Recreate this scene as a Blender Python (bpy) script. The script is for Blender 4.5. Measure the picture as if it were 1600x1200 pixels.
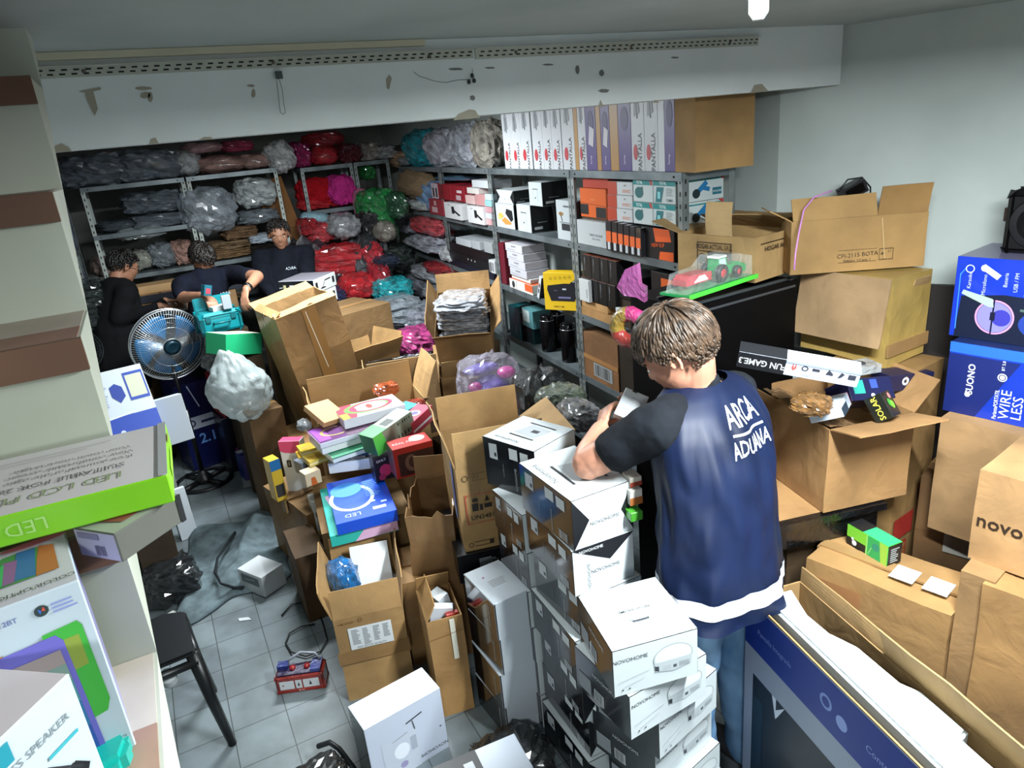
import bpy, bmesh, math, random
from mathutils import Vector, Matrix, noise
random.seed(7)
SC = bpy.context.scene
COL = SC.collection
for o in list(bpy.data.objects): bpy.data.objects.remove(o)

# ------------------------------------------------------------------ camera
F, EYE = 1109.0, 2.15
CX = Vector((0.8823828, -0.46169936, -0.09074308))     # camera right in the room
CD = Vector((-0.23186493, -0.25883896, -0.93767854))   # camera down
CF = Vector((0.40943773, 0.84843155, -0.33544694))     # camera forward
cam_data = bpy.data.cameras.new('camera'); cam = bpy.data.objects.new('camera', cam_data)
COL.objects.link(cam); SC.camera = cam
cam_data.sensor_width = 36.0; cam_data.lens = F * 36.0 / 1600.0; cam_data.clip_start = 0.02
cam.matrix_world = Matrix(((CX.x, -CD.x, -CF.x, 0), (CX.y, -CD.y, -CF.y, 0), (CX.z, -CD.z, -CF.z, EYE), (0, 0, 0, 1)))

# ------------------------------------------------------------------ light and exposure
SC.view_settings.view_transform = 'Standard'; SC.view_settings.look = 'None'
SC.view_settings.gamma = 1.0; SC.view_settings.use_curve_mapping = False
SC.view_settings.exposure = 1.95
W = bpy.data.worlds.new('room_air'); SC.world = W; W.use_nodes = True
W.node_tree.nodes['Background'].inputs[0].default_value = (0.75, 0.85, 0.92, 1)
W.node_tree.nodes['Background'].inputs[1].default_value = 0.07

def area_light(name, loc, size, size_y, power, rot=(0, 0, 0), col=(0.90, 0.97, 1.0)):
    d = bpy.data.lights.new(name, 'AREA'); d.shape = 'RECTANGLE'; d.size = size; d.size_y = size_y
    d.energy = power; d.color = col
    o = bpy.data.objects.new(name, d); COL.objects.link(o); o.location = loc; o.rotation_euler = rot
    return o
area_light('tube_light_glow', (1.28, 0.55, 2.28), 0.07, 0.8, 34)
area_light('mid_fill_light', (0.45, 2.75, 2.37), 0.10, 0.7, 2.5)  # added fill behind the beam to brighten the heap, no fitting there
area_light('stair_fill_light', (-0.5, -0.9, 2.3), 0.3, 0.5, 14)  # added fill behind the camera to lift the goods on the stairs
area_light('rear_tube_glow', (0.9, 4.2, 2.36), 0.9, 0.25, 30)

# ------------------------------------------------------------------ pixel rays into the room (1600x1200 frame)
def ray(px, py):
    return CX * (px - 800) + CD * (py - 600) + CF * F
def onz(p, z):
    d = ray(*p); t = (z - EYE) / d.z
    return Vector((0, 0, EYE)) + d * t
def ony(p, y):
    d = ray(*p); return Vector((0, 0, EYE)) + d * (y / d.y)
def dep(p, k):
    return Vector((0, 0, EYE)) + ray(*p) * (k / F)
def zat(xy, p):
    d = ray(*p); t = (xy[0] * d.x + xy[1] * d.y) / (d.x ** 2 + d.y ** 2)
    return EYE + t * d.z

def frame(loc, x, y, dims):
    """matrix of a box: origin at the centre of its base, local x right, y away, z up"""
    x = x.normalized(); z = x.cross(y).normalized(); y = z.cross(x)
    M = Matrix((x, y, z)).transposed().to_4x4()
    M.translation = loc
    return M, dims

def ubox(z, O, L, R, B=None, h=None, zoff=0):
    """upright box from the pixels of its near top corner, the corners left and right of it, and its foot"""
    o, l, r = onz(O, z), onz(L, z), onz(R, z)
    a, b = l - o, r - o
    la, lb = a.length, b.length
    ya = math.atan2(a.y, a.x) - math.pi / 2; yb = math.atan2(b.y, b.x)
    d = (yb - ya + math.pi) % (2 * math.pi) - math.pi
    yaw = ya + d / 2
    x = Vector((math.cos(yaw), math.sin(yaw), 0)); y = Vector((-x.y, x.x, 0))
    if h is None: h = z - zat(o, B)
    return frame(Vector((o.x, o.y, z - h)) + x * lb / 2 + y * la / 2, x, y, (lb, la, h))

def sbox(z, L, R, T=None, d=0.2, h=None, turn=0):
    """upright box standing on height z from the pixels of its front foot corners and the top of its left edge"""
    l, r = onz(L, z), onz(R, z)
    x = (r - l); w = x.length; x.normalize(); y = Vector((-x.y, x.x, 0))
    if h is None: h = zat(l, T) - z
    return frame((l + r) / 2 + y * d / 2, x, y, (w, d, h))

def tbox(z, L, R, d=0.2, h=0.1):
    """upright box whose front top edge lies at height z"""
    l, r = onz(L, z), onz(R, z)
    x = (r - l); w = x.length; x.normalize(); y = Vector((-x.y, x.x, 0))
    return frame((l + r) / 2 + y * d / 2 - Vector((0, 0, h)), x, y, (w, d, h))

def fit(k, O, L, R, B, g=1.12):
    """tilted box from four pixels: near top corner at camera depth k, left, right and foot corners"""
    ro, rl, rr, rb = (ray(*p) / F for p in (O, L, R, B))
    best = None
    for ga in (g, 1.3, 1.04):
        for gb in (g, 1.04, 1.3):
            for gc in (1.0, 1.1, 0.95):
                v = [k * ga, k * gb, k * gc]
                for it in range(40):
                    A, Bv, C = rl * v[0] - ro * k, rr * v[1] - ro * k, rb * v[2] - ro * k
                    f = Vector((A.dot(Bv), Bv.dot(C), C.dot(A)))
                    J = Matrix(((rl.dot(Bv), rr.dot(A), 0), (0, rr.dot(C), rb.dot(Bv)), (rl.dot(C), 0, rb.dot(A))))
                    if abs(J.determinant()) < 1e-12: break
                    s = J.inverted() @ f
                    v = [v[i] - max(-.2, min(.2, s[i])) for i in range(3)]
                if f.length < 1e-7 and v[0] > k * 0.98 and v[1] > k * 0.98 and v[2] > k * .9 and (best is None or sum(v) < sum(best)):
                    best = v[:]
    if best is None: raise ValueError('fit %s %s' % (O, L))
    o = ro * k; A, Bv, C = rl * best[0] - o, rr * best[1] - o, rb * best[2] - o
    o = o + Vector((0, 0, EYE))
    return frame(o + C + (A + Bv) / 2, Bv, A, (Bv.length, A.length, C.length))

def corner(p, k, yaw, dims, pitch=0, roll=0, c=(-1, -1, 1)):
    """box turned by yaw, pitch, roll whose corner c (near top left by default) lies at camera depth k behind pixel p"""
    R = Matrix.Rotation(math.radians(yaw), 4, 'Z') @ Matrix.Rotation(math.radians(pitch), 4, 'X') @ Matrix.Rotation(math.radians(roll), 4, 'Y')
    P = dep(p, k) if k is not None else p
    R.translation = P - R @ Vector((c[0] * dims[0] / 2, c[1] * dims[1] / 2, dims[2] * (c[2] > 0)))
    return R, dims

def between(p, kp, q, kq, w, h, tilt=0):
    """long box from the near lower left end at (pixel p, depth kp) to the right end at (q, kq)"""
    a, b = dep(p, kp), dep(q, kq); x = (b - a).normalized(); z = Vector((0, -math.sin(math.radians(tilt)), math.cos(math.radians(tilt))))
    y = z.cross(x).normalized(); z = x.cross(y)
    M = Matrix((x, y, z)).transposed().to_4x4(); M.translation = (a + b) / 2 + y * w / 2
    return M, ((b - a).length, w, h)
def proj(P):
    d = Vector(P) - Vector((0, 0, EYE)); return 800 + F * d.dot(CX) / d.dot(CF), 600 + F * d.dot(CD) / d.dot(CF), d.dot(CF)

def at(x, y, z, yaw=0, dims=(.1, .1, .1), pitch=0, roll=0):
    M = Matrix.Translation((x, y, z)) @ Matrix.Rotation(math.radians(yaw), 4, 'Z') @ Matrix.Rotation(math.radians(pitch), 4, 'X') @ Matrix.Rotation(math.radians(roll), 4, 'Y')
    return M, dims

# ------------------------------------------------------------------ materials
MATS = {}
def lin(c):
    if isinstance(c, str): c = tuple(int(c[i:i + 2], 16) / 255 for i in (0, 2, 4))
    return tuple(((v + 0.055) / 1.055) ** 2.4 if v > 0.04045 else v / 12.92 for v in c[:3]) + (1,)
def base(name, rough=0.6, metal=0.0, spec=0.5):
    m = bpy.data.materials.new(name); m.use_nodes = True
    b = m.node_tree.nodes['Principled BSDF']
    b.inputs['Roughness'].default_value = rough; b.inputs['Metallic'].default_value = metal
    b.inputs['Specular IOR Level'].default_value = spec
    return m, m.node_tree, b
def node(nt, t, **kw):
    n = nt.nodes.new(t)
    for k, v in kw.items():
        if hasattr(n, k): setattr(n, k, v)
        else: n.inputs[k.replace('_', ' ')].default_value = v
    return n
def noise_mix(nt, b, c1, c2, scale=4, detail=5, lo=.35, hi=.65, coord='Object', stretch=None):
    tc = node(nt, 'ShaderNodeTexCoord'); mp = node(nt, 'ShaderNodeMapping')
    if stretch: mp.inputs['Scale'].default_value = stretch
    nz = node(nt, 'ShaderNodeTexNoise'); nz.inputs['Scale'].default_value = scale; nz.inputs['Detail'].default_value = detail
    cr = node(nt, 'ShaderNodeValToRGB'); cr.color_ramp.elements[0].position = lo; cr.color_ramp.elements[1].position = hi
    cr.color_ramp.elements[0].color = lin(c1); cr.color_ramp.elements[1].color = lin(c2)
    nt.links.new(tc.outputs[coord], mp.inputs[0]); nt.links.new(mp.outputs[0], nz.inputs['Vector'])
    nt.links.new(nz.outputs[0], cr.inputs[0]); nt.links.new(cr.outputs[0], b.inputs['Base Color'])
    return tc, mp, nz, cr
def bump(nt, b, src, strength=.3, dist=.01):
    bp = node(nt, 'ShaderNodeBump'); bp.inputs['Strength'].default_value = strength; bp.inputs['Distance'].default_value = dist
    nt.links.new(src, bp.inputs['Height']); nt.links.new(bp.outputs[0], b.inputs['Normal'])
def paint(c, rough=.5, metal=0, spec=.5, coat=0):
    k = ('p', c, rough, metal, spec, coat)
    if k not in MATS:
        m, nt, b = base('paint_' + str(c), rough, metal, spec); b.inputs['Base Color'].default_value = lin(c)
        if coat: b.inputs['Coat Weight'].default_value = coat; b.inputs['Coat Roughness'].default_value = .08
        MATS[k] = m
    return MATS[k]
def card(c='B58A58', dark=None, rough=.75, coat=0):
    k = ('c', c, coat); v_ = [int(c[i:i + 2], 16) for i in (0, 2, 4)]; g_ = sum(v_) / 3; c = ''.join('%02X' % int(min(255, (x * .88 + g_ * .12) * 1.03)) for x in v_)
    if k not in MATS:
        m, nt, b = base('cardboard_' + c, rough, 0, .3)
        c1 = lin(c)
        d = ''.join('%02X' % int(int(c[i:i + 2], 16) * .80) for i in (0, 2, 4))
        tc, mp, nz, cr = noise_mix(nt, b, d, c, 3.5, 7, .34, .62)
        n2 = node(nt, 'ShaderNodeTexNoise'); n2.inputs['Scale'].default_value = 7; n2.inputs['Detail'].default_value = 5; n2.inputs['Distortion'].default_value = .8
        nt.links.new(tc.outputs['Object'], n2.inputs['Vector'])
        bump(nt, b, n2.outputs[0], .5, .016)
        if coat: b.inputs['Coat Weight'].default_value = coat; b.inputs['Coat Roughness'].default_value = .12
        MATS[k] = m
    return MATS[k]
def film(c, rough=.35, scale=9, dist=.03, coat=1.0, dark=.55):
    """coloured goods seen under wrinkled clear plastic"""
    k = ('f', c, rough, scale, coat)
    if k not in MATS:
        m, nt, b = base('wrapped_' + c, rough, 0, .5)
        d = ''.join('%02X' % int(int(c[i:i + 2], 16) * dark) for i in (0, 2, 4))
        tc, mp, nz, cr = noise_mix(nt, b, d, c, scale * .6, 4, .3, .6)
        n1 = node(nt, 'ShaderNodeTexNoise'); n1.inputs['Scale'].default_value = scale; n1.inputs['Detail'].default_value = 6
        n1.inputs['Distortion'].default_value = 1.6; n1.inputs['Roughness'].default_value = .55
        nt.links.new(tc.outputs['Object'], n1.inputs['Vector'])
        mt = node(nt, 'ShaderNodeMath', operation='ABSOLUTE'); ms = node(nt, 'ShaderNodeMath', operation='SUBTRACT'); ms.inputs[1].default_value = .5
        nt.links.new(n1.outputs[0], ms.inputs[0]); nt.links.new(ms.outputs[0], mt.inputs[0])
        bump(nt, b, mt.outputs[0], .9, dist)
        b.inputs['Coat Weight'].default_value = coat; b.inputs['Coat Roughness'].default_value = .12
        MATS[k] = m
    return MATS[k]
def cloth(c, scale=30, rough=.9):
    k = ('cl', c, scale)
    if k not in MATS:
        m, nt, b = base('cloth_' + c, rough, 0, .2)
        d = ''.join('%02X' % int(int(c[i:i + 2], 16) * .75) for i in (0, 2, 4))
        tc, mp, nz, cr = noise_mix(nt, b, d, c, scale, 4)
        bump(nt, b, nz.outputs[0], .4, .01)
        b.inputs['Sheen Weight'].default_value = .0
        MATS[k] = m
    return MATS[k]
def clear(c='FFFFFF', a=.25, rough=.15):
    k = ('cp', c, a)
    if k not in MATS:
        m, nt, b = base('clear_plastic_' + c, rough, 0, .5)
        b.inputs['Base Color'].default_value = lin(c); b.inputs['Alpha'].default_value = a
        tc = node(nt, 'ShaderNodeTexCoord'); n1 = node(nt, 'ShaderNodeTexNoise'); n1.inputs['Scale'].default_value = 14; n1.inputs['Detail'].default_value = 5
        n1.inputs['Distortion'].default_value = 1.2
        nt.links.new(tc.outputs['Object'], n1.inputs['Vector']); bump(nt, b, n1.outputs[0], .8, .03)
        b.inputs['Coat Weight'].default_value = 1; b.inputs['Coat Roughness'].default_value = .08
        MATS[k] = m
    return MATS[k]

def milky(c):
    k = ('milky', c)
    if k not in MATS:
        m, nt, b = base('milky_plastic', .35, 0, .5); b.inputs['Base Color'].default_value = lin(c); b.inputs['Alpha'].default_value = .62
        b.inputs['Subsurface Weight'].default_value = .3; b.inputs['Subsurface Radius'].default_value = (.05, .05, .05)
        tc = node(nt, 'ShaderNodeTexCoord'); n1 = node(nt, 'ShaderNodeTexNoise'); n1.inputs['Scale'].default_value = 4; n1.inputs['Detail'].default_value = 4; n1.inputs['Distortion'].default_value = 1.5
        nt.links.new(tc.outputs['Object'], n1.inputs['Vector']); bump(nt, b, n1.outputs[0], .6, .04); b.inputs['Coat Weight'].default_value = .5; b.inputs['Coat Roughness'].default_value = .2
        MATS[k] = m
    return MATS[k]

# ------------------------------------------------------------------ objects
def tag(o, label, cat, group=None, kind=None):
    if label: o['label'] = label
    if cat: o['category'] = cat
    if group: o['group'] = group
    if kind: o['kind'] = kind
    return o
def link(name, me, parent=None, M=None):
    o = bpy.data.objects.new(name, me); COL.objects.link(o)
    if parent is not None: o.parent = parent
    if M is not None: o.matrix_world = M if parent is None else o.matrix_world
    if M is not None and parent is not None: o.matrix_local = M
    return o
def mk(name, bm, mats, parent=None, M=None, smooth=False):
    me = bpy.data.meshes.new(name)
    bm.normal_update(); bm.to_mesh(me); bm.free()
    for m in (mats if isinstance(mats, (list, tuple)) else [mats]): me.materials.append(m)
    if smooth:
        for p in me.polygons: p.use_smooth = True
    return link(name, me, parent, M)
def empty(name, M, label, cat, group=None):
    o = bpy.data.objects.new(name, None); COL.objects.link(o); o.matrix_world = M; o.empty_display_size = .05
    return tag(o, label, cat, group)
def struct(name, bm, m, smooth=False):
    o = mk(name, bm, m, smooth=smooth); o['kind'] = 'structure'; return o

def bx(bm, x0, y0, z0, x1, y1, z1, mi=0, M=None):
    vs = [bm.verts.new((x, y, z)) for z in (z0, z1) for y in (y0, y1) for x in (x0, x1)]
    fs = []
    for idx in ((0, 2, 3, 1), (4, 5, 7, 6), (0, 1, 5, 4), (2, 6, 7, 3), (0, 4, 6, 2), (1, 3, 7, 5)):
        f = bm.faces.new([vs[i] for i in idx]); f.material_index = mi; fs.append(f)
    if M is not None:
        for v in vs: v.co = M @ v.co
    return vs, fs
def prism(bm, pts, n0, n1, mi=0, M=None, axis='y'):
    """polygon (u,v) extruded along an axis"""
    def P(u, v, n): return (u, n, v) if axis == 'y' else ((n, u, v) if axis == 'x' else (u, v, n))
    a = [bm.verts.new(P(u, v, n0)) for u, v in pts]; b = [bm.verts.new(P(u, v, n1)) for u, v in pts]
    fs = [bm.faces.new(a), bm.faces.new(b[::-1])]
    for i in range(len(pts)):
        j = (i + 1) % len(pts); fs.append(bm.faces.new((a[i], b[i], b[j], a[j])))
    for f in fs: f.material_index = mi
    if M is not None:
        for v in a + b: v.co = M @ v.co
    bmesh.ops.recalc_face_normals(bm, faces=fs)
    return a + b
def tube(bm, pts, r, seg=8, mi=0, cap=True):
    pts = [Vector(p) for p in pts]; n = len(pts)
    rs = r if isinstance(r, (list, tuple)) else [r] * n
    rings = []; up = None
    for i, p in enumerate(pts):
        t = (pts[min(i + 1, n - 1)] - pts[max(i - 1, 0)]).normalized()
        if up is None: up = t.orthogonal().normalized()
        up = (up - t * up.dot(t)).normalized(); s = t.cross(up)
        rings.append([bm.verts.new(p + (up * math.cos(2 * math.pi * k / seg) + s * math.sin(2 * math.pi * k / seg)) * rs[i]) for k in range(seg)])
    fs = []
    for i in range(n - 1):
        for k in range(seg):
            fs.append(bm.faces.new((rings[i][k], rings[i][(k + 1) % seg], rings[i + 1][(k + 1) % seg], rings[i + 1][k])))
    if cap: fs.append(bm.faces.new(rings[0][::-1])); fs.append(bm.faces.new(rings[-1]))
    for f in fs: f.material_index = mi; f.smooth = True
    return rings
def lathe(bm, prof, seg=24, mi=0, M=None, cap=True):
    rings = [[bm.verts.new((r * math.cos(2 * math.pi * k / seg), r * math.sin(2 * math.pi * k / seg), z)) for k in range(seg)] for r, z in prof]
    fs = []
    for i in range(len(rings) - 1):
        for k in range(seg):
            fs.append(bm.faces.new((rings[i][k], rings[i][(k + 1) % seg], rings[i + 1][(k + 1) % seg], rings[i + 1][k])))
    if cap: fs.append(bm.faces.new(rings[0][::-1])); fs.append(bm.faces.new(rings[-1]))
    for f in fs: f.material_index = mi; f.smooth = True
    if M is not None:
        for rg in rings:
            for v in rg: v.co = M @ v.co
    return rings

# ------------------------------------------------------------------ writing and printed marks
GLYPH = {}
def glyphs(text, bold=0.0):
    k = (text, bold)
    if k not in GLYPH:
        cu = bpy.data.curves.new('t', 'FONT'); cu.body = text; cu.align_x = 'CENTER'; cu.align_y = 'CENTER'
        cu.resolution_u = 2; cu.offset = bold; cu.space_line = .85
        o = bpy.data.objects.new('t', cu); COL.objects.link(o); bpy.context.view_layer.update()
        me = bpy.data.meshes.new_from_object(o.evaluated_get(bpy.context.evaluated_depsgraph_get()))
        vs = [v.co.copy() for v in me.vertices]; fs = [tuple(p.vertices) for p in me.polygons]
        bpy.data.objects.remove(o); bpy.data.curves.remove(cu); bpy.data.meshes.remove(me)
        w = max(v.x for v in vs) - min(v.x for v in vs)
        GLYPH[k] = (vs, fs, w)
    return GLYPH[k]

def face_axes(face, dims):
    sx, sy, sz = dims
    return {
        'front': (Vector((-sx/2, -sy/2, 0)), Vector((1, 0, 0)), Vector((0, 0, 1)), sx, sz),
        'back': (Vector((sx/2, sy/2, 0)), Vector((-1, 0, 0)), Vector((0, 0, 1)), sx, sz),
        'left': (Vector((-sx/2, sy/2, 0)), Vector((0, -1, 0)), Vector((0, 0, 1)), sy, sz),
        'right': (Vector((sx/2, -sy/2, 0)), Vector((0, 1, 0)), Vector((0, 0, 1)), sy, sz),
        'top': (Vector((-sx/2, -sy/2, sz)), Vector((1, 0, 0)), Vector((0, 1, 0)), sx, sy),
        'bottom': (Vector((-sx/2, sy/2, 0)), Vector((1, 0, 0)), Vector((0, -1, 0)), sx, sy)}[face]
def printing(parent, dims, items, name='surface_print', off=.0009, rough=.45):
    """flat ink on the faces of a box: items are (face, kind, ...); one mesh per printed face"""
    faces = list(dict.fromkeys(i[0] for i in items))
    for fc in faces:
        ink(parent, dims, [i for i in items if i[0] == fc], '%s_print' % fc, off, rough)
def ink(parent, dims, items, name, off, rough):
    bm = bmesh.new(); mats = []
    def mi(c):
        m = c if not isinstance(c, str) else paint(c, rough)
        if m not in mats: mats.append(m)
        return mats.index(m)
    lay = {}
    for it in items:
        face, kind = it[0], it[1]
        o, u, v, w, h = face_axes(face, dims)
        n = u.cross(v); lay[face] = lay.get(face, 0) + 1
        d = n * (off + .00012 * lay[face])
        P = lambda a, b: o + u * (a * w) + v * (b * h) + d
        if kind == 'r':
            a0, b0, a1, b1, c = it[2:7]
            vs = [bm.verts.new(P(*q)) for q in ((a0, b0), (a1, b0), (a1, b1), (a0, b1))]
            bm.faces.new(vs).material_index = mi(c)
        elif kind == 'p':
            vs = [bm.verts.new(P(*q)) for q in it[2]]
            f = bm.faces.new(vs); f.material_index = mi(it[3]); f.normal_update()
            if f.normal.dot(n) < 0: f.normal_flip()
        elif kind in ('e', 'ring'):
            cu, cv, r = it[2:5]; c = it[5]; r2 = it[6] if kind == 'ring' else None   # r as fraction of height (true circle)
            ax = it[7] if len(it) > 7 else 1.0
            N = 28
            out = [bm.verts.new(o + u * (cu * w + r * h * ax * math.cos(2*math.pi*k/N)) + v * (cv * h + r * h * math.sin(2*math.pi*k/N)) + d) for k in range(N)]
            if kind == 'e': bm.faces.new(out).material_index = mi(c)
            else:
                inn = [bm.verts.new(o + u * (cu * w + r2 * h * ax * math.cos(2*math.pi*k/N)) + v * (cv * h + r2 * h * math.sin(2*math.pi*k/N)) + d) for k in range(N)]
                for k in range(N): bm.faces.new((out[k], out[(k+1) % N], inn[(k+1) % N], inn[k])).material_index = mi(c)
        elif kind == 'ell':
            cu, cv, ru, rv, c = it[2:7]; N = 24
            vs = [bm.verts.new(P(cu + ru * math.cos(2*math.pi*k/N), cv + rv * math.sin(2*math.pi*k/N))) for k in range(N)]
            bm.faces.new(vs).material_index = mi(c)
        elif kind == 't':
            txt, cu, cv, size, c = it[2:7]; rot = math.radians(it[7]) if len(it) > 7 else 0; bold = it[8] if len(it) > 8 else 0
            sqz = it[9] if len(it) > 9 else 1
            gv, gf, gw = glyphs(txt, bold); s = size * h; ca, sa = math.cos(rot), math.sin(rot); m_ = mi(c)
            q = o + u * (cu * w) + v * (cv * h) + d
            vs = [bm.verts.new(q + u * ((p.x * sqz * ca - p.y * sa) * s) + v * ((p.x * sqz * sa + p.y * ca) * s)) for p in gv]
            for f in gf:
                try: bm.faces.new([vs[i] for i in f]).material_index = m_
                except ValueError: pass
        elif kind == 'bars':
            a0, b0, a1, b1, c = it[2:7]; N = it[7] if len(it) > 7 else 12; vert = it[8] if len(it) > 8 else True
            rnd = random.Random(int(a0 * 1000) + N)
            for k in range(N):
                t0 = k / N; t1 = t0 + rnd.uniform(.25, .7) / N
                if vert: q = ((a0+(a1-a0)*t0, b0), (a0+(a1-a0)*t1, b0), (a0+(a1-a0)*t1, b1), (a0+(a1-a0)*t0, b1))
                else:
                    e = a0 + (a1 - a0) * rnd.uniform(.6, 1)
                    q = ((a0, b0+(b1-b0)*t0), (e, b0+(b1-b0)*t0), (e, b0+(b1-b0)*(t0+.45/N)), (a0, b0+(b1-b0)*(t0+.45/N)))
                bm.faces.new([bm.verts.new(P(*x)) for x in q]).material_index = mi(c)
        elif kind == 'line':
            (a0, b0), (a1, b1), th, c = it[2:6]
            p0, p1 = P(a0, b0), P(a1, b1); t = (p1 - p0).normalized(); s = n.cross(t) * th * h / 2
            vs = [bm.verts.new(q) for q in (p0 - s, p1 - s, p1 + s, p0 + s)]
            bm.faces.new(vs).material_index = mi(c)
    if not mats: return None
    return mk(name, bm, mats, parent)

# ------------------------------------------------------------------ cartons and product boxes
def worn(bm, amp, seed, scale=3.0):
    off = Vector((seed * 3.1, seed * 1.7, seed * .9))
    for v in bm.verts:
        n = noise.noise_vector(v.co * scale + off)
        v.co += n * amp
def solid_box(bm, dims, cuts=0, bevel=.002, mi=None):
    sx, sy, sz = dims
    vs, fs = bx(bm, -sx/2, -sy/2, 0, sx/2, sy/2, sz)
    if mi:   # material index by face order bottom, top, front, back, left, right
        for f, m in zip(fs, mi): f.material_index = m
    if cuts: bmesh.ops.subdivide_edges(bm, edges=bm.edges[:], cuts=cuts, use_grid_fill=True)
    elif bevel: bmesh.ops.bevel(bm, geom=bm.edges[:], offset=min(bevel, min(dims) * .2), segments=1, affect='EDGES')
BLACK, WHITE = '0C0D10', 'D0D7D9'
def product(fr, label, cat='box', name='product_box', faces=None, body=WHITE, prints=(), group=None, rough=.4, coat=0, wear=0, seed=1):
    """retail box; faces maps face name to colour"""
    M, dims = fr
    order = ['bottom', 'top', 'front', 'back', 'left', 'right']
    faces = faces or {}
    cols = [faces.get(f, body) for f in order]
    uniq = list(dict.fromkeys(cols))
    bm = bmesh.new(); solid_box(bm, dims, cuts=4 if wear else 0, bevel=.0015, mi=[uniq.index(c) for c in cols])
    if wear: worn(bm, wear, seed, 4)
    o = mk(name, bm, [paint(c, rough, 0, .5, coat) if isinstance(c, str) else c for c in uniq], M=M)
    tag(o, label, cat, group)
    if prints: printing(o, dims, prints, off=.0009 + wear)
    return o
TAPE = lambda: MATS.setdefault('tape', card('A57C48', coat=.8))
def carton(fr, label, c='B58A58', prints=(), tape=('top',), group=None, wear=.004, seed=1, name='cardboard_carton', shiny=0, seam=True):
    M, dims = fr; sx, sy, sz = dims
    bm = bmesh.new(); solid_box(bm, dims, cuts=5)
    worn(bm, wear, seed, 4)
    o = mk(name, bm, card(c, coat=shiny), M=M, smooth=False)
    tag(o, label, 'carton', group)
    if tape:
        bm = bmesh.new(); t = .024; e = wear * .6 + .0012
        for k in tape:
            if k == 'top':
                bx(bm, -sx/2, -t, sz, sx/2, t, sz + e)
                bx(bm, -sx/2 - e, -t, sz - .07, -sx/2, t, sz); bx(bm, sx/2, -t, sz - .07, sx/2 + e, t, sz)
            elif k == 'topy':
                bx(bm, -t, -sy/2, sz, t, sy/2, sz + e); bx(bm, -t, -sy/2 - e, sz - .07, t, -sy/2, sz)
            elif k == 'band':
                bx(bm, -sx/2 - e, -sy/2 - e, sz * .45, sx/2 + e, -sy/2, sz * .45 + 2 * t)
            elif k == 'vert':
                bx(bm, -t, -sy/2 - e, 0, t, -sy/2, sz)
            elif k == 'low':
                bx(bm, -sx/2 - e, -sy/2 - e, sz * .12, sx/2 + e, -sy/2, sz * .12 + 2 * t)
        mk('packing_tape', bm, TAPE(), o)
    if prints: printing(o, dims, prints, off=wear * .7 + .0012, name='surface_print')
    return o
def flap(parent, w, l, hinge, xdir, up, ang, c='B58A58', bend=0, seed=1, inner=None, thick=.0045, taper=0, name='flap'):
    """sheet of board hinged along xdir at hinge; ang 0 = straight up, 90 = folded outward, -90 = closed"""
    x = xdir.normalized(); out = x.cross(up).normalized()
    a = math.radians(ang); d = up * math.cos(a) + out * math.sin(a); n = d.cross(x)
    bm = bmesh.new(); NX, NY = 6, 5; g = []
    for j in range(NY + 1):
        row = []
        for i in range(NX + 1):
            u = (i / NX - .5) * w * (1 - taper * j / NY); t = j / NY * l
            p = hinge + x * u + d * t + out * (bend * (j / NY) ** 2 * l) + n * (noise.noise(Vector((u * 6 + seed * 5, t * 6, seed))) * .012 * (j / NY))
            row.append(p)
        g.append(row)
    fr_ = [[bm.verts.new(p + n * thick / 2) for p in r] for r in g]; bk = [[bm.verts.new(p - n * thick / 2) for p in r] for r in g]
    for j in range(NY):
        for i in range(NX):
            bm.faces.new((fr_[j][i], fr_[j][i+1], fr_[j+1][i+1], fr_[j+1][i])); bm.faces.new((bk[j][i], bk[j+1][i], bk[j+1][i+1], bk[j][i+1]))
    def edge(a, b, A, B): bm.faces.new((a, b, B, A))
    for i in range(NX): edge(fr_[0][i+1], fr_[0][i], bk[0][i+1], bk[0][i]); edge(fr_[NY][i], fr_[NY][i+1], bk[NY][i], bk[NY][i+1])
    for j in range(NY): edge(fr_[j][0], fr_[j+1][0], bk[j][0], bk[j+1][0]); edge(fr_[j+1][NX], fr_[j][NX], bk[j+1][NX], bk[j][NX])
    bmesh.ops.recalc_face_normals(bm, faces=bm.faces[:])
    return mk(name, bm, card(c), parent)
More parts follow.
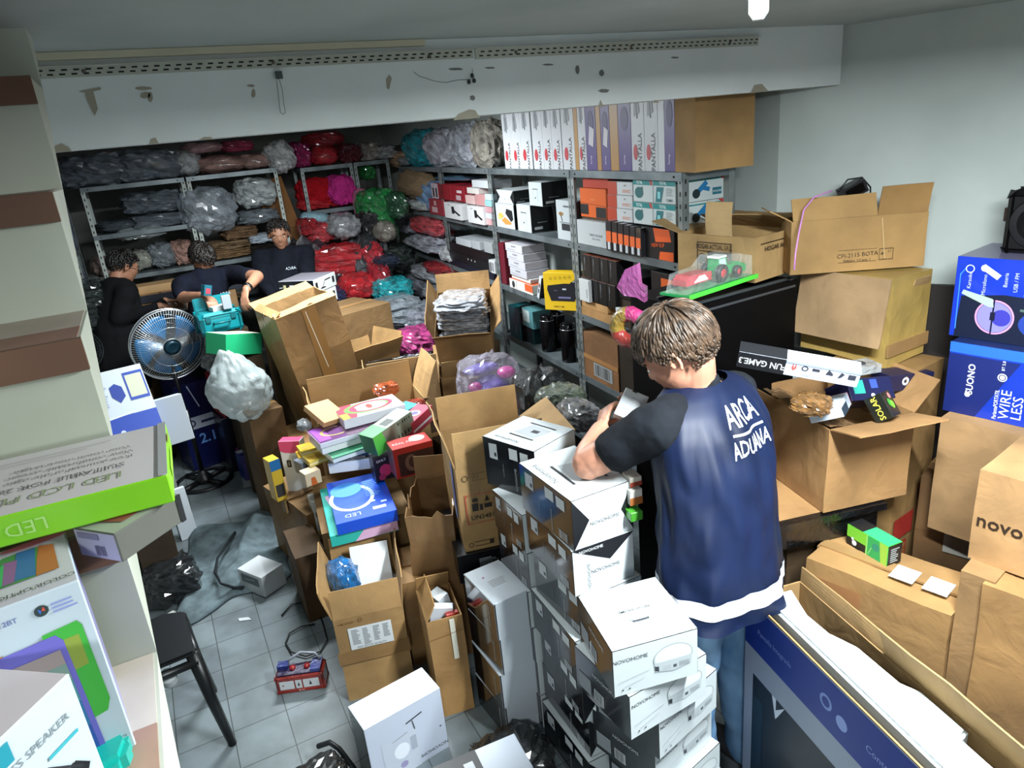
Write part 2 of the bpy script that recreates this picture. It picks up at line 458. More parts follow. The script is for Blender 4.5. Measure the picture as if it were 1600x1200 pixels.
def open_carton(fr, label, flaps=(30, 30, 30, 30), fl=None, c='B58A58', prints=(), group=None, wear=.004, seed=1, fill=None, name='open_carton', shiny=0, ragged=0, bend=(0, 0, 0, 0)):
    """flaps: outward angles for front, right, back, left (None = torn off)"""
    M, dims = fr; sx, sy, sz = dims; t = .005
    bm = bmesh.new(); N = 7
    outer = [(-sx/2, -sy/2), (sx/2, -sy/2), (sx/2, sy/2), (-sx/2, sy/2)]
    def wallpts(k, inset):
        x0, y0 = outer[k]; x1, y1 = outer[(k+1) % 4]
        s = lambda x, y: (x - math.copysign(inset, x), y - math.copysign(inset, y))
        a, b = s(x0, y0), s(x1, y1)
        return [(a[0] + (b[0]-a[0]) * i / N, a[1] + (b[1]-a[1]) * i / N) for i in range(N)]
    ring_o = sum((wallpts(k, 0) for k in range(4)), []); ring_i = sum((wallpts(k, t) for k in range(4)), [])
    R = len(ring_o); H = 6; grid = []
    for inset, ring in ((0, ring_o), (1, ring_i)):
        g = []
        for j in range(H + 1):
            z = sz * j / H
            row = []
            for i, (x, y) in enumerate(ring):
                zz = z
                if j == H and ragged: zz += noise.noise(Vector((i * .9, seed, 3))) * ragged
                p = Vector((x, y, max(zz, t if inset else 0)))
                q = Vector((ring_o[i][0], ring_o[i][1], z))
                n = noise.noise_vector(q * 4 + Vector((seed * 3.1, seed, 0))) * wear
                q2 = Vector((n.x, n.y, 0)) * (1 if 0 < j else .3)
                row.append(bm.verts.new(p + q2))
            g.append(row)
        grid.append(g)
    o_, i_ = grid
    for j in range(H):
        for i in range(R):
            k = (i + 1) % R
            bm.faces.new((o_[j][i], o_[j][k], o_[j+1][k], o_[j+1][i])); bm.faces.new((i_[j][i], i_[j+1][i], i_[j+1][k], i_[j][k]))
    for i in range(R):
        k = (i + 1) % R; bm.faces.new((o_[H][i], o_[H][k], i_[H][k], i_[H][i]))
    bm.faces.new(o_[0][::-1]); bm.faces.new(i_[0])
    o = mk(name, bm, card(c, coat=shiny), M=M); tag(o, label, 'carton', group)
    fl = fl or (sy * .5, sx * .5, sy * .5, sx * .5)
    if not isinstance(fl, (tuple, list)): fl = (fl,) * 4
    up = Vector((0, 0, 1))
    specs = [(sx, Vector((0, -sy/2, sz)), Vector((-1, 0, 0))), (sy, Vector((sx/2, 0, sz)), Vector((0, -1, 0))), (sx, Vector((0, sy/2, sz)), Vector((1, 0, 0))), (sy, Vector((-sx/2, 0, sz)), Vector((0, 1, 0)))]
    for k, a in enumerate(flaps):
        if a is None: continue
        w, hg, xd = specs[k]
        # x cross up must point outward
        if xd.cross(up).dot(hg) < 0: xd = -xd
        flap(o, w - .006, fl[k], hg, xd, up, a, c, bend[k], seed + k)
    if prints: printing(o, dims, prints, off=wear * .8 + .0012, name='surface_print')
    return o

# ------------------------------------------------------------------ soft goods
SOFT = {}
def soft_mesh(kind, v):
    k = (kind, v)
    if k in SOFT: return SOFT[k]
    bm = bmesh.new(); off = Vector((v * 7.3, v * 2.9, v * 5.1))
    if kind in ('bag', 'flat', 'roll', 'lump'):
        bmesh.ops.create_cube(bm, size=1)
        bmesh.ops.subdivide_edges(bm, edges=bm.edges[:], cuts=9, use_grid_fill=True)
        e = {'bag': 3.2, 'flat': 5.0, 'roll': 2.4, 'lump': 2.2}[kind]
        for w in bm.verts:
            p = w.co * 2
            q = (abs(p.x) ** e + abs(p.y) ** e + abs(p.z) ** e) ** (1 / e)
            m = max(abs(p.x), abs(p.y), abs(p.z))
            p = p / q * m if q else p
            n = noise.noise_vector(p * 1.5 + off) * .16
            r = (abs(noise.noise(p * 3.4 + off)) - .18) * .30
            r2 = (abs(noise.noise(p * 8.0 + off)) - .15) * .10
            if kind == 'flat':
                r2 += math.sin(p.z * 16 + noise.noise(p * 1.3 + off) * 5) * .055 * (1 - abs(p.z) ** 6)
            w.co = (p + n + p.normalized() * (r + r2)) * .5
    SOFT[k] = bm
    me = bpy.data.meshes.new(kind); bm.to_mesh(me); bm.free()
    for p in me.polygons: p.use_smooth = kind in ('roll', 'lump')
    me.materials.append(None)
    SOFT[k] = me
    return me
def soft(kind, loc, dims, mat, label, cat='bag', name='garment_bag', yaw=0, pitch=0, roll=0, group=None, v=None):
    """crumpled bundle: loc = centre of its base"""
    v = random.randint(0, 5) if v is None else v
    o = bpy.data.objects.new(name, soft_mesh(kind, v)); COL.objects.link(o)
    c = Vector(loc) + Vector((0, 0, dims[2] / 2))
    o.matrix_world = Matrix.Translation(c) @ Matrix.Rotation(math.radians(yaw), 4, 'Z') @ Matrix.Rotation(math.radians(pitch), 4, 'X') @ Matrix.Rotation(math.radians(roll), 4, 'Y') @ Matrix.Diagonal((*dims, 1))
    o.material_slots[0].link = 'OBJECT'; o.material_slots[0].material = mat
    return tag(o, label, cat, group)
# ================================================================== THE SETTING
ZC, ZB, YB = 2.41, 2.2, 2.05
def wallmat(c1, c2, name, rough=.7):
    m, nt, b = base(name, rough, 0, .3)
    tc, mp, nz, cr = noise_mix(nt, b, c1, c2, 2.2, 8, .3, .6, coord='Object')
    bump(nt, b, nz.outputs[0], .12, .01); return m
M_WALL = wallmat('CFD5D1', 'DDE2DF', 'wall_plaster')
M_CEIL = wallmat('9CA49F', 'ABB2AD', 'ceiling_plaster')
M_BACK = wallmat('868A84', '9A9D97', 'grimy_plaster')
m, nt, b = base('floor_tiles', .38, 0, .5)
tc = node(nt, 'ShaderNodeTexCoord'); mp = node(nt, 'ShaderNodeMapping'); mp.inputs['Location'].default_value = (-.065, -2.969, 0)
mp.inputs['Scale'].default_value = (1, 1, 1)
br = node(nt, 'ShaderNodeTexBrick'); br.offset = 0; br.inputs['Scale'].default_value = 1
br.inputs['Brick Width'].default_value = .207; br.inputs['Row Height'].default_value = .207; br.inputs['Mortar Size'].default_value = .0022
br.inputs['Color1'].default_value = lin('747E83'); br.inputs['Color2'].default_value = lin('7E898C'); br.inputs['Mortar'].default_value = lin('4A4F50')
nz = node(nt, 'ShaderNodeTexNoise'); nz.inputs['Scale'].default_value = 5; nz.inputs['Detail'].default_value = 8
cr = node(nt, 'ShaderNodeValToRGB'); cr.color_ramp.elements[0].position = .35; cr.color_ramp.elements[0].color = (.55, .55, .53, 1); cr.color_ramp.elements[1].position = .62; cr.color_ramp.elements[1].color = (1, 1, 1, 1)
mx = node(nt, 'ShaderNodeMix', data_type='RGBA', blend_type='MULTIPLY'); mx.inputs[0].default_value = .8
nt.links.new(tc.outputs['Object'], mp.inputs[0]); nt.links.new(mp.outputs[0], br.inputs['Vector']); nt.links.new(tc.outputs['Object'], nz.inputs['Vector'])
nt.links.new(nz.outputs[0], cr.inputs[0]); nt.links.new(br.outputs['Color'], mx.inputs[6]); nt.links.new(cr.outputs[0], mx.inputs[7]); nt.links.new(mx.outputs[2], b.inputs['Base Color'])
M_FLOOR = m
bm = bmesh.new(); bx(bm, -1.4, -1.5, -.1, 4.4, 8.2, 0); struct('floor', bm, M_FLOOR)
bm = bmesh.new(); bx(bm, -1.4, -1.5, ZC, 4.4, 8.2, ZC + .1); struct('ceiling', bm, M_CEIL)
bm = bmesh.new(); bx(bm, -1.4, 7.9, 0, 2.68, 8.0, ZC); struct('wall_back', bm, M_BACK)
bm = bmesh.new(); bx(bm, -1.4, 1.9, 0, -1.3, 7.95, ZC); struct('wall_left', bm, M_BACK)
bm = bmesh.new()
P = [(2.53, 7.95), (2.44, 2.27), (4.2, -.86), (4.35, -.8), (2.68, 2.32), (2.68, 7.95)]
prism(bm, P, 0, ZC, axis='z'); struct('wall_right', bm, wallmat('AEB7B2', 'BDC5C0', 'right_wall_plaster'))
bm = bmesh.new(); bx(bm, -1.4, YB, ZB, 2.52, YB + .12, ZC + .01)
beam = struct('trim_1', bm, M_WALL); beam['label'] = 'painted concrete ceiling beam across the room'
# scars in the beam's paint
M_SCAR = wallmat('8C8676', 'A39C8A', 'bare_plaster'); M_SCUFF = paint('6F716C', .8)
def scar(pts, m, depth=.0012, name='trim_2'):
    bm = bmesh.new(); vs = [bm.verts.new((ony(p, YB).x, YB - depth, ony(p, YB).z)) for p in pts]
    f = bm.faces.new(vs); f.normal_update()
    if f.normal.y > 0: f.normal_flip()
    o = mk('paint_scar', bm, m, beam); return o
def blob(cx, cy, rx, ry, seed, n=14):
    return [(cx + rx * math.cos(6.283*k/n) * (1 + .45 * noise.noise(Vector((k * .8, seed, 0)))), cy + ry * math.sin(6.283*k/n) * (1 + .45 * noise.noise(Vector((k * .8, seed, 4))))) for k in range(n)]
for pts in ([(122,143),(135,140),(157,136),(158,140),(146,143),(153,170),(148,181),(142,170),(134,152),(133,145)],
            [(81,238),(86,228),(96,224),(108,230),(112,237)], [(233,226),(236,217),(243,215),(248,224)], [(310,219),(318,214),(330,214),(333,218)],
            [(708,188),(716,178),(733,171),(742,172),(750,184)], [(1172,146),(1178,133),(1190,131),(1200,142)],
            [(608,116),(612,122),(608,140),(604,138),(603,124)], [(934,168),(938,156),(943,166)], [(1018,161),(1024,156),(1031,160)]):
    scar(pts, M_SCAR)
for cx, cy, rx, ry, s in ((224,138,13,3,1), (227,149,8,5,2), (235,152,4,8,3), (392,134,6,2,4), (396,146,3,7,5), (38,170,3,8,6), (738,153,4,4,7), (940,114,4,5,8), (943,142,8,3,9), (712,108,12,2,10), (856,101,9,1.5,11), (902,109,3,7,12), (765,106,8,1.5,13), (1054,90,6,1.5,14)):
    scar(blob(cx, cy, rx, ry, s), M_SCUFF if s > 6 else M_SCAR)

# slotted steel rail along the top of the beam
M_RAIL = wallmat('A6A898', 'B9BBAE', 'cream_rail'); M_HOLE = paint('17191A', .8)
def rail(px0, px1, label):
    bm = bmesh.new()
    a0, b0 = ony(px0[0], YB), ony(px0[1], YB); a1, b1 = ony(px1[0], YB), ony(px1[1], YB)
    # a = upper edge, b = lower edge
    x0, x1 = a0.x, a1.x; zt = (a0.z + a1.z) / 2; zl = (b0.z + b1.z) / 2
    bx(bm, x0, YB - .004, zl, x1, YB, zt)
    bx(bm, x0, YB - .018, zt - .002, x1, YB - .004, zt)
    n = int((x1 - x0) / .0245)
    for k in range(n):
        x = x0 + .012 + k * .0245 + (.0 if True else 0)
        for zz, dx in ((zl + (zt - zl) * .30, 0), (zl + (zt - zl) * .68, .006)):
            bx(bm, x + dx, YB - .0048, zz - .0018, x + dx + .012, YB - .0041, zz + .0018, 1)
    for k in range(3):
        xx = x0 + (x1 - x0) * (.12 + .38 * k)
        lathe(bm, [(.005, 0), (.004, .003)], 8, 2, Matrix.Translation((xx, YB - .004, (zl + zt) / 2)) @ Matrix.Rotation(math.pi / 2, 4, 'X'))
    o = mk('slotted_rail', bm, [M_RAIL, M_HOLE, paint('6E675C', .5, .6)]); tag(o, label, 'rail', 'slotted rails on the beam'); return o
rail(((20, 103), (20, 119)), ((738, 80), (738, 96)), 'cream slotted steel rail on the beam, longer left length')
rail(((741, 76), (741, 93)), ((1184, 57), (1184, 71)), 'cream slotted steel rail on the beam, shorter right length')
bm = bmesh.new(); a, b_ = ony((22, 96), YB), ony((661, 72), YB); bx(bm, a.x, YB - .02, ZC - .017, b_.x, YB, ZC - .001)
o = mk('trim_3', bm, wallmat('B5AE93', 'C4BEA4', 'cream_strip')); o['kind'] = 'structure'

# stairs the photographer stands on
M_STEP = wallmat('A9AD9E', 'C0C3B4', 'stair_plaster'); M_TREAD = wallmat('A79A8B', 'CDC6B8', 'worn_tread')
M_BROWN = wallmat('5E4434', '7C5B48', 'brown_tile', .55)
sy0, sz0, tr, rs = 1.495, 2.263, .211, .18; XE = -.105
bm = bmesh.new(); prof = []
NB = .042
for k in range(8, -2, -1):
    y, z = sy0 - tr * k, sz0 - rs * k + NB
    prof += [(y, z - rs), (y, z)]
top = prof[-1]
prof.append((top[0] + tr, top[1])); prof.append((top[0] + tr, top[1] - .012)); prof.append((prof[0][0], prof[0][1] - .012))
ng = [bm.verts.new((-1.28, y, z)) for y, z in prof]; nf = [bm.verts.new((XE - (.05 if i >= len(prof) - 2 else 0), y, z)) for i, (y, z) in enumerate(prof)]
bm.faces.new(ng[::-1]); bm.faces.new(nf)
for i in range(len(prof)): bm.faces.new((ng[i], nf[i], nf[(i + 1) % len(prof)], ng[(i + 1) % len(prof)]))
bmesh.ops.recalc_face_normals(bm, faces=bm.faces[:])
for f in bm.faces:
    f.material_index = 1 if abs(f.normal.x) > .9 else 0
stairs = struct('stairs', bm, [M_STEP, wallmat('C6CEC8', 'D3D9D3', 'stair_side')])
for k in range(8, -2, -1):
    y, z = sy0 - tr * k, sz0 - rs * k + NB
    bm = bmesh.new(); bx(bm, -1.28, y - .010, z - NB, XE + .001, y, z + .0015)
    worn(bm, .0, 1)
    mk('nosing_tile', bm, M_BROWN, stairs)
    bm = bmesh.new(); bx(bm, -1.28, y, z, XE - .004, y + tr * .38, z + .0015, 0)
    mk('tread_tile', bm, [wallmat('84604F', 'A98A78', 'worn_brown_tile')] if 'wbt' not in MATS else [MATS['wbt']], stairs)
    bm = bmesh.new(); bx(bm, -1.28, y + tr * .38, z, XE - .004, y + tr - .001, z + .0012, 0)
    mk('tread_tile', bm, M_TREAD, stairs)

# fluorescent batten on the ceiling, its end in view
bm = bmesh.new(); T = Matrix.Identity(4)
e = onz((1185, 22), ZC - .06)
RB = Matrix.Translation((e.x, e.y, 0)) @ Matrix.Rotation(math.radians(-45), 4, 'Z')
bx(bm, -.026, -.50, ZC - .030, .026, 0, ZC - .001, 0, RB)
prism(bm, [(-.022, ZC - .03), (.022, ZC - .03), (.022, ZC - .06), (.012, ZC - .074), (-.012, ZC - .074), (-.022, ZC - .06)], -.03, 0, 0, RB, axis='y')
lathe(bm, [(.017, 0), (.017, .004)], 16, 0, RB @ Matrix.Translation((0, -.004, ZC - .052)) @ Matrix.Rotation(-math.pi / 2, 4, 'X'))
lamp = mk('ceiling_batten_lamp', bm, paint('DDE5E0', .4)); tag(lamp, 'white fluorescent batten fitting on the ceiling near the top edge', 'ceiling lamp')
mt, nt, b = base('lit_tube', .3); b.inputs['Emission Color'].default_value = (.9, .97, 1, 1); b.inputs['Emission Strength'].default_value = 3
bm = bmesh.new(); lathe(bm, [(.012, -.46), (.012, -.03)], 12, 0, RB @ Matrix.Translation((0, 0, ZC - .052)) @ Matrix.Rotation(-math.pi / 2, 4, 'X')); mk('tube', bm, mt, lamp)
bm = bmesh.new(); bx(bm, 1.24, .1, ZC - .04, 1.32, 1.0, ZC - .001); added_batten = mk('ceiling_batten_lamp', bm, paint('DDE5E0', .4)); tag(added_batten, 'unseen white ceiling batten added over the main light', 'ceiling lamp')  # out-of-frame fitting added to carry the main area light
bm = bmesh.new(); lathe(bm, [(.013, .13), (.013, .97)], 12, 0, Matrix.Translation((1.28, 0, ZC - .06)) @ Matrix.Rotation(-math.pi / 2, 4, 'X')); mk('tube', bm, mt, added_batten)

# wires left hanging from the beam
def wire(pts, r, c, label, y=YB - .012, name='loose_wire'):
    bm = bmesh.new(); P = [ony(p, y) for p in pts]
    Q = []
    for i in range(len(P) - 1):
        for s in range(3): Q.append(P[i].lerp(P[i + 1], s / 3))
    Q.append(P[-1]); tube(bm, Q, r, 5)
    return bm
bm = wire([(432,125),(434,140),(436,160),(438,175),(442,179),(446,176),(443,160),(441,140),(437,126),(434,122)], .0007, '3', '')
bx(bm, ony((429,112), YB).x, YB - .012, ony((429,124), YB).z, ony((439,112), YB).x, YB, ony((429,112), YB).z)
tag(mk('loose_wire', bm, paint('44484A', .5)), 'thin bent wire hanging from a fixing on the beam', 'wire')
bm = wire([(735,124),(715,125),(697,129),(680,127),(665,122),(655,119),(646,112)], .0008, '3', '')
for v in ((738,118),(741,126),(733,128)):
    c = ony(v, YB - .004); lathe(bm, [(.004, -.006), (.006, 0), (.003, .006)], 7, 0, Matrix.Translation(c))
tube(bm, [ony((739,126), YB - .008), ony((738,107), YB - .01)], .0008, 5)
tag(mk('loose_wire', bm, paint('33373A', .6)), 'dark wire sticking out sideways from a hole in the beam', 'wire')

# ------------------------------------------------------------------ steel shelving
m, nt, b = base('grey_steel', .42, .55, .5); noise_mix(nt, b, '5F686C', '7E878A', 6, 6); M_STEEL = m
m, nt, b = base('galvanised_post', .45, .6, .5); noise_mix(nt, b, '6F7778', '959B9A', 8, 6); M_POST = m
def rack(A, B, depth, levels, label, posts=(1, 1), floor=0.0, group='steel shelving units', pale=False, holes=True):
    """A front-left foot, B front-right foot (x, y); levels = shelf tops"""
    a, b2 = Vector((*A, floor)), Vector((*B, floor)); x = (b2 - a); w = x.length
    M, dims = frame((a + b2) / 2, x, Vector((-x.y, x.x, 0)), (w, depth, max(levels)))
    r = empty('steel_shelf_unit', M, label, 'shelving unit', group)
    H = max(levels) - floor
    mp = M_POST if not pale else wallmat('AEB9B2', 'C4CCC6', 'pale_post')
    for sx_, px_ in ((-1, -w/2), (1, w/2)):
        for side, py_ in ((-1, 0), (1, depth)):
            bm = bmesh.new(); x1 = px_ - sx_ * .032; y1 = py_ - side * .032
            bx(bm, min(px_, x1), min(py_, py_ - side * .002), 0, max(px_, x1), max(py_, py_ - side * .002), H)
            bx(bm, min(px_, px_ - sx_ * .002), min(py_, y1), 0, max(px_, px_ - sx_ * .002), max(py_, y1), H)
            if side == -1 and holes:
                for j in range(int(H / .05)):
                    z = .03 + j * .05; xc = (px_ + x1) / 2
                    bx(bm, xc - .004, -.0006, z, xc + .004, -.0001, z + .018, 1)
                    bx(bm, min(px_, px_ + sx_ * .0006), .012, z, max(px_, px_ + sx_ * .0006), .020, z + .018, 1)
            mk('post', bm, [mp, M_HOLE], r)
    for z in levels:
        bm = bmesh.new(); z = z - floor; e = .003
        bx(bm, -w/2 + e, e, z - .004, w/2 - e, depth - e, z)
        bx(bm, -w/2 + e, -.002, z - .034, w/2 - e, .001, z + .001)
        bx(bm, -w/2 + e, depth - .003, z - .034, w/2 - e, depth, z)
        for s in (-1, 1):
            bx(bm, s * (w/2 - e) - .001, 0, z - .034, s * (w/2 - e) + .001, depth, z)
            lathe(bm, [(.005, 0), (.004, .003)], 8, 1, Matrix.Translation((s * (w/2 - .055), -.002, z - .017)) @ Matrix.Rotation(math.pi / 2, 4, 'X'))
        mk('shelf', bm, [M_STEEL, M_HOLE], r)
    return r
ROW = lambda y: (1.986 + .06 * (y - 2.344), y)
LV = (.40, .80, 1.16, 1.55, 1.925)
RY = [2.344, 3.30, 4.42, 5.45, 6.62]
names = ['steel shelving unit at the near end, power tool boxes on it', 'steel shelving unit with black and white kitchen boxes, second from the near end',
         'steel shelving unit with red boxes and tangled gadgets, third from the near end', 'steel shelving unit stuffed with bagged blankets, by the corner']
for i in range(4):
    rack(ROW(RY[i + 1] - .005), ROW(RY[i]), .27, LV, names[i])
rack((ony((551, 252), 6.75).x, 6.75), (2.20, 6.75), .35, (.45, .9, 1.3, 1.62, 2.0), 'steel shelving unit holding green and pink bags in the back corner')
rack((ony((466, 252), 6.75).x, 6.75), (ony((550, 252), 6.75).x, 6.75), .35, (.45, .9, 1.3, 1.62, 2.0), 'steel shelving unit packed with red and pink bags')
rack((ony((289, 275), 6.6).x, 6.6), (ony((432, 262), 6.6).x, 6.6), .4, (.5, .95, 1.32, 2.03), 'pale steel shelving unit with draped grey bags on the back wall', pale=True)
rack((ony((122, 290), 6.6).x, 6.6), (ony((287, 275), 6.6).x, 6.6), .4, (.5, .95, 1.32, 1.66, 2.03), 'pale steel shelving unit at far left with dark garment stacks', pale=True)
rack((-.98, 6.15), (-.46, 6.15), .35, (.45, 1.0, 1.60, 2.05), 'steel shelving unit in the far left corner with blue boxes')
# ================================================================== FOREGROUND: STACKS OF WHITE AND BLACK APPLIANCE BOXES
GB = paint('101116', .12, 0, .6, .6)      # glossy black board
def oval_box(fr, label, group='white boxes with an oval appliance picture', top=False, seed=1, cover=True):
    pr = [('front', 't', 'NOVOHOME', .20, .74, .115, '25282C', 0, 0), 
          ('front', 'ell', .70, .56, .235, .27, '8D9698'), ('front', 'ell', .70, .565, .225, .25, 'B9C1C2'), ('front', 'ell', .70, .60, .215, .20, 'C9D0D1'),
          ('front', 'p', [(.475, .50), (.925, .50), (.915, .32), (.70, .25), (.485, .32)], 'A9B2B4'),
          ('front', 'p', [(.48, .44), (.53, .42), (.53, .31), (.485, .34)], '34393D'), ('front', 'r', .58, .31, .67, .40, 'A4AAAB'), ('front', 'r', .70, .32, .74, .38, '4A4F52'), ('front', 'r', .77, .32, .89, .41, '8D9496'),
          ('front', 'line', (.05, .30), (.42, .42), .012, 'AEB5B8'), ('front', 'line', (.12, .18), (.36, .28), .012, 'AEB5B8'),
          ('front', 'e', .10, .13, .02, '55585A'), ('front', 'e', .18, .13, .02, '55585A'),
          ('left', 'r', .06, .12, .30, .50, '8B9094'), ('left', 'r', .36, .12, .54, .40, 'B9BDBF'), ('left', 'bars', .38, .14, .52, .38, '101114', 9), ('left', 't', 'NOVOHOME', .55, .7, .12, 'C9CCCE')]
    if top: pr += [('top', 't', 'NOVOHOME', .50, .54, .065, '2A2D30', 180, .008), ('top', 'ell', .5, .40, .13, .075, '7D8486'), ('top', 'ell', .5, .415, .12, .060, 'BFC6C7'), ('top', 'r', .40, .335, .60, .365, '3A3F42')]
    return product(fr, label, 'appliance box', 'appliance_box', faces={'left': GB, 'right': GB, 'back': GB, 'bottom': GB}, body='BFC7C8', prints=pr, group=group, rough=.35)
A = ubox(.95, (956, 1019), (898, 933), (1093, 985), (960, 1091))
oval_box(A, 'white box with oval appliance picture, topmost of the staggered front stack', top=True)
hA = A[1][2]
z = .95 - hA
specs = [((983, 1090), (1104, 1021)), ((1029, 1125), (1120, 1045)), ((1023, 1180), (1112, 1098)), ((1045, 1235), (1125, 1160))]
lab = ['white box with oval appliance picture, second from the top of the front stack', 'white box with oval appliance picture, third down, set back to the right', 'white box with oval appliance picture, fourth down in the front stack', 'white box with oval appliance picture, lowest one showing in the front stack']
for (L, R), lb in zip(specs, lab):
    M, d = tbox(z - .001, L, R, d=A[1][1], h=hA - .002)
    oval_box((M, (A[1][0] + .0, d[1], d[2])) if False else (M, d), lb); z -= hA
M, d = tbox(z - .001, (1040, 1290), (1150, 1225), d=.22, h=z - .002)
product((M, d), 'white box at the foot of the staggered front stack', 'appliance box', 'appliance_box', {'left': GB, 'right': GB}, 'CFD7D8')

def humid_box(fr, label, top=True, band=False, group='tall black and white appliance boxes', white_front=True, notch=True, sides=True):
    pr = []
    if white_front:
        if notch: pr += [('front', 'p', [(0, .0), (0, 1), (.27, .52)], '15171B'), ('front', 'p', [(1, .0), (1, .95), (.80, .50)], '15171B')]
        pr += [('front', 't', 'NOVOHOME', .52, .42, .11, '55585C', 0)]
        if band: pr += [('front', 'p', [(0, 1), (1, 1), (.6, .58)], '1B1D21'), ('front', 't', 'NOVOHOME', .30, .92, .09, 'E6EBEC', 0), ('front', 't', 'NOVOHOME', .25, .35, .10, '8A8D90', 90)]
    if top:
        pr += [('top', 't', 'NovaHome', .13, .62, .10, '55585C', 90), ('top', 'p', [(.35, .30), (.72, .22), (.78, .62), (.40, .70)], 'A9AFB2'), ('top', 'r', .52, .35, .62, .48, '3A3D40'),
               ('top', 'line', (.30, .25), (.32, .72), .03, '2B2D30'), ('top', 'line', (.80, .2), (.82, .7), .03, '44474A')]
    if sides:
        pr += [('left', 'p', [(.12, .60), (.28, .60), (.28, .92), (.12, .90)], 'C4C9CC'), ('left', 'r', .22, .66, .26, .74, '2A2C2F'), ('left', 'r', .52, .70, .68, .92, 'D5DADB'), ('left', 'r', .73, .68, .88, .90, 'D5DADB'),
               ('left', 't', 'NOVOHOME', .62, .30, .08, 'AEB2B5', 90), ('left', 'bars', .74, .06, .90, .24, 'C9CDCF', 8), ('left', 't', 'Humidificador', .38, .42, .05, '7B7F83', 90)]
    return product(fr, label, 'appliance box', 'appliance_box', faces={'left': GB, 'right': GB if not white_front else GB, 'back': GB, 'bottom': GB}, body='CCD4D6', prints=pr, group=group, rough=.3)
# near tower: the forearm rests on its top box
C = ubox(1.13, (892, 784), (825, 719), (979, 746), (894, 862))
CM, CD_ = C; hC = CD_[2]
humid_box(C, 'black-sided white appliance box under the man\'s forearm')
def shifted(fr, dx, dy, z, h=None, yaw=0, dims=None):
    M, d = fr; d = dims or d; h = h or d[2]
    p = M @ Vector((dx, dy, 0)); p.z = z
    R = M.to_3x3().to_4x4() @ Matrix.Rotation(math.radians(yaw), 4, 'Z'); R.translation = p
    return R, (d[0], d[1], h)
zt = 1.13 - hC; n = 6; hh = zt / n
words_ = ['directly below the top box, with a dark triangle on its front', 'third level of the near tower', 'fourth level of the near tower', 'fifth level of the near tower', 'sixth level of the near tower', 'bottom level of the near tower']
for k in range(n):
    zt2 = zt - hh * (k + 1)
    humid_box(shifted(C, .012 * math.sin(k * 2.1), -.012 + .008 * math.cos(k * 3), zt2 + .0005, hh - .001, yaw=-3 + 2.5 * math.sin(k * 1.7)), 'black-sided appliance box, ' + words_[k], top=False, band=(k == 0), group='tower of black appliance boxes, near column', notch=(k > 0))
# far tower behind it
zB = 1.12; B = ubox(zB, (834, 706), (754, 681), (897, 670), (826, 786))
humid_box(B, 'appliance box with black side and white lid beside the big open carton', white_front=False)
zt = zB - B[1][2]; n = 6; hh = zt / n
words_ = ['top level', 'second level', 'third level', 'fourth level', 'fifth level', 'floor level']
for k in range(n):
    fr = shifted(C, .0 + .006 * math.sin(k * 1.9), CD_[1] / 2 + .016 + .115, zt - hh * (k + 1) + .0005, hh - .001, dims=(CD_[0], .23, hh), yaw=1.2 * math.sin(k * 2.7))
    humid_box(fr, 'black-sided appliance box in the far column, ' + words_[k], top=False, group='tower of black appliance boxes, far column', white_front=False)
# low stack with white ends left of the towers
S = ubox(.62, (769, 946), (725, 896), (830, 917), (779, 998)); hS = .62 / 4
for k, w_ in enumerate(['topmost', 'second', 'third', 'lowest']):
    fr = shifted(S, .004 * math.sin(k * 2), .004 * k, .62 - hS * (k + 1) + .0005, hS - .0015, yaw=1.5 * math.sin(k * 2.3))
    M, d = fr; d = (min(d[0], .15), d[1], d[2])
    pr = [('left', 'line', (.0, .985), (1, .985), .03, 'C9CFD3'), ('left', 't', 'NOVOHOME', .80, .5, .10, 'AEB2B5', 90), ('front', 'r', 0, 0, .03, 1, '15171B')]
    if k == 0: pr += [('top', 'e', .3, .7, .02, '9B5A8A'), ('top', 'bars', .3, .4, .8, .6, 'B9BDC0', 4, False)]
    product((M, d), 'white-ended box with glossy dark side, %s in the stack of four' % w_, 'appliance box', 'appliance_box', {'left': GB, 'back': GB}, 'C4CCD3', pr, 'stack of white-ended boxes on the floor', .35)

# white appliance box on the floor, bottom of the picture
fr = ubox(.28, (568, 1141), (545, 1103), (685, 1072), (580, 1235)); M, d = fr
fr = shifted(fr, 0, 0, 0, .28)
product(fr, 'white box on the floor with a fan picture, bottom centre', 'appliance box', 'appliance_box', {'left': GB, 'back': GB}, 'C3CBDA', 
        [('front', 't', 'NOVOHOME', .80, .12, .075, '2A2C30', 180), ('front', 'r', .16, .0, .62, .62, 'C5CCD8'), ('front', 'ell', .40, .38, .10, .12, 'E9EEF5'), ('front', 'r', .52, .30, .60, .52, 'A9B0BE'), ('front', 'ell', .40, .16, .05, .05, '9C96BC'),
         ('front', 'line', (.5, .75), (.72, .80), .02, '2A2C30'), ('front', 'line', (.60, .6), (.58, .75), .015, '55585C'), ('front', 'line', (.3, .58), (.5, .62), .01, '8A8D94'), ('front', 'e', .93, .42, .012, '3A3C40')], rough=.35)
fr = ubox(.22, (628, 1205), (640, 1165), (760, 1165), (650, 1300), h=.2); M, d = fr
fr = fit(1.99, (695, 1180), (560, 1235), (748, 1150), (720, 1260)) if False else at(.57, 1.72, 0, -4, (.33, .16, .17))
product(fr, 'black and white box with code labels, cut by the bottom edge', 'appliance box', 'appliance_box', {'front': GB, 'left': GB, 'right': 'C6CEDA', 'top': 'C6CEDA'}, 'C6CEDA',
        [('top', 'r', 0, 0, .55, 1, '101216'), ('top', 'r', .18, .25, .27, .7, 'C9CDD3'), ('top', 'r', .38, .25, .48, .75, 'C9CDD3')], rough=.35)

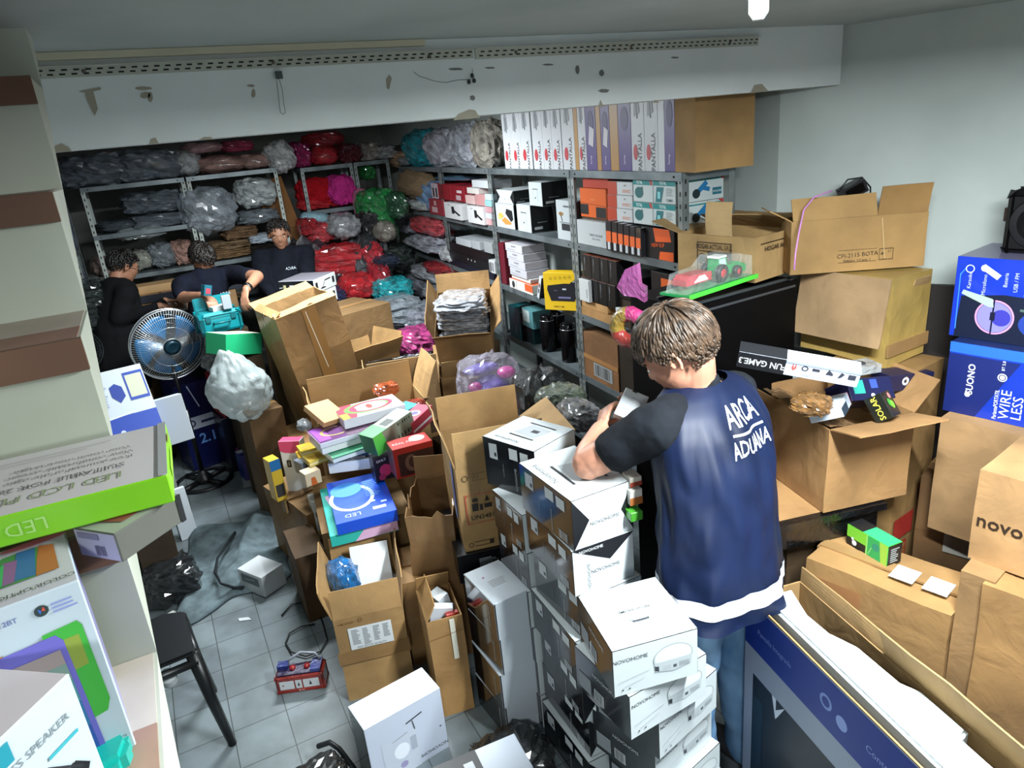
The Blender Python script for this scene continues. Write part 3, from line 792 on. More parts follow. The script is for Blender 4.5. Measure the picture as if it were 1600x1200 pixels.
# ================================================================== CARTONS AND THE HEAP IN THE MIDDLE
UN = ubox(.95, (711, 734), (669, 677), (797, 722), (715, 865))
M, d = UN; w = .36; M = M @ Matrix.Translation(((w - d[0]) / 2, 0, 0)); UNf = (M, (w, d[1], d[2]))
un = open_carton(UNf, 'open tan carton with a battery warning mark and recycling symbols', flaps=(2, 62, 4, 14), fl=(.15, .15, .15, .15), c='BD955C', seed=3, shiny=.15,
    prints=[('front', 'r', .06, .33, .075, .68, 'B0563F'), ('front', 'bars', .06, .665, .42, .685, 'B0563F', 14), ('front', 'bars', .06, .325, .42, .345, 'B0563F', 14), ('front', 'r', .405, .33, .42, .68, 'B0563F'),
            ('front', 'r', .13, .48, .20, .57, '2B2620'), ('front', 'r', .215, .48, .25, .55, '2B2620'), ('front', 'r', .265, .50, .35, .55, '2B2620'), ('front', 'r', .14, .59, .20, .63, '2B2620'), ('front', 'p', [(.275, .58), (.33, .58), (.302, .65)], '2B2620'),
            ('front', 't', 'UN3481', .24, .40, .075, '2B2620', 0, .012), ('front', 'ring', .09, .88, .035, '5C4A31', .026), ('front', 'r', .17, .84, .173, .92, '5C4A31'), ('front', 'r', .17, .84, .32, .844, '5C4A31'), ('front', 'r', .17, .92, .32, .924, '5C4A31'),
            ('front', 't', '11', .21, .885, .07, '5C4A31'), ('front', 'ring', .07, .08, .028, '5C4A31', .020), ('front', 'r', .11, .055, .33, .062, '5C4A31'), ('front', 'r', .11, .105, .33, .112, '5C4A31'), ('front', 'r', .28, .055, .33, .112, '3A3226'), ('front', 'p', [(.38, .05), (.44, .05), (.41, .12)], '8A7350'),
            ('left', 'r', .70, .30, .82, .97, '7C8FC4'), ('left', 'r', .73, .45, .79, .75, '3F55A8')])
uz = .95 - UN[1][2]; un_base = uz
fr = shifted(UNf, -.02, -.02, uz - .13, .128, dims=(.40, .40, .13))
product(fr, 'black box with fine printed lines under the battery-mark carton', 'box', faces={'top': '15161A'}, body='131418',
        prints=[('front', 'bars', .22, .15, .42, .8, 'AEB3B8', 12, False), ('front', 'bars', .55, .15, .92, .8, 'AEB3B8', 14, False), ('front', 'r', .44, .2, .5, .8, '2B2D31')], rough=.25)
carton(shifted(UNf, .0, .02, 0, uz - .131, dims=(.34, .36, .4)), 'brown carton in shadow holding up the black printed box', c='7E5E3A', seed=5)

# slumped brown carton
fr = ubox(.70, (636, 812), (604, 752), (712, 822), (662, 925)); M, d = fr
sl = open_carton(shifted(fr, -.02, 0, .0, .70, dims=(.21, .36, .5)), 'slumped brown open carton with a sagging rim left of the battery-mark carton', flaps=(None, None, 8, None), fl=.1, c='8F6A40', wear=.03, seed=11, ragged=.05, shiny=.3)

# open carton with the white printed sheet on its front
x0, x1 = onz((546, 1096), 0), onz((650, 1070), 0)
xd = (x1 - x0).normalized(); yd = Vector((-xd.y, xd.x, 0)); dm = ((x1 - x0).length, .40, .40)
FC = frame((x0 + x1) / 2 + yd * dm[1] / 2, xd, yd, dm)
fc = open_carton(FC, 'open carton on the floor with a printed white sheet taped to it', flaps=(-12, 8, 20, 14), fl=(.12, .13, .12, .14), c='B98F56', seed=8, shiny=.2,
    prints=[('front', 'r', .18, .62, .80, .88, 'D9DEDF'), ('front', 'bars', .22, .68, .34, .86, '4C5258', 11, False), ('front', 'bars', .38, .66, .49, .86, '4C5258', 12, False), ('front', 'bars', .53, .68, .63, .86, '4C5258', 11, False), ('front', 'bars', .67, .70, .77, .86, '4C5258', 10, False),
            ('front', 't', 'ANY GOOD QUALITY', .48, .64, .03, '30343A'), ('front', 'ring', .38, .96, .022, '7C5A34', .016), ('front', 'bars', .08, .94, .30, .96, '8A6338', 9)])
bm = bmesh.new(); w_, d_, h_ = dm; e = .006; bx(bm, -w_/2 - e, -d_/2 - e, .185, w_/2 + e, -d_/2 - .004, .245); bx(bm, w_/2 + .003, -d_/2 - e, .185, w_/2 + e, d_/2, .245)
mk('packing_tape', bm, TAPE(), fc)
# what stands in it
def inbox(fr, x, y, z, dims, yaw=0, pitch=0, roll=0):
    M, d = fr
    return M @ Matrix.Translation((x, y, z)) @ Matrix.Rotation(math.radians(yaw), 4, 'Z') @ Matrix.Rotation(math.radians(pitch), 4, 'X') @ Matrix.Rotation(math.radians(roll), 4, 'Y'), dims
product(inbox(FC, .035, -.08, .23, (.165, .012, .36), 3, -42, 2), 'plain white flat box standing in the sheet-marked carton', 'box', body='E8EDEE', seed=1)
product(inbox(FC, -.075, -.13, .30, (.085, .05, .065), 8, -20), 'small dark blue earphone box in the sheet-marked carton', 'box', body='23233F', prints=[('front', 't', 'SUONO', .55, .5, .42, 'D5D8E4', 0, .02), ('front', 'e', .15, .5, .15, 'D5D8E4')])
soft('lump', inbox(FC, -.085, .03, .33, (1, 1, 1))[0].translation, (.13, .20, .19), film('1186D8', .3), 'crumpled bright blue plastic bag in the sheet-marked carton', 'bag', 'plastic_bag', v=2)
soft('bag', inbox(FC, .12, .05, .22, (1, 1, 1))[0].translation, (.06, .2, .15), film('D5DBD8', .3), 'scrap of white plastic tucked in the sheet-marked carton', 'bag', 'plastic_bag', v=1)
soft('bag', inbox(FC, -.09, -.06, .2, (1, 1, 1))[0].translation, (.10, .12, .12), film('1C1E26', .3), 'black plastic bag under the small blue earphone box', 'bag', 'plastic_bag', v=3)

# narrow tall carton
x0, x1 = onz((692, 1121), 0), onz((740, 1106), 0); xd = (x1 - x0).normalized(); yd = Vector((-xd.y, xd.x, 0)); dm = ((x1 - x0).length + .01, .22, .45)
NC = frame((x0 + x1) / 2 + yd * dm[1] / 2, xd, yd, dm)
nc = open_carton(NC, 'narrow tall open carton with a strip of white tape', flaps=(None, None, -20, -35), fl=.08, c='B98B50', seed=12,
    prints=[('front', 'r', .62, .58, .76, .99, 'D9D5C4'), ('front', 'line', (0, .83), (1, .86), .006, '8A6338')])
product(inbox(NC, -.01, -.03, .36, (.085, .03, .11), -12, 8, 10), 'small white blue-edged box in the narrow carton', 'box', body='DCE2EA', prints=[('right', 'r', 0, 0, 1, 1, '2B3F8A')])
product(inbox(NC, .025, .04, .37, (.05, .07, .10), 25, 0, -12), 'small plain white box at the back of the narrow carton', 'box', body='D3DADD')
product(inbox(NC, .03, -.075, .37, (.05, .02, .075), 10, 0, 4), 'small red box at the front of the narrow carton', 'box', body='B23A32')

# brown carton between sheet carton and narrow carton, behind
carton(at(.70, 2.63, 0, -12, (.13, .28, .42)), 'taped brown carton wedged behind the narrow open carton', c='A87D49', seed=14, wear=.008, shiny=.3)
# ------------------------------------------------------------------ heap of small goods on cartons, centre
carton(at(.65, 3.25, 0, -8, (.42, .62, .50)), 'large brown carton under the heap of small product boxes', c='8C6A3E', seed=21, tape=('band',), shiny=.3)
OC = at(.90, 3.75, 0, -6, (.60, .32, .78))
open_carton(OC, 'wide open carton behind the heap with its long back flap standing up', flaps=(60, 16, 6, 10), fl=(.10, .22, .15, .12), c='B08A57', seed=23, bend=(0, .1, 0, 0), prints=[('right', 'r', .2, .5, .3, .6, '7A5C34')])
def pbox(fr, label, body=WHITE, faces=None, prints=(), rough=.35, coat=.2, **k):
    return product(fr, label, 'box', 'product_box', faces or {}, body, prints, rough=rough, coat=coat, **k)
LR = ubox(.62, (525, 820), (504, 757), (621, 798), h=.055)
pbox(LR, 'bright blue flat box with a white ring lamp picture', body='0F52D6', coat=.5, prints=[
    ('top', 'ring', .36, .50, .30, 'DCE9F6', .25, .8), ('top', 'e', .30, .72, .17, '3E8FE6', .9), ('top', 't', 'LED', .30, .12, .10, 'C9DDF5', 180), ('top', 'bars', .60, .45, .88, .85, '5E96EA', 9, False),
    ('top', 'r', .62, .30, .72, .34, 'C9DDF5'), ('top', 'r', .80, .24, .90, .28, 'C9DDF5'), ('top', 'r', .64, .12, .86, .18, 'E3EEF8')])
M, d = shifted(LR, -.02, .05, .505, .054, dims=(LR[1][0] + .03, LR[1][1] + .06, .05))
pbox((M, d), 'teal and pink ring lamp box under the bright blue box', body='35BDAE', faces={'left': '9C6E84'}, prints=[('top', 'p', [(.1, .6), (.6, .72), (1, .62), (1, .86), (.5, .9), (.05, .8)], 'E4B9DA'), ('front', 'p', [(.35, 0), (1, .1), (1, 1), (.5, .9)], 'E4B9DA'), ('left', 'r', .3, 0, .6, 1, 'B58AA0')])
pbox(tbox(.69, (512, 725), (582, 716), d=.10, h=.055), 'long white box lying behind the bright blue box', faces={'left': 'A3A8AA', 'top': 'A3A8AA'}, body='E6EBF2')
pbox(tbox(.735, (527, 705), (576, 701), d=.07, h=.06), 'small black box with two words in white', body='201C20', prints=[('front', 't', 'PERSONAL', .55, .70, .26, 'E8E4E6', 0, .02), ('front', 't', 'MASSAGER', .62, .30, .26, 'E8E4E6', 0, .02), ('front', 'r', .02, .05, .1, .6, '8E2030'), ('left', 'r', 0, .3, 1, 1, 'B9BEC0')])
pbox(tbox(.75, (582, 718), (613, 710), d=.10, h=.12), 'dark box with a bright pink oval and the word ONLY', body='241C2A', prints=[('front', 't', 'ONLY', .40, .86, .15, 'E9E4EA', 10, .02), ('front', 'ell', .55, .42, .30, .26, 'D8396F'), ('front', 'ell', .35, .15, .18, .14, 'B0305E')])
pbox(tbox(.83, (613, 704), (675, 688), d=.12, h=.15), 'red box with a dark window leaning by the battery-mark carton', body='B52B24', faces={'left': '6B4A54'}, prints=[('front', 'r', .10, .06, 1.0, .80, '3A1D18'), ('front', 'ell', .42, .45, .16, .28, '7A5848'), ('front', 'ell', .44, .47, .09, .18, '4A2E26'), ('top', 't', 'REAL FEEL', .38, .45, .22, 'E3C9C2', 0, .01), ('top', 'ell', .72, .6, .2, .3, 'C9B9B4')])
try:
    fr = fit(3.35, (592, 681), (577, 667), (652, 642), (606, 703), 1.03)
    M, d = fr; d = (.25, max(d[1], .09), .09)
except Exception: M, d = at(.75, 3.2, .75, 20, (.25, .1, .09))
fr = at(.83, 3.13, .79, 24, (.26, .10, .10), 0, -9)
pbox(fr, 'green and grey box tilted across the heap', body='7E8A78', faces={'top': 'A9C2AC', 'left': '2F6A3C'}, prints=[('front', 'p', [(0, 0), (.30, 0), (.22, 1), (0, 1)], '58C24E'), ('front', 'bars', .55, .08, .95, .3, '2B3A2E', 5), ('top', 'r', 0, 0, .35, 1, '3DBB54'), ('top', 'r', .40, .2, .62, .7, '1B2A20'), ('front', 'bars', .6, .75, .95, .9, '3A3A30', 6)])
pbox(at(1.00, 3.22, .78, 38, (.20, .09, .08), 0, -5), 'red striped box behind the green and grey box', body='B23A4A', faces={'top': 'C9586A'}, prints=[('top', 'ring', .5, .5, .34, 'E3E6EC', .22), ('top', 'ring', .5, .5, .16, '3A6ABA', .06), ('front', 'r', .0, .3, 1, .45, 'E3E6EC')])
pbox(at(.98, 3.38, .79, 22, (.16, .10, .05), 0, -4), 'small teal box at the back of the heap', body='4FA6B0')
pbox(ubox(.87, (537, 657), (529, 637), (627, 628), h=.05), 'long white box with a multicoloured ring on its lid', body='DDE3EA', prints=[
    ('top', 'p', [(0, 0), (.22, 0), (.30, .5), (.28, 1), (0, 1)], 'B8354A'), ('top', 'r', 0, 0, .12, .4, 'D99A3A'), ('top', 'ring', .50, .55, .40, '5F9A48', .30, 1.6), ('top', 'ring', .54, .55, .36, 'A33A5A', .29, 1.6), ('top', 'ell', .51, .55, .05, .16, 'B5473E')])
pbox(ubox(.815, (500, 694), (483, 671), (592, 664), h=.026), 'purple-topped flat box in the heap', body='DCDCE8', faces={'top': '5B2F68'}, prints=[('top', 'r', .02, .1, .22, .9, '8A3FA6'), ('top', 'ring', .38, .5, .28, '9C8A5A', .22, 1.3), ('top', 'r', .46, 0, 1, 1, '54324E'), ('front', 't', 'LUMINA', .7, .5, .6, '8A90A0')])
pbox(ubox(.786, (503, 702), (484, 682), (596, 672), h=.03), 'flat white box under the purple-topped one', body='E1E4EA', prints=[('front', 't', 'SISTEMA', .72, .5, .55, '4A4F5A')])
pbox(ubox(.752, (520, 716), (500, 700), (604, 688), h=.028), 'flat white and green box third down in the heap', body='D9E2DE', faces={'top': '2F8A62'}, prints=[('front', 'r', 0, .75, 1, 1, '2F8A62')])
pbox(corner((507, 661), 3.55, 22, (.15, .17, .03), 22, 6), 'small plain brown box resting at the back left of the heap', body='C39A68', rough=.7, coat=0)
carton(at(.345, 3.22, 0, 0, (.14, .30, .36)), 'small dark carton under the tall slim box', c='5A4228', seed=157, tape=())
pbox(tbox(.71, (434, 690), (467, 689), d=.06, h=.345), 'tall slim white box with a pink top standing at the left of the heap', body='DDE3E8', faces={'top': 'D2476E'}, prints=[
    ('front', 'r', 0, .84, 1, 1, 'DE4A7A'), ('front', 'ell', .5, .85, .5, .05, 'DE4A7A'), ('front', 'r', .22, .56, .42, .68, '2A2D30'), ('front', 't', 'NEW', .32, .62, .03, 'E6EBEC', 90, .004), ('front', 'bars', .5, .5, .75, .76, 'B3B8BC', 5), ('front', 't', 'SMART', .4, .10, .03, '6B7076', 0), ('front', 'p', [(.82, 0), (1, 0), (1, .2), (.9, .1)], 'C43A66')])
for k, (L, R, z, c, lb) in enumerate([((470, 706), (498, 698), .70, 'D8B53A', 'yellow flat box, upper one left of the small black box'), ((467, 716), (497, 708), .665, 'C9A52E', 'yellow flat box, lower one left of the small black box'), ((483, 722), (512, 712), .69, 'CDB24A', 'yellow and white flat box touching the long white box')]):
    pbox(tbox(z, L, R, d=.10, h=.03), lb, body=c, faces={'front': 'D9C25A'}, prints=[('front', 'r', .0, .3, 1, .6, 'E6DDB4'), ('top', 'r', .1, .2, .8, .6, 'B8912A')])
pbox(tbox(.66, (476, 742), (500, 733), d=.07, h=.07), 'small cream and orange box beside the tall slim box', body='D9C3A4', prints=[('front', 'p', [(.3, 0), (.7, 0), (.6, .6), (.35, .6)], 'C9632A')])
pbox(tbox(.66, (470, 725), (492, 716), d=.08, h=.07), 'small grey camera box behind the tall slim box', body='6F7680', prints=[('front', 'ring', .5, .5, .3, '2A2D33', .15)])
pbox(tbox(.66, (420, 722), (436, 716), d=.08, h=.235), 'yellow and blue box at the left end of the heap', body='D2A92F', faces={'front': 'D8B53A'}, prints=[('front', 'r', 0, .75, 1, 1, '2A72B0'), ('front', 'r', .1, .1, .9, .4, '3A3A3C')])
pbox(tbox(.48, (487, 785), (503, 780), d=.10, h=.22), 'white box with a grey camera drawing left of the sheet-marked carton', body='D5D9D4', prints=[('front', 'ring', .6, .66, .12, '7C8288', .07), ('front', 'r', 0, 0, 1, .25, 'B9A06A')])
soft('lump', (.50, 3.52, .80), (.07, .09, .06), film('A8ADB0', .3), 'dented metal-grey ball of crumpled wrap by the tall leaning carton', 'plastic wrap', 'plastic_bag', v=1)
soft('bag', (.99, 3.66, .83), (.13, .09, .07), film('D8632A', .3), 'crumpled orange snack bag inside the wide open carton', 'bag', 'snack_bag', v=4)
soft('bag', (1.08, 3.45, .78), (.10, .08, .06), film('C8401E', .3), 'small red-orange packet behind the red striped box', 'packet', 'snack_bag', v=2)
# flap panels and black bin-bag edge behind
fr = at(1.22, 4.08, 0, -14, (.42, .28, .74))
oc2 = open_carton(fr, 'open carton with a tall upright side flap, black plastic over its rim', flaps=(10, 5, 12, 8), fl=(.20, .12, .1, .14), c='AD8A5B', seed=27, prints=[('front', 'bars', .18, .5, .45, .98, '8A6B42', 6)])
flapmark = [o for o in oc2.children if o.name.startswith('flap')][0]
bm = bmesh.new()
pts = [(-.21 + .42 * k / 12, -.155 + .02 * noise.noise(Vector((k, 1, 0))), .935 + .012 * noise.noise(Vector((k * 1.3, 5, 0)))) for k in range(13)]
tube(bm, [(p[0], p[1] + .17, p[2] - .05) for p in pts], [.012 + .006 * math.sin(k * 2.2) for k in range(13)], 8)
for i in range(6):
    x = -.2 + i * .025; bx(bm, x, .0, .80, x + .03, .012, .90)
worn(bm, .008, 3, 12)
M = fr[0]
o = mk('bin_bag', bm, film('0E0F12', .25), M=M.copy()); tag(o, 'black plastic bag bunched along the rim of the upright-flap carton', 'bag')

# tall leaning carton
def okfit(k, O, L, R, B, fb):
    try: return fit(k, O, L, R, B)
    except Exception as e: print('FITFAIL', O); return fb
M2, d = corner((430, 500), 4.05, 12, (.40, .32, .88), 3, -9)
open_carton((M2, d), 'tall worn brown carton leaning left with a torn top edge', flaps=(-70, None, 75, -60), fl=(.06, .05, .09, .05), c='A77E4C', seed=31, ragged=.03, wear=.012, shiny=.35, bend=(.2, 0, 0, 0),
    prints=[('front', 'r', .40, .0, .62, 1, '9A713E'), ('front', 'line', (.45, .98), (.52, .55), .006, 'E6DCC6'), ('front', 'line', (.30, .12), (.42, .16), .008, 'E6DCC6')])
# boxes behind it
for k, (z, O, L, R, B, lb) in enumerate([(1.27, (489, 438), (432, 441), (527, 424), (489, 461), 'black desk lamp box with a white end, upper one of two'), (1.165, (489, 461), (436, 463), (530, 447), (491, 479), 'black desk lamp box with a white end, lower one of two')]):
    fr = ubox(z, O, L, R, h=.10); M, d = fr
    product((M, (d[0], min(d[1], .42), d[2])), lb, 'box', 'lamp_box', {'left': GB, 'top': '8D8A94', 'front': 'DCE1E2'}, 'DCE1E2', [('front', 'line', (.35, .25), (.5, .7), .05, '22242A'), ('front', 'line', (.5, .7), (.75, .72), .08, '22242A'), ('front', 'ell', .38, .22, .12, .05, '22242A'), ('front', 'r', .82, .3, .92, .75, '22242A'), ('front', 'r', .06, .3, .16, .75, '22242A'), ('left', 'r', .12, .3, .2, .7, 'B9B48C'), ('left', 'r', .3, .6, .42, .68, 'C9CDCF'), ('left', 'r', .68, .3, .76, .7, 'B9B48C'), ('left', 'line', (.0, .5), (.1, .52), .05, 'C9CDCF')], 'desk lamp boxes')
carton(at(1.13, 5.05, 0, 20, (.55, .45, 1.06)), 'brown carton supporting the desk lamp boxes', c='7A5C38', seed=33)
product(at(.70, 4.66, 1.02, 22, (.22, .26, .18), 0, 0), 'white-topped box with a dark tool drawing behind the tall leaning carton', 'box', faces={'left': GB, 'front': GB}, body='D3D9DE', prints=[('top', 't', 'mila', .45, .5, .34, '2F343C', 8, .02)])
carton(at(.74, 4.70, 0, 12, (.34, .32, 1.015)), 'brown carton supporting the white-topped box', c='6E5333', seed=34)
for i, (x, y, z, yw, dm, c, f_) in enumerate([(1.12, 4.62, 0, 20, (.40, .32, .80), 'A07A4A', (30, 20, 12, 35)), (1.62, 4.12, 0, -14, (.28, .28, .72), 'B08A55', (30, 10, 25, 45))]):
    open_carton(at(x, y, z, yw, dm), ['half-open brown carton among the bags behind the heap', 'small open carton with crossed flaps behind the upright-flap carton'][i], flaps=f_, fl=.14, c=c, seed=41 + i, shiny=.2)

# ------------------------------------------------------------------ left middle: fan corner goods
_b = ony((384, 640), 4.15); bm = bmesh.new(); bmesh.ops.create_icosphere(bm, subdivisions=5, radius=1)
for v in bm.verts:
    p = v.co.copy(); n_ = noise.noise(p * 1.3) * .14 + (abs(noise.noise(p * 2.6 + Vector((3, 1, 0)))) - .2) * .16 + (abs(noise.noise(p * 6)) - .2) * .05
    top = max(0, p.z - .35); p = p * (1 + n_); p.x = p.x * (1 - .75 * top) - .35 * top; p.y *= (1 - .75 * top); p.z += .25 * top
    v.co = Vector((p.x * .17, p.y * .15, p.z * .19 + .17))
bag_ = mk('plastic_bag', bm, milky('A4AFAF'), M=Matrix.Translation(_b - Vector((0, 0, .03))), smooth=True); tag(bag_, 'large translucent white plastic bag beside the tall leaning carton', 'bag')
carton(at(.37, 4.26, 0, 8, (.20, .26, .742)), 'narrow brown carton under the large translucent white bag', c='6B4F30', seed=50)
carton(at(.55, 4.22, 0, 8, (.26, .40, .52)), 'brown carton right of the large translucent white bag', c='8B6638', seed=51)
_g = dep((366, 552), 4.45); fr = at(_g.x, _g.y, _g.z, 30, (.26, .20, .13), 0, 14)
product(fr, 'green box with a pale speckled lid behind the translucent bag', 'box', body='1FA06A', faces={'top': 'B9B7A4'}, rough=.4)
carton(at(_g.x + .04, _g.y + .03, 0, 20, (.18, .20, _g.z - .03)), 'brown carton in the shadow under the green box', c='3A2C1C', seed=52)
product(at(.33, 5.30, .42, 12, (.30, .24, .30)), 'dark red box beside the fan pole', 'box', body='96202A', faces={'top': 'B8323A'}, prints=[('front', 'r', .05, .05, .95, .7, '6E1820')])
pbox(at(.33, 5.30, .0, 8, (.34, .26, .415)), 'dark box with printed speakers under the dark red box', body='15182A', prints=[('front', 'r', .35, .30, .95, .42, 'B8322A'), ('front', 'r', .55, .25, .68, .85, 'D9A03A'), ('front', 'bars', .57, .30, .66, .8, '6A3E12', 8, False), ('front', 'ring', .85, .5, .10, '2F6AC0', .06), ('front', 'ring', .25, .35, .10, 'B0508A', .05)])
pbox(at(.02, 5.52, .0, 14, (.26, .30, .66)), 'tall dark blue box with curving light streaks left of the fan pole', body='11164A', prints=[('front', 'line', (.35, .98), (.55, .72), .012, 'C9D5F0'), ('front', 'r', .1, .48, .9, .62, 'C4CBDC'), ('front', 'ring', .25, .55, .04, '2A2D55', .025), ('front', 'r', .5, .53, .85, .56, '2A2D55'), ('front', 't', '2.1', .6, .35, .16, '6FA0E8', 0, .02)])
pbox(at(.42, 5.02, .0, 12, (.40, .12, .20)), 'long blue and purple game box on the floor behind the fan base', body='1C2F7A', prints=[('front', 'r', 0, .0, .45, 1, '6A5BA8'), ('front', 't', 'GAMING', .72, .3, .22, 'C9D5F0', 0, .01), ('front', 'ring', .62, .7, .12, '3FA0E0', .07), ('top', 'r', .0, .4, 1, .9, 'D2D8E4')])
# flat white box with a blue shield, and the pale boxes under it
SBf = corner((172, 697), 3.35, 10, (.245, .06, .37), -35, 0, (-1, -1, 0))
pbox(SBf, 'white flat box with a blue shield and blue lower panel', body='CBD4DE', faces={'left': '23409A', 'right': '3A66B8'}, prints=[
    ('front', 'r', .06, .0, 1, .34, '2747A8'), ('front', 'p', [(.32, .62), (.44, .52), (.56, .60), (.54, .74), (.43, .80), (.32, .76)], '2A4296'), ('front', 'r', .62, .52, .98, .92, '2F4CA6'), ('front', 'r', .65, .56, .95, .88, 'C9CCB4'), ('front', 'line', (.1, .33), (.6, .36), .02, 'DDE6F2'), ('front', 'e', .3, .12, .03, 'C9D5F0'), ('front', 'bars', .12, .5, .28, .8, 'A9B4C4', 8, False)])
_p = SBf[0].translation
pbox(at(_p.x + .13, _p.y + .12, .80, 12, (.22, .08, .24), -12), 'pale white box behind the shield-printed box', body='BFC8D0')
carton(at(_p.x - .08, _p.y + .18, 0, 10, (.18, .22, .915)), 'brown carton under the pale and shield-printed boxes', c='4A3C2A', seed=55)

# brown carton left of the heap
carton(at(.43, 3.62, 0, 14, (.20, .5, .42)), 'creased brown carton between the fan base and the heap', c='8F6A3C', seed=56, wear=.012, shiny=.2)
# ================================================================== RIGHT SIDE
# black cabinet behind the man
BLK = paint('030304', .6, 0, .12)
a, b_ = onz((1000, 500), 1.50), onz((1200, 452), 1.50)
y0 = 1.90
M, d = at(1.93, 2.10, 0, 4, (.56, .34, 1.50))
cab = product((M, d), 'tall black glossy cabinet standing behind the man', 'cabinet', 'black_cabinet', body=BLK, prints=[('front', 'line', (.02, .985), (.98, .985), .006, '3A3E40')])
bm = bmesh.new()
for i, (x, y) in enumerate(((-.26, -.15), (.26, -.15), (-.26, .15), (.26, .15))): bx(bm, x - .012, y - .012, 1.50, x + .012, y + .012, 1.506)
for yy in (-.15, .02): bx(bm, -.27, yy, 1.50, .27, yy + .012, 1.508)
mk('top_rail', bm, paint('4A5052', .35, .4), cab)

# "Hogar" carton on the cabinet
HG = ubox(1.69, (1178, 373), (1062, 363), (1238, 355), h=.17); M, d = HG
M = M.copy(); HGf = (M, (min(d[0], .25), min(d[1], .40), .17))
hc = open_carton(HGf, 'brown carton with a black stamped panel, flaps half open, on the cabinet', flaps=(None, -60, None, None), fl=.12, c='A98753', seed=61)
HD = HGf[1]
def stamp(face):
    return [(face, 'r', .10, .12, .40, .84, 'A98753'), ]
printing(hc, HD, [('left', 'r', .28, .82, .72, .835, '2A2119'), ('left', 'r', .28, .62, .72, .635, '2A2119'), ('left', 'r', .28, .14, .72, .155, '2A2119'), ('left', 'r', .28, .14, .29, .835, '2A2119'), ('left', 'r', .71, .14, .72, .835, '2A2119'), ('left', 'r', .42, .26, .72, .62, '2A2119'),
    ('left', 'r', .28, .25, .72, .262, '2A2119'), ('left', 't', 'HOGAR ACTUAL S.R.L.', .50, .73, .16, '2A2119', 0, .01, .62), ('left', 'e', .35, .44, .13, '2A2119'), ('left', 'ring', .35, .44, .10, 'A98753', .09), ('left', 't', 'INDUSTRIA ARGENTINA', .57, .50, .08, 'A98753', 0, 0, .6), ('left', 't', 'PRODUCTO NACIONAL', .57, .36, .08, 'A98753', 0, 0, .6),
    ('front', 't', 'HOGAR ACTUAL', .6, .7, .15, '2A2119', 0, .01), ('front', 'r', .1, .83, .95, .85, '2A2119')], off=.004)
up = Vector((0, 0, 1)); w_, dd, hh = HD
flap(hc, .12, .13, Vector((-w_/2, -.02, hh)), Vector((0, 1, 0)), up, -8, 'B59563', .15, 5)
flap(hc, dd - .01, .12, Vector((w_/2, 0, hh)), Vector((0, -1, 0)), up, -72, 'A08050', 0, 7)
flap(hc, w_ - .01, .15, Vector((0, dd/2, hh)), Vector((1, 0, 0)), up, -75, 'A08050', 0, 8)

# CFI-2115 carton
fr = tbox(1.735, (1237, 347), (1452, 330), d=.14, h=.20); M, d = fr
cf = open_carton(fr, 'large brown carton stamped BOTA with upright flaps near the right wall', flaps=(None, None, None, 60), fl=(.1, .1, .1, .09), c='A67F49', seed=63,
    prints=[('front', 't', 'CFI-2115 BOTA', .50, .30, .11, '4A3A28', 2), ('front', 'r', .66, .18, .76, .19, '4A3A28'), ('front', 'r', .66, .38, .76, .39, '4A3A28'), ('front', 'r', .66, .18, .663, .39, '4A3A28'), ('front', 'r', .76, .18, .763, .39, '4A3A28'), ('front', 't', '11', .735, .33, .07, '4A3A28'), ('front', 'p', [(.67, .28), (.70, .28), (.685, .33)], '4A3A28'),
            ('front', 'r', .36, .17, .64, .175, '4A3A28'), ('front', 'r', .36, .40, .64, .405, '4A3A28'), ('front', 't', 'Edition: 1/Cant: 1', .5, .2, .07, '4A3A28'), ('front', 'line', (.66, .95), (.70, .2), .012, 'C9AE7C')])
w_, dd, hh = d
flap(cf, w_ * .62, .085, Vector((-w_ * .18, -dd/2, hh)), Vector((1, 0, 0)), up, -22, 'A67F49', .0, 9)
flap(cf, w_ * .36, .105, Vector((w_ * .31, -dd/2, hh)), Vector((1, 0, 0)), up, 6, '9C7642', .15, 4)
# power adapter and pink cable on it
bm = bmesh.new(); p0 = dep((1335, 306), 2.74)
bx(bm, -.045, -.03, 0, .045, .03, .05); bx(bm, -.035, -.031, .008, .035, -.029, .042, 1)
tube(bm, [(-.05, 0, .01), (-.09, -.01, -.01), (-.13, -.01, -.03)], .004, 6, 0)
tube(bm, [(-.05, 0, .045), (0, 0, .07), (.05, .0, .05), (.065, 0, .0), (.05, 0, -.04)], .0035, 6, 0)
o = mk('power_adapter', bm, [paint('1B1A1C', .35), paint('050505', .2)], M=Matrix.Translation(p0) @ Matrix.Rotation(math.radians(-28), 4, 'Z') @ Matrix.Rotation(math.radians(-25), 4, 'Y')); tag(o, 'black adapter with a looping cord sticking out of the BOTA carton', 'adapter')
bm = bmesh.new(); pts = [dep(p, 2.60) for p in ((1300, 298), (1272, 308), (1256, 328), (1249, 360), (1243, 395), (1241, 422))]
tube(bm, pts, .0032, 6); o = mk('pink_cable', bm, paint('B77BB0', .4)); tag(o, 'thin pink cable hanging down the left of the BOTA carton', 'cable')

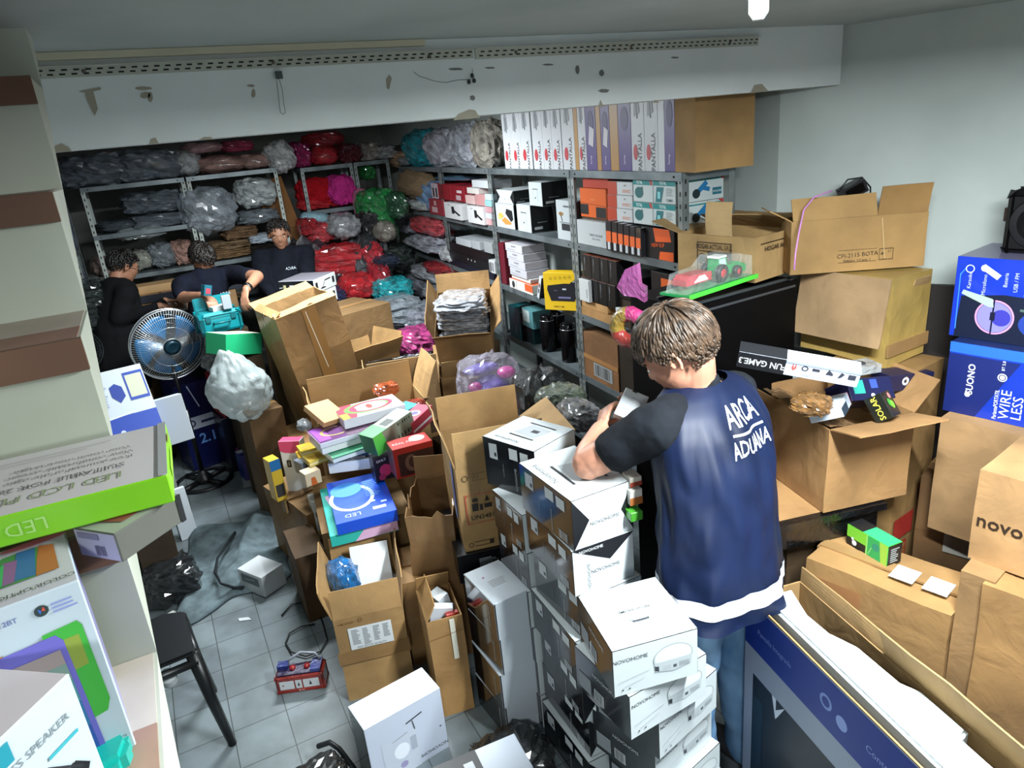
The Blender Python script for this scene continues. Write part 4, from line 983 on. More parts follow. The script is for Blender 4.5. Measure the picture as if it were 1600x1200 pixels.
# toy tractor pack on the cabinet edge
base_p = dep((1150, 452), 2.62)
PK = corner((1077, 462), 2.42, 11, (.40, .13, .012), 0, 0, (-1, -1, 1)); M = PK[0]
tp = empty('toy_tractor_pack', M, 'packaged toy tractor with red trailer on a green card, on the cabinet edge', 'toy')
GR, RD, WH_, BK = paint('12924A', .3, coat=.4), paint('B5202C', .3, coat=.4), paint('DDE3E3', .4), paint('0B0B0C', .5)
bm = bmesh.new(); bx(bm, -.2, -.065, 0, .2, .065, .008); bx(bm, -.2, -.067, -.004, .2, -.064, .012, 1); mk('backing_card', bm, [GR, paint('46C43A', .4)], tp)
bm = bmesh.new(); z0 = .012
prism(bm, [(.02, z0 + .018), (.13, z0 + .018), (.135, z0 + .04), (.12, z0 + .05), (.075, z0 + .052), (.065, z0 + .085), (.02, z0 + .085), (.012, z0 + .04)], -.022, .022)
mk('tractor_body', bm, GR, tp)
bm = bmesh.new(); prism(bm, [(.024, z0 + .055), (.066, z0 + .055), (.060, z0 + .080), (.024, z0 + .080)], -.0228, .0228); mk('cab_glass', bm, paint('B9D4D2', .1), tp)
bm = bmesh.new(); prism(bm, [(.014, z0 + .084), (.068, z0 + .084), (.064, z0 + .091), (.018, z0 + .091)], -.024, .024); mk('cab_roof', bm, WH_, tp)
for x, r in ((.025, .032), (.118, .022)):
    for s in (-1, 1):
        bm = bmesh.new(); T = Matrix.Translation((x, s * .026, z0 + r)) @ Matrix.Rotation(-s * math.pi / 2, 4, 'X')
        lathe(bm, [(r * .6, -.001), (r, 0), (r, .014), (r * .6, .016)], 20, 0, T); lathe(bm, [(r * .6, .0), (r * .5, .0165)], 16, 1, T); mk('wheel', bm, [BK, RD], tp)
bm = bmesh.new(); prism(bm, [(-.17, z0 + .02), (-.03, z0 + .02), (-.03, z0 + .05), (-.15, z0 + .055), (-.17, z0 + .04)], -.03, .03); prism(bm, [(-.13, z0 + .025), (-.05, z0 + .025), (-.07, z0 + .045), (-.10, z0 + .045)], -.0315, .0315, 1); mk('trailer', bm, [RD, WH_], tp)
bm = bmesh.new(); prism(bm, [(.14, z0 + .01), (.19, z0 + .01), (.19, z0 + .035), (.15, z0 + .05)], -.02, .02); mk('front_loader', bm, GR, tp)
bm = bmesh.new(); prism(bm, [(-.19, .009), (.195, .009), (.19, .08), (.10, .105), (.0, .11), (-.05, .075), (-.17, .07)], -.045, .045); mk('clear_blister', bm, clear('E6F0EE', .13, .08), tp)

# carton with a torn brown flap
yf = ubox(1.53, (1397, 437), (1212, 425), (1447, 420), (1377, 567)); M, d = yf; d = (.24, .37, .33)
M = corner(onz((1397, 437), 1.53), None, 4, d)[0]
yc = carton((M, d), 'yellowish taped carton with a torn brown flap over its face, by the right wall', c='B59449', seed=65, wear=.01, tape=('low',), shiny=.45)
flap(yc, .37, .25, Vector((-d[0]/2 - .012, .0, d[2] + .002)), Vector((0, 1, 0)), Vector((0, 0, -1)), 8, 'AE8C62', .05, 13, name='torn_flap')
flap(yc, .10, .09, Vector((.05, -d[1]/2 - .01, d[2] - .02)), Vector((1, 0, 0)), Vector((0, 0, -1)), 15, 'B5915E', .2, 3, name='torn_flap')
# brown carton column under it
carton(at(2.41, 1.68, 0, 8, (.27, .30, 1.195)), 'tall brown carton with red stamps under the yellowish carton', c='A37B46', seed=66, shiny=.3, wear=.008, prints=[
    ('front', 'r', .02, .42, .55, .50, 'A8322A'), ('front', 'r', .02, .30, .42, .40, 'A8322A'), ('front', 'r', .05, .31, .2, .39, 'A37B46'), ('front', 'r', .24, .31, .39, .39, 'A37B46'), ('front', 't', 'Y', .12, .35, .06, 'A8322A'), ('front', 't', 'E', .32, .35, .06, 'A8322A')])

# big open carton with gadget boxes
FB = ubox(1.10, (1295, 672), (1190, 600), (1405, 630), (1277, 805)); M, d = FB
M = corner(onz((1295, 672), 1.10), None, -14, (.34, .48, .32))[0]; d = (.34, .48, .32); FB = (M, d)
fbx = open_carton(FB, 'open brown carton full of gadget boxes beside the man', flaps=(78, 40, None, None), fl=(.15, .14, .1, .1), c='B08350', seed=67, shiny=.3, wear=.006)
bm = bmesh.new(); N = 9
g = [[bm.verts.new((-d[0]/2 + .02 + (.15) * i / N - .01, -d[1]/2 + .005 + d[1] * .85 * j / N, d[2] + .008 + .012 * noise.noise(Vector((i * .7, j * .7, 2))) - .05 * (i / N) ** 2)) for j in range(N + 1)] for i in range(N + 1)]
for i in range(N):
    for j in range(N): bm.faces.new((g[i][j], g[i+1][j], g[i+1][j+1], g[i][j+1]))
mk('plastic_wrapped_flap', bm, film('A98560', .3, 12), fbx, smooth=True)
fg = corner((1146, 575), 1.62, -10, (.40, .035, .05), 0, 7)
product((FB[0] @ Matrix.Translation((0, 0, .012)), (.30, .44, .24)), 'plain inner box filling the open gadget carton', 'box', body='8A6A44', rough=.7)
FGM, FGd = between((1150, 572), 2.40, (1338, 606), 2.30, .06, .062, 25)
product((FGM, FGd), 'long black and white game box wrapped in film on the open gadget carton', 'box', 'game_box', body='D5DCEA', faces={'left': '1A1B1F'}, coat=.7, prints=[
    ('front', 'r', 0, 0, .40, 1, '1E2024'), ('front', 't', 'FUN GAME.3', .21, .5, .55, 'D3D6DA', 180, .02, .8), ('front', 'p', [(.45, .55), (.46, .9), (.47, .55), (.485, .9), (.49, .55), (.47, .4)], 'C8605A'), ('front', 'ring', .56, .65, .17, '3A3F4C', .11), ('front', 'r', .62, .58, .68, .75, '3A3F4C'), ('front', 'p', [(.73, .5), (.79, .5), (.79, .6), (.75, .85)], '3A3F4C'), ('front', 'p', [(.83, .4), (.85, .8), (.88, .7), (.86, .5)], '3A3F4C'), ('front', 'r', .91, .45, .97, .75, '3A3F4C'),
    ('front', 't', 'FUN GAME', .62, .22, .18, '8A94AC', 180), ('top', 'r', 0, 0, .4, 1, '26282C'), ('front', 'r', .40, .85, 1, 1, 'A9BCDD')])
NAVY = '1A1C3E'
product(corner((1322, 592), 2.45, -8, (.18, .12, .08), -35, 8), 'dark navy gadget box lying behind the small white box', 'box', body=NAVY, prints=[('front', 'r', .1, .3, .35, .9, '2F9A8A'), ('front', 'r', .5, .5, .66, .9, '3A52A8'), ('front', 'e', .5, .18, .1, 'E6EBEC'), ('top', 'r', .1, .3, .35, .8, '2F9A8A')], coat=.4)
product(corner((1312, 632), 2.34, 28, (.12, .11, .045), -22, 0), 'small white box with a red and black edge in the open gadget carton', 'box', body='CBD8E4', prints=[('top', 'r', .3, .4, .7, .8, '7F97AC'), ('front', 'r', 0, 0, .6, .7, '2A3A4A'), ('right', 'r', 0, 0, 1, 1, 'C23A35')])
product(corner((1375, 614), 2.38, 25, (.08, .06, .09), -35, 12), 'black box with a green clover-like mark in the open gadget carton', 'box', body='12160F', coat=.4, prints=[('front', 'e', .42, .55, .16, '3FA83A'), ('front', 'e', .62, .45, .16, '7FC83A'), ('front', 'e', .7, .8, .12, 'D98A8A'), ('left', 't', 'SOLAR', .5, .5, .3, 'D9D24A', 90, .01)])
product(corner((1392, 588), 2.52, -10, (.20, .09, .06), 0, 6), 'long navy box with a white round mark at the right of the open gadget carton', 'box', body=NAVY, prints=[('front', 'ring', .35, .6, .25, 'E6EBEC', .12), ('front', 't', 'SUONO', .72, .6, .3, 'E6EBEC', 180, .01)])
soft('bag', dep((1268, 626), 2.36) - Vector((0, 0, .04)), (.11, .12, .06), film('A97A42', .3), 'crumpled brown paper wad taped on the open gadget carton', 'paper wad', 'paper_wad', v=3, yaw=20)
bm = bmesh.new(); pb = dep((1330, 582), 2.55)
bx(bm, -.09, -.04, 0, .09, .04, .03); lathe(bm, [(.022, .031), (.016, .034)], 14, 1, Matrix.Translation((.03, 0, 0)))
o = mk('blister_pack', bm, [clear('BFC4C6', .55, .15), paint('3A3D40')], M=Matrix.Translation(pb) @ Matrix.Rotation(math.radians(-16), 4, 'Z')); tag(o, 'clear blister pack with a dark gadget under the yellowish carton', 'pack')

# black tub below
bm = bmesh.new()
ox, oy, oz = 1.94, 1.78, .66
bx(bm, -.22, -.26, 0, .22, .26, .105); bx(bm, -.24, -.28, .085, .24, .28, .112)
o = mk('plastic_tub', bm, film('101114', .3, 6), M=at(ox + .03, oy - .02, oz, -14)[0]); tag(o, 'black plastic-covered tub under the open gadget carton', 'tub')
M, d = at(1.97, 1.76, .773, -14, (.36, .50, .004))
product((M, d), 'flat brown cardboard sheet between the tub and the gadget carton', 'cardboard sheet', 'cardboard_sheet', body=card('B08350'))
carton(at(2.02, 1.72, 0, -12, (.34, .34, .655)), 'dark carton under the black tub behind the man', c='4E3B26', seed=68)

# large taped carton in front, with a green box on it
BR = tbox(.65, (1260, 872), (1488, 960), d=.24, h=.65); M, d = BR
bc = carton(BR, 'large worn taped carton on the right with a white strap band', c='AE834D', seed=70, wear=.012, tape=('top', 'band'), shiny=.35, prints=[
    ('front', 'line', (0, .60), (.5, .52), .008, 'C9BCA4'), ('front', 'line', (.5, .52), (1, .56), .008, 'C9BCA4'), ('front', 'r', .08, .70, .42, .92, 'A5744A'), ('front', 'p', [(.70, .50), (.72, .56), (.715, .48)], '3A2A1C'), ('front', 'p', [(.78, .46), (.79, .53), (.785, .44)], '3A2A1C'), ('front', 'p', [(.50, .60), (.52, .62), (.51, .57)], '3A2A1C'),
    ('top', 'r', .54, .25, .70, .6, 'C3C9C8'), ('top', 'r', .76, .25, .92, .6, 'CDD3D2')])
GX = ubox(.65 + .085, (1393, 857), (1315, 818), (1418, 850), h=.08); M, d = GX
gx = product((M, (min(d[0], .07), min(d[1], .17), .08)), 'bright green and black small appliance box on the large taped carton', 'box', 'green_box', body='3DBB3A', faces={'front': '15171A', 'top': '35B078'}, prints=[
    ('left', 'r', 0, 0, .48, .42, '14171A'), ('left', 'r', .48, 0, .52, 1, '8FD86A'), ('left', 'r', .52, 0, 1, 1, '2FA85A'), ('left', 'p', [(.0, .42), (.48, .42), (.48, 1), (.0, 1)], '7BCB3A'), ('left', 'ell', .72, .62, .09, .18, '2A8F72'), ('left', 'line', (.55, .1), (.62, .5), .02, 'C9E8A8'), ('left', 'p', [(.86, 0), (1, 0), (1, 1), (.80, 1)], '9CCB4A'), ('left', 'e', .20, .25, .13, 'E6EBEC'), ('left', 'e', .15, .42, .07, 'E6EBEC'),
    ('top', 'r', 0, .62, 1, 1, '14171A'), ('front', 'bars', .2, .15, .8, .85, 'B9C0BE', 7, False)])

# TV carton, open at the top, foam inside
L3, R3 = onz((1168, 930), .80), onz((1440, 1200), .80)
xd = (R3 - L3); xd.z = 0; xd.normalize(); yd = Vector((-xd.y, xd.x, 0)); W3 = .98; D3 = .18
TVf = frame(L3 - Vector((0, 0, .80)) + xd * W3 / 2 + yd * D3 / 2, xd, yd, (W3, D3, .80))
tv = open_carton(TVf, 'open television carton with blue band and dark screen picture, white foam inside', flaps=(None, None, 4, None), fl=(.1, .1, .05, .1), c='A5804F', seed=72, wear=.003, prints=[
    ('front', 'r', 0, 0, 1, 1, '9AA3B4'), ('front', 'r', 0, .80, 1, .995, '16308A'), ('front', 'p', [(.045, 0), (1, 0), (1, .69), (.045, .69)], '0A1420'), ('front', 'p', [(.14, .69), (.16, .69), (.16, .64), (.20, .69), (.17, .62), (.16, .60)], 'DDE4EE'),
    ('front', 't', 'Pantalla Integrada', .14, .895, .030, '6F84C4', 0, .01, .9), ('front', 'ring', .36, .90, .028, '7F94D0', .018), ('front', 'e', .42, .88, .025, '8FA4DE'), ('front', 't', 'Control Remoto', .60, .89, .035, '8FA4DE', 0, 0), ('front', 'r', .05, .2, .10, .6, '10283A')])
M, d = TVf
bm = bmesh.new()
fp = [(-W3/2 + .02, -.055), (W3/2 - .02, -.055), (W3/2 - .02, .05), (.12, .05), (.11, .078), (-.02, .078), (-.06, .055), (-.20, .05), (-.27, .02), (-.36, .015), (-W3/2 + .02, .045)]
prism(bm, [(x, y) for x, y in fp], .55, .80, axis='z'); bmesh.ops.bevel(bm, geom=[e for e in bm.edges if abs(e.verts[0].co.z - e.verts[1].co.z) < .01 and e.verts[0].co.z > .7], offset=.008, segments=2, affect='EDGES')
foam = mk('foam_insert', bm, wallmat('BFC8C9', 'C8D0D1', 'white_foam', .8), M=M.copy()); tag(foam, 'white moulded foam block inside the open television carton', 'foam')
flap(tv, .62, .09, Vector((.16, D3/2, .80)), Vector((1, 0, 0)), Vector((0, 0, 1)), 12, 'A5804F', .1, 6)

# tall cartons at the right edge
M, d = tbox(.80, (1501, 890), (1545, 915), d=.10, h=.80)
carton(corner(onz((1501, 890), .80), None, -78, (.09, .40, .80)), 'narrow upright brown board edge beside the dark gap at right', c='A98150', seed=74, tape=())
carton(corner(onz((1537, 912), .79), None, -80, (.45, .34, .79)), 'tall plain carton at the right edge with creased top', c='A67C48', seed=75, wear=.01, tape=(), shiny=.2)
NB_ = corner(onz((1532, 733), 1.10), None, -80, (.42, .30, .30))
carton(NB_, 'tan carton printed with dark rounded letters at the right edge', c='B98D5A', seed=76, wear=.003, prints=[('front', 't', 'novohome', .33, .46, .20, '33281F', 0, .012)], tape=())
carton(corner(onz((1470, 652), 1.052), None, -80, (.60, .30, .45)), 'tan carton under the blue speaker boxes', c='B1895A', seed=77, tape=(), prints=[])
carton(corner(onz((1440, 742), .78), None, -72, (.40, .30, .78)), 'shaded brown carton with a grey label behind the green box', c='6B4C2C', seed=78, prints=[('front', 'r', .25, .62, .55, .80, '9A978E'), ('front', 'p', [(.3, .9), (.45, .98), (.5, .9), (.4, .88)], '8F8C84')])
product(at(1.60, .62, 0, -80, (.25, .2, .28)), 'small blue and white box at the bottom right corner', 'box', body='1F2FA8', prints=[('top', 'r', .02, .1, .9, .9, '2A3AC0'), ('top', 'line', (.1, .2), (.8, .7), .08, 'C9D2F0')])

# blue speaker boxes
S1 = corner(onz((1497, 400), 1.60), None, -80, (.52, .28, .285))
S2 = corner(onz((1486, 533), 1.314), None, -80, (.52, .28, .26))
bl = '0F35B8'
product(S1, 'blue speaker box with glowing round driver picture, upper one at right', 'box', 'speaker_box', body=bl, faces={'top': '6C6A84', 'left': '0B1236'}, coat=.5, prints=[
    ('front', 'p', [(.03, .0), (.9, .0), (.9, .52), (.30, .58), (.05, .52)], '0A1630'), ('front', 'line', (.035, .1), (.03, .8), .012, '3F8AF0'), ('front', 'line', (.03, .78), (.07, .9), .012, '3F8AF0'),
    ('front', 'ring', .26, .30, .21, 'E39AD0', .19), ('front', 'e', .26, .30, .185, '8A86D0'), ('front', 'e', .30, .30, .10, '3A3AA8'), ('front', 'r', .245, .08, .255, .52, '0C1030'), ('front', 'r', .235, .26, .265, .36, '0C1030'),
    ('front', 'ell', .52, .26, .12, .16, '24409A'), ('front', 'ell', .50, .22, .05, .08, '1F9A72'), ('front', 'ell', .60, .28, .04, .07, 'A85A8A'), ('front', 'line', (.40, .42), (.7, .40), .03, '4F6A62'),
    ('front', 'p', [(.06, .60), (.24, .52), (.25, .42), (.22, .42), (.05, .55)], 'A9C2B4'), ('front', 'ring', .085, .86, .05, 'C9D5F0', .038), ('front', 'line', (.16, .90), (.26, .78), .07, 'E3EAF6'), ('front', 'ring', .17, .88, .04, 'E3EAF6', .025),
    ('front', 't', 'Karaoke', .09, .72, .06, 'C9D5F0', 90), ('front', 't', 'Microfono', .18, .68, .06, 'C9D5F0', 90), ('front', 't', 'Bateria', .30, .76, .06, 'C9D5F0', 90), ('front', 't', 'USB / FM', .36, .74, .06, 'C9D5F0', 90), ('front', 't', 'Luces LED', .42, .72, .06, 'C9D5F0', 90), ('front', 'r', .47, .64, .53, .94, 'C9D5F0'), ('front', 'r', .476, .65, .524, .93, bl), ('front', 't', 'Conexion USB', .50, .79, .05, 'C9D5F0', 90), ('front', 'ring', .68, .85, .08, 'C9D5F0', .07)])
product(S2, 'blue wireless speaker box with an outlined 8 inch mark, lower one at right', 'box', 'speaker_box', body='1237B0', faces={'left': '0B1236', 'top': '10245A'}, coat=.5, prints=[
    ('front', 'r', .0, .86, 1, 1, '2A6AD8'), ('front', 'p', [(0, 0), (.2, 0), (.42, .84), (0, .84)], '142468'), ('front', 't', 'SUONO', .15, .52, .12, 'E9EEF6', 90, .02), ('front', 'e', .14, .30, .035, 'E9EEF6'), ('front', 'ring', .33, .62, .055, 'E9EEF6', .042), ('front', 'e', .33, .62, .03, 'E9EEF6'), ('front', 't', 'BT 5.0', .33, .78, .05, 'E9EEF6', 90),
    ('front', 't', 'ParlantePORTATIL', .315, .24, .07, 'E9EEF6', 90, .004, .75), ('front', 't', 'WIRE', .37, .26, .17, 'E9EEF6', 90), ('front', 't', 'LESS', .44, .24, .17, 'E9EEF6', 90), ('front', 'ring', .58, .14, .11, 'E9EEF6', .10), ('front', 't', '8"', .58, .14, .16, 'E9EEF6', 90, .02),
    ('front', 'p', [(.50, .30), (.56, .24), (1, .28), (1, .84), (.58, .84), (.50, .74)], '0E2038'), ('front', 'p', [(.56, .36), (1, .34), (1, .78), (.58, .78)], '182E48'), ('front', 'ring', .78, .56, .12, 'D85A9A', .10)])
# black speaker on top
sp = at(2.675, 1.335, 1.602, -80, (.18, .12, .20)); M, d = sp
spk = empty('black_speaker', M, 'black portable speaker on top of the blue speaker boxes', 'speaker')
bm = bmesh.new(); solid_box(bm, d); bmesh.ops.bevel(bm, geom=bm.edges[:], offset=.012, segments=3, affect='EDGES'); mk('speaker_body', bm, paint('0C0B0D', .35), spk)
bm = bmesh.new(); bx(bm, -d[0]/2 - .022, -.03, .10, -d[0]/2, .02, .145); mk('side_latch', bm, paint('2A1B14', .4), spk)
bm = bmesh.new(); lathe(bm, [(.085, 0), (.08, .006), (.03, -.01), (.0, -.004)], 24, 0, Matrix.Translation((0, -d[1]/2, .10)) @ Matrix.Rotation(math.pi/2, 4, 'X')); mk('speaker_cone', bm, paint('1A1A1E', .5), spk)
product(at(2.655, 1.68, 0, -61, (.40, .035, 1.44)), 'added dark panel standing in for the dark gap between yellowish carton and speaker boxes', 'panel', 'added_gap_panel', body='1C1510', rough=.8)  # panel added, near-black so the gap reads as shade
carton(at(2.62, 1.02, 0, -80, (.36, .30, .60)), 'brown carton on the floor under the right wall stacks', c='6E4F2E', seed=79)
# ================================================================== GOODS ON THE LONG SHELF ROW
def rowy(px, z, off=0.0):
    lo, hi = 2.0, 9.0
    for _ in range(40):
        m = (lo + hi) / 2; X = ROW(m)
        if proj((X[0] + off, m, z))[0] > px: lo = m
        else: hi = m
    return lo
def rbox(p0, p1, z, h, d=.24, off=.004, yaw=0):
    """box on the row: left and right pixel columns of its front, shelf height"""
    y0, y1 = rowy(p0, z, off), rowy(p1, z, off)          # y0 farther
    a = Vector((ROW(y0)[0] + off, y0, z + .0015)); b = Vector((ROW(y1)[0] + off, y1, z + .0015)); x = (b - a)
    M, dm = frame((a + b) / 2 + Vector((-x.y, x.x, 0)).normalized() * d / 2, x, Vector((-x.y, x.x, 0)), (x.length - .001, d, h))
    return M @ Matrix.Rotation(math.radians(yaw), 4, 'Z'), dm
BRN, PUR, WHT = 'A67F4B', '55487A', 'B9BCC0'
tall = [(790, 803, WHT), (803, 817, WHT), (817, 833, WHT), (835, 851, WHT), (851, 865, WHT), (865, 880, WHT), (881, 900, WHT), (900, 906, BRN), (906, 918, WHT), (918, 934, PUR), (934, 941, BRN), (941, 955, PUR), (955, 968, BRN), (968, 988, PUR), (988, 1008, WHT), (1008, 1029, WHT), (1029, 1039, 'plain'), (1039, 1055, PUR)]
def rank(i, n, w):
    nm = ['leftmost', 'second from the left', 'third from the left', 'fourth from the left', 'fifth from the left', 'sixth from the left', 'seventh from the left', 'eighth from the left', 'ninth from the left', 'tenth from the left']
    return 'rightmost' if i == n - 1 else nm[i]
cnt = {}
tot = {c: sum(1 for t in tall if t[2] == c) for c in (WHT, BRN, PUR, 'plain')}
for a, b_, c in tall:
    i = cnt.get(c, 0); cnt[c] = i + 1
    kind = {WHT: 'tall grey-white picture box on top of the shelf row', BRN: 'tall narrow brown box on top of the shelf row', PUR: 'tall purple box on top of the shelf row', 'plain': 'plain white tall box on top of the shelf row between picture box and purple box'}[c]
    lb = kind if c == 'plain' else kind + ', ' + rank(i, tot[c], '')
    pr = []
    if c == WHT: pr = [('front', 't', 'PANTALLA', .68, .22, .11, '3A3A3E', 90, .01, .8), ('front', 'ell', .32, .22, .16, .09, 'A8323A'), ('front', 'p', [(.25, .62), (.7, .66), (.6, .85), (.45, .95), (.3, .86)], '8A8E94'), ('front', 'line', (.5, .6), (.45, .84), .02, '4A4D52')]
    if c == PUR: pr = [('front', 'ell', .5, .62, .3, .14, '3A3060'), ('front', 't', 'lamp', .45, .14, .06, 'C9C4DA', 90)] + ([('front', 'p', [(.25, .34), (.7, .30), (.85, .52), (.4, .57)], 'B9B7BE')] if i < 2 else [])
    product(rbox(a, b_, 1.925, .36 + .01 * math.sin(a), .24, .006), lb, 'box', 'tall_box', body='C3C6C9' if c == 'plain' else c, prints=pr, group='tall boxes on top of the shelf row')
carton(rbox(1056, 1068, 1.925, .36, .25, .006)[0:1][0] and (frame(Vector((2.125, 2.32, 1.9265)), Vector((.97, -.12, 0)), Vector((.12, .97, 0)), (.275, .16, .37))), 'large plain brown carton at the near end on top of the shelf row', c='A67F4B', seed=91, tape=(), wear=.002)
# --- shelf 1.55, near bay
Z = 1.55
ORG, TEA = 'C2521C', '157A7A'
def total(z, i):
    fr = rbox(990, 1056, z, .098, .25, .012)
    product(fr, 'teal and white power tool box at the near end of the shelf, ' + ['lower one', 'upper one'][i], 'tool box', 'tool_box', body='B9C2C2', group='teal and white power tool boxes', prints=[
        ('front', 'r', 0, .76, 1, 1, TEA), ('front', 't', 'TOTAL', .16, .87, .2, 'DDE6E6', 0, .01, .8), ('front', 't', 'TOTAL', .72, .87, .2, 'DDE6E6', 0, .01, .8), ('front', 'p', [(.40, 1), (.46, 1), (.48, .76), (.44, .76)], 'B23A3A'), ('front', 'r', .485, 0, .50, 1, '9AA5A5'), ('front', 'p', [(.55, .05), (.68, .05), (.74, .7), (.58, .7)], '1A6A70'), ('front', 'r', .60, .2, .66, .5, '7FC4C8'),
        ('front', 'ell', .15, .42, .10, .25, '1F5F62'), ('front', 'line', (.1, .5), (.24, .62), .14, '1F5F62'), ('front', 't', 'COMBO', .87, .15, .16, '1F4F52', 0, .01, .8), ('front', 'bars', .80, .35, .95, .7, '8A9494', 5, False),
        ('right', 'line', (0, .88), (1, .88), .06, TEA), ('right', 'line', (.42, .32), (.64, .78), .22, '1E6FA0'), ('right', 'line', (.56, .55), (.70, .45), .18, '1E6FA0'), ('right', 'ell', .42, .33, .08, .20, '1C2A30'), ('right', 'p', [(.88, 1), (1, 1), (1, .8)], 'B23A3A'), ('right', 'r', .76, .2, .95, .5, '2A6A78'), ('right', 't', 'AMOLADORA', .86, .34, .12, 'DDE6E6', 0, 0, .6), ('right', 't', '115mm', .12, .3, .13, '3A4A4A')])
# base goods of the near bay
fr = rbox(1003, 1054, Z, .135, .22, .004)
product(fr, 'black box with orange panels and red lettering at the near end of the shelf', 'box', body='121013', prints=[('front', 'p', [(.45, .55), (.92, .62), (.86, 1), (.38, 1)], 'D8571A'), ('front', 'p', [(.55, 0), (.98, 0), (.98, .30), (.58, .26)], 'D8571A'), ('front', 't', 'NEW SUP', .52, .45, .17, 'C9501A', 4, .02)])
total(Z + .142, 0); total(Z + .242, 1)
for k in range(6):
    a = 948 + k * 9.2
    product(rbox(a, a + 8.2, Z, .145 - .003 * k, .14, -.02), 'film-wrapped black and orange pack standing on the shelf edge, ' + ['leftmost', 'second', 'third', 'fourth', 'fifth', 'rightmost'][k], 'pack', 'gadget_pack', body='1B1B1F', coat=.8, group='black and orange packs in a row',
            prints=[('front', 'r', .05, .30, .95, .66, 'D8602A'), ('front', 'r', .3, .05, .75, .30, 'B9BEC4')])
product(rbox(903, 948, Z, .125, .20, .0), 'plain white carton with small grey print on the shelf', 'box', body='A9AEB0', prints=[('front', 't', 'TABLET LOCK BOX', .66, .45, .13, '5A6068', 0, .005, .9), ('front', 't', 'SIZE: 3 CODES', .66, .30, .10, '5A6068', 0, 0)])
carton(rbox(906, 990, Z + .126, .012, .2, .03), 'dark board lying between the shelf goods', c='4A3A26', seed=94, tape=(), wear=0)
for k in range(3):
    product(rbox(950, 989, Z + .14 + .062 * k, .060, .22, .02), 'red and white flat tool box beside the teal boxes, ' + ['bottom', 'middle', 'top'][k], 'box', 'tool_box', body='B9BDBF', group='red and white flat tool boxes', prints=[('front', 'r', 0, 0, .38, 1, 'A8381C'), ('front', 't', 'set', .7, .75, .25, '7A5A50'), ('front', 'bars', .6, .2, .95, .45, 'C07A5A', 4, False)])
product(rbox(908, 948, Z + .14, .145, .14, .02), 'orange box with black squares leaning on the shelf', 'box', body='C75A22', prints=[('front', 'r', 0, .10, .32, .45, '141214'), ('front', 'r', .62, .02, 1, .38, '141214'), ('front', 'line', (0, .5), (1, .42), .02, '7A3212'), ('front', 't', 'ORANGE', .5, .62, .08, 'E09A62')], coat=.4)
product(rbox(911, 950, Z + .287, .05, .12, .025), 'clear and red plastic case on top of the orange box', 'case', body='A83A28', coat=.8)
# --- shelf 1.55, second bay
def wb(p0, p1, z, h, lb, d=.22, off=.006, pic=0, name='appliance_box'):
    pr = [('front', 't', 'NOVOHOME', .28, .92, .035, '4A4F55'), ('front', 'ring', .5, .3, .035, '2A2C30', .0)]
    if pic == 1: pr = [('front', 'line', (.32, .7), (.32, .2), .01, '8A9096'), ('front', 'line', (.68, .7), (.68, .2), .01, '8A9096'), ('front', 'r', .3, .70, .7, .73, '3A3D42'), ('front', 'e', .5, .35, .035, '1A1C20'), ('front', 't', 'novo', .25, .88, .04, '4A4F55')]
    if pic == 2: pr = [('front', 'p', [(.55, .62), (.62, .82), (.92, .76), (.95, .40), (.82, .30)], '17181B'), ('front', 'p', [(.30, .30), (.50, .46), (.85, .26), (.80, .18), (.50, .16)], 'B5793A'), ('front', 'ell', .28, .5, .14, .12, 'C99A4A'), ('front', 'ell', .2, .38, .1, .06, 'D9B46A'), ('front', 't', 'NOVO', .15, .94, .05, '4A4F55')]
    if pic == 3: pr = [('front', 'p', [(0, 0), (0, 1), (.2, .5)], '121317'), ('front', 'p', [(1, 0), (1, 1), (.82, .5)], '121317'), ('front', 't', 'NOVO', .5, .35, .1, '4A4F55')]
    if pic == 4: pr = [('front', 't', 'novohome', .52, .86, .09, '1A1C20', 0, .01, .8), ('front', 'ell', .25, .66, .12, .05, '8A6A42'), ('front', 'r', .25, .25, .9, .42, '22252A'), ('front', 'r', .15, .44, .95, .46, '5A6068'), ('front', 'line', (.2, .7), (.3, .48), .03, '3A3020')]
    pr += [('right', 'r', .1, .1, .35, .2, 'B9BDC0'), ('right', 'line', (.2, .35), (.5, .35), .02, 'A9ADB0')]
    return product(rbox(p0, p1, z, h, d, off), lb, 'appliance box', name, {'right': '0F1013', 'left': '0F1013'}, 'A6ADB0', pr)
wb(777, 805, Z, .155, 'white box with a dark grill picture, left end of the second bay', pic=2)
wb(777, 803, Z + .157, .085, 'black-notched white box on top of the grill picture box', pic=3)
wb(810, 831, Z, .165, 'slim white and black jug box, lower one of two', pic=1)
wb(828, 848, Z + .167, .135, 'slim white and black jug box stacked on the lower one', pic=1)
wb(872, 903, Z, .215, 'tall white box with large dark lettering behind the post', pic=4, d=.12)
product(rbox(833, 868, Z, .15, .10, .15), 'black box deep in the second bay', 'box', body='101115', prints=[('front', 'r', .5, .15, .8, .4, 'B0B4B8')])
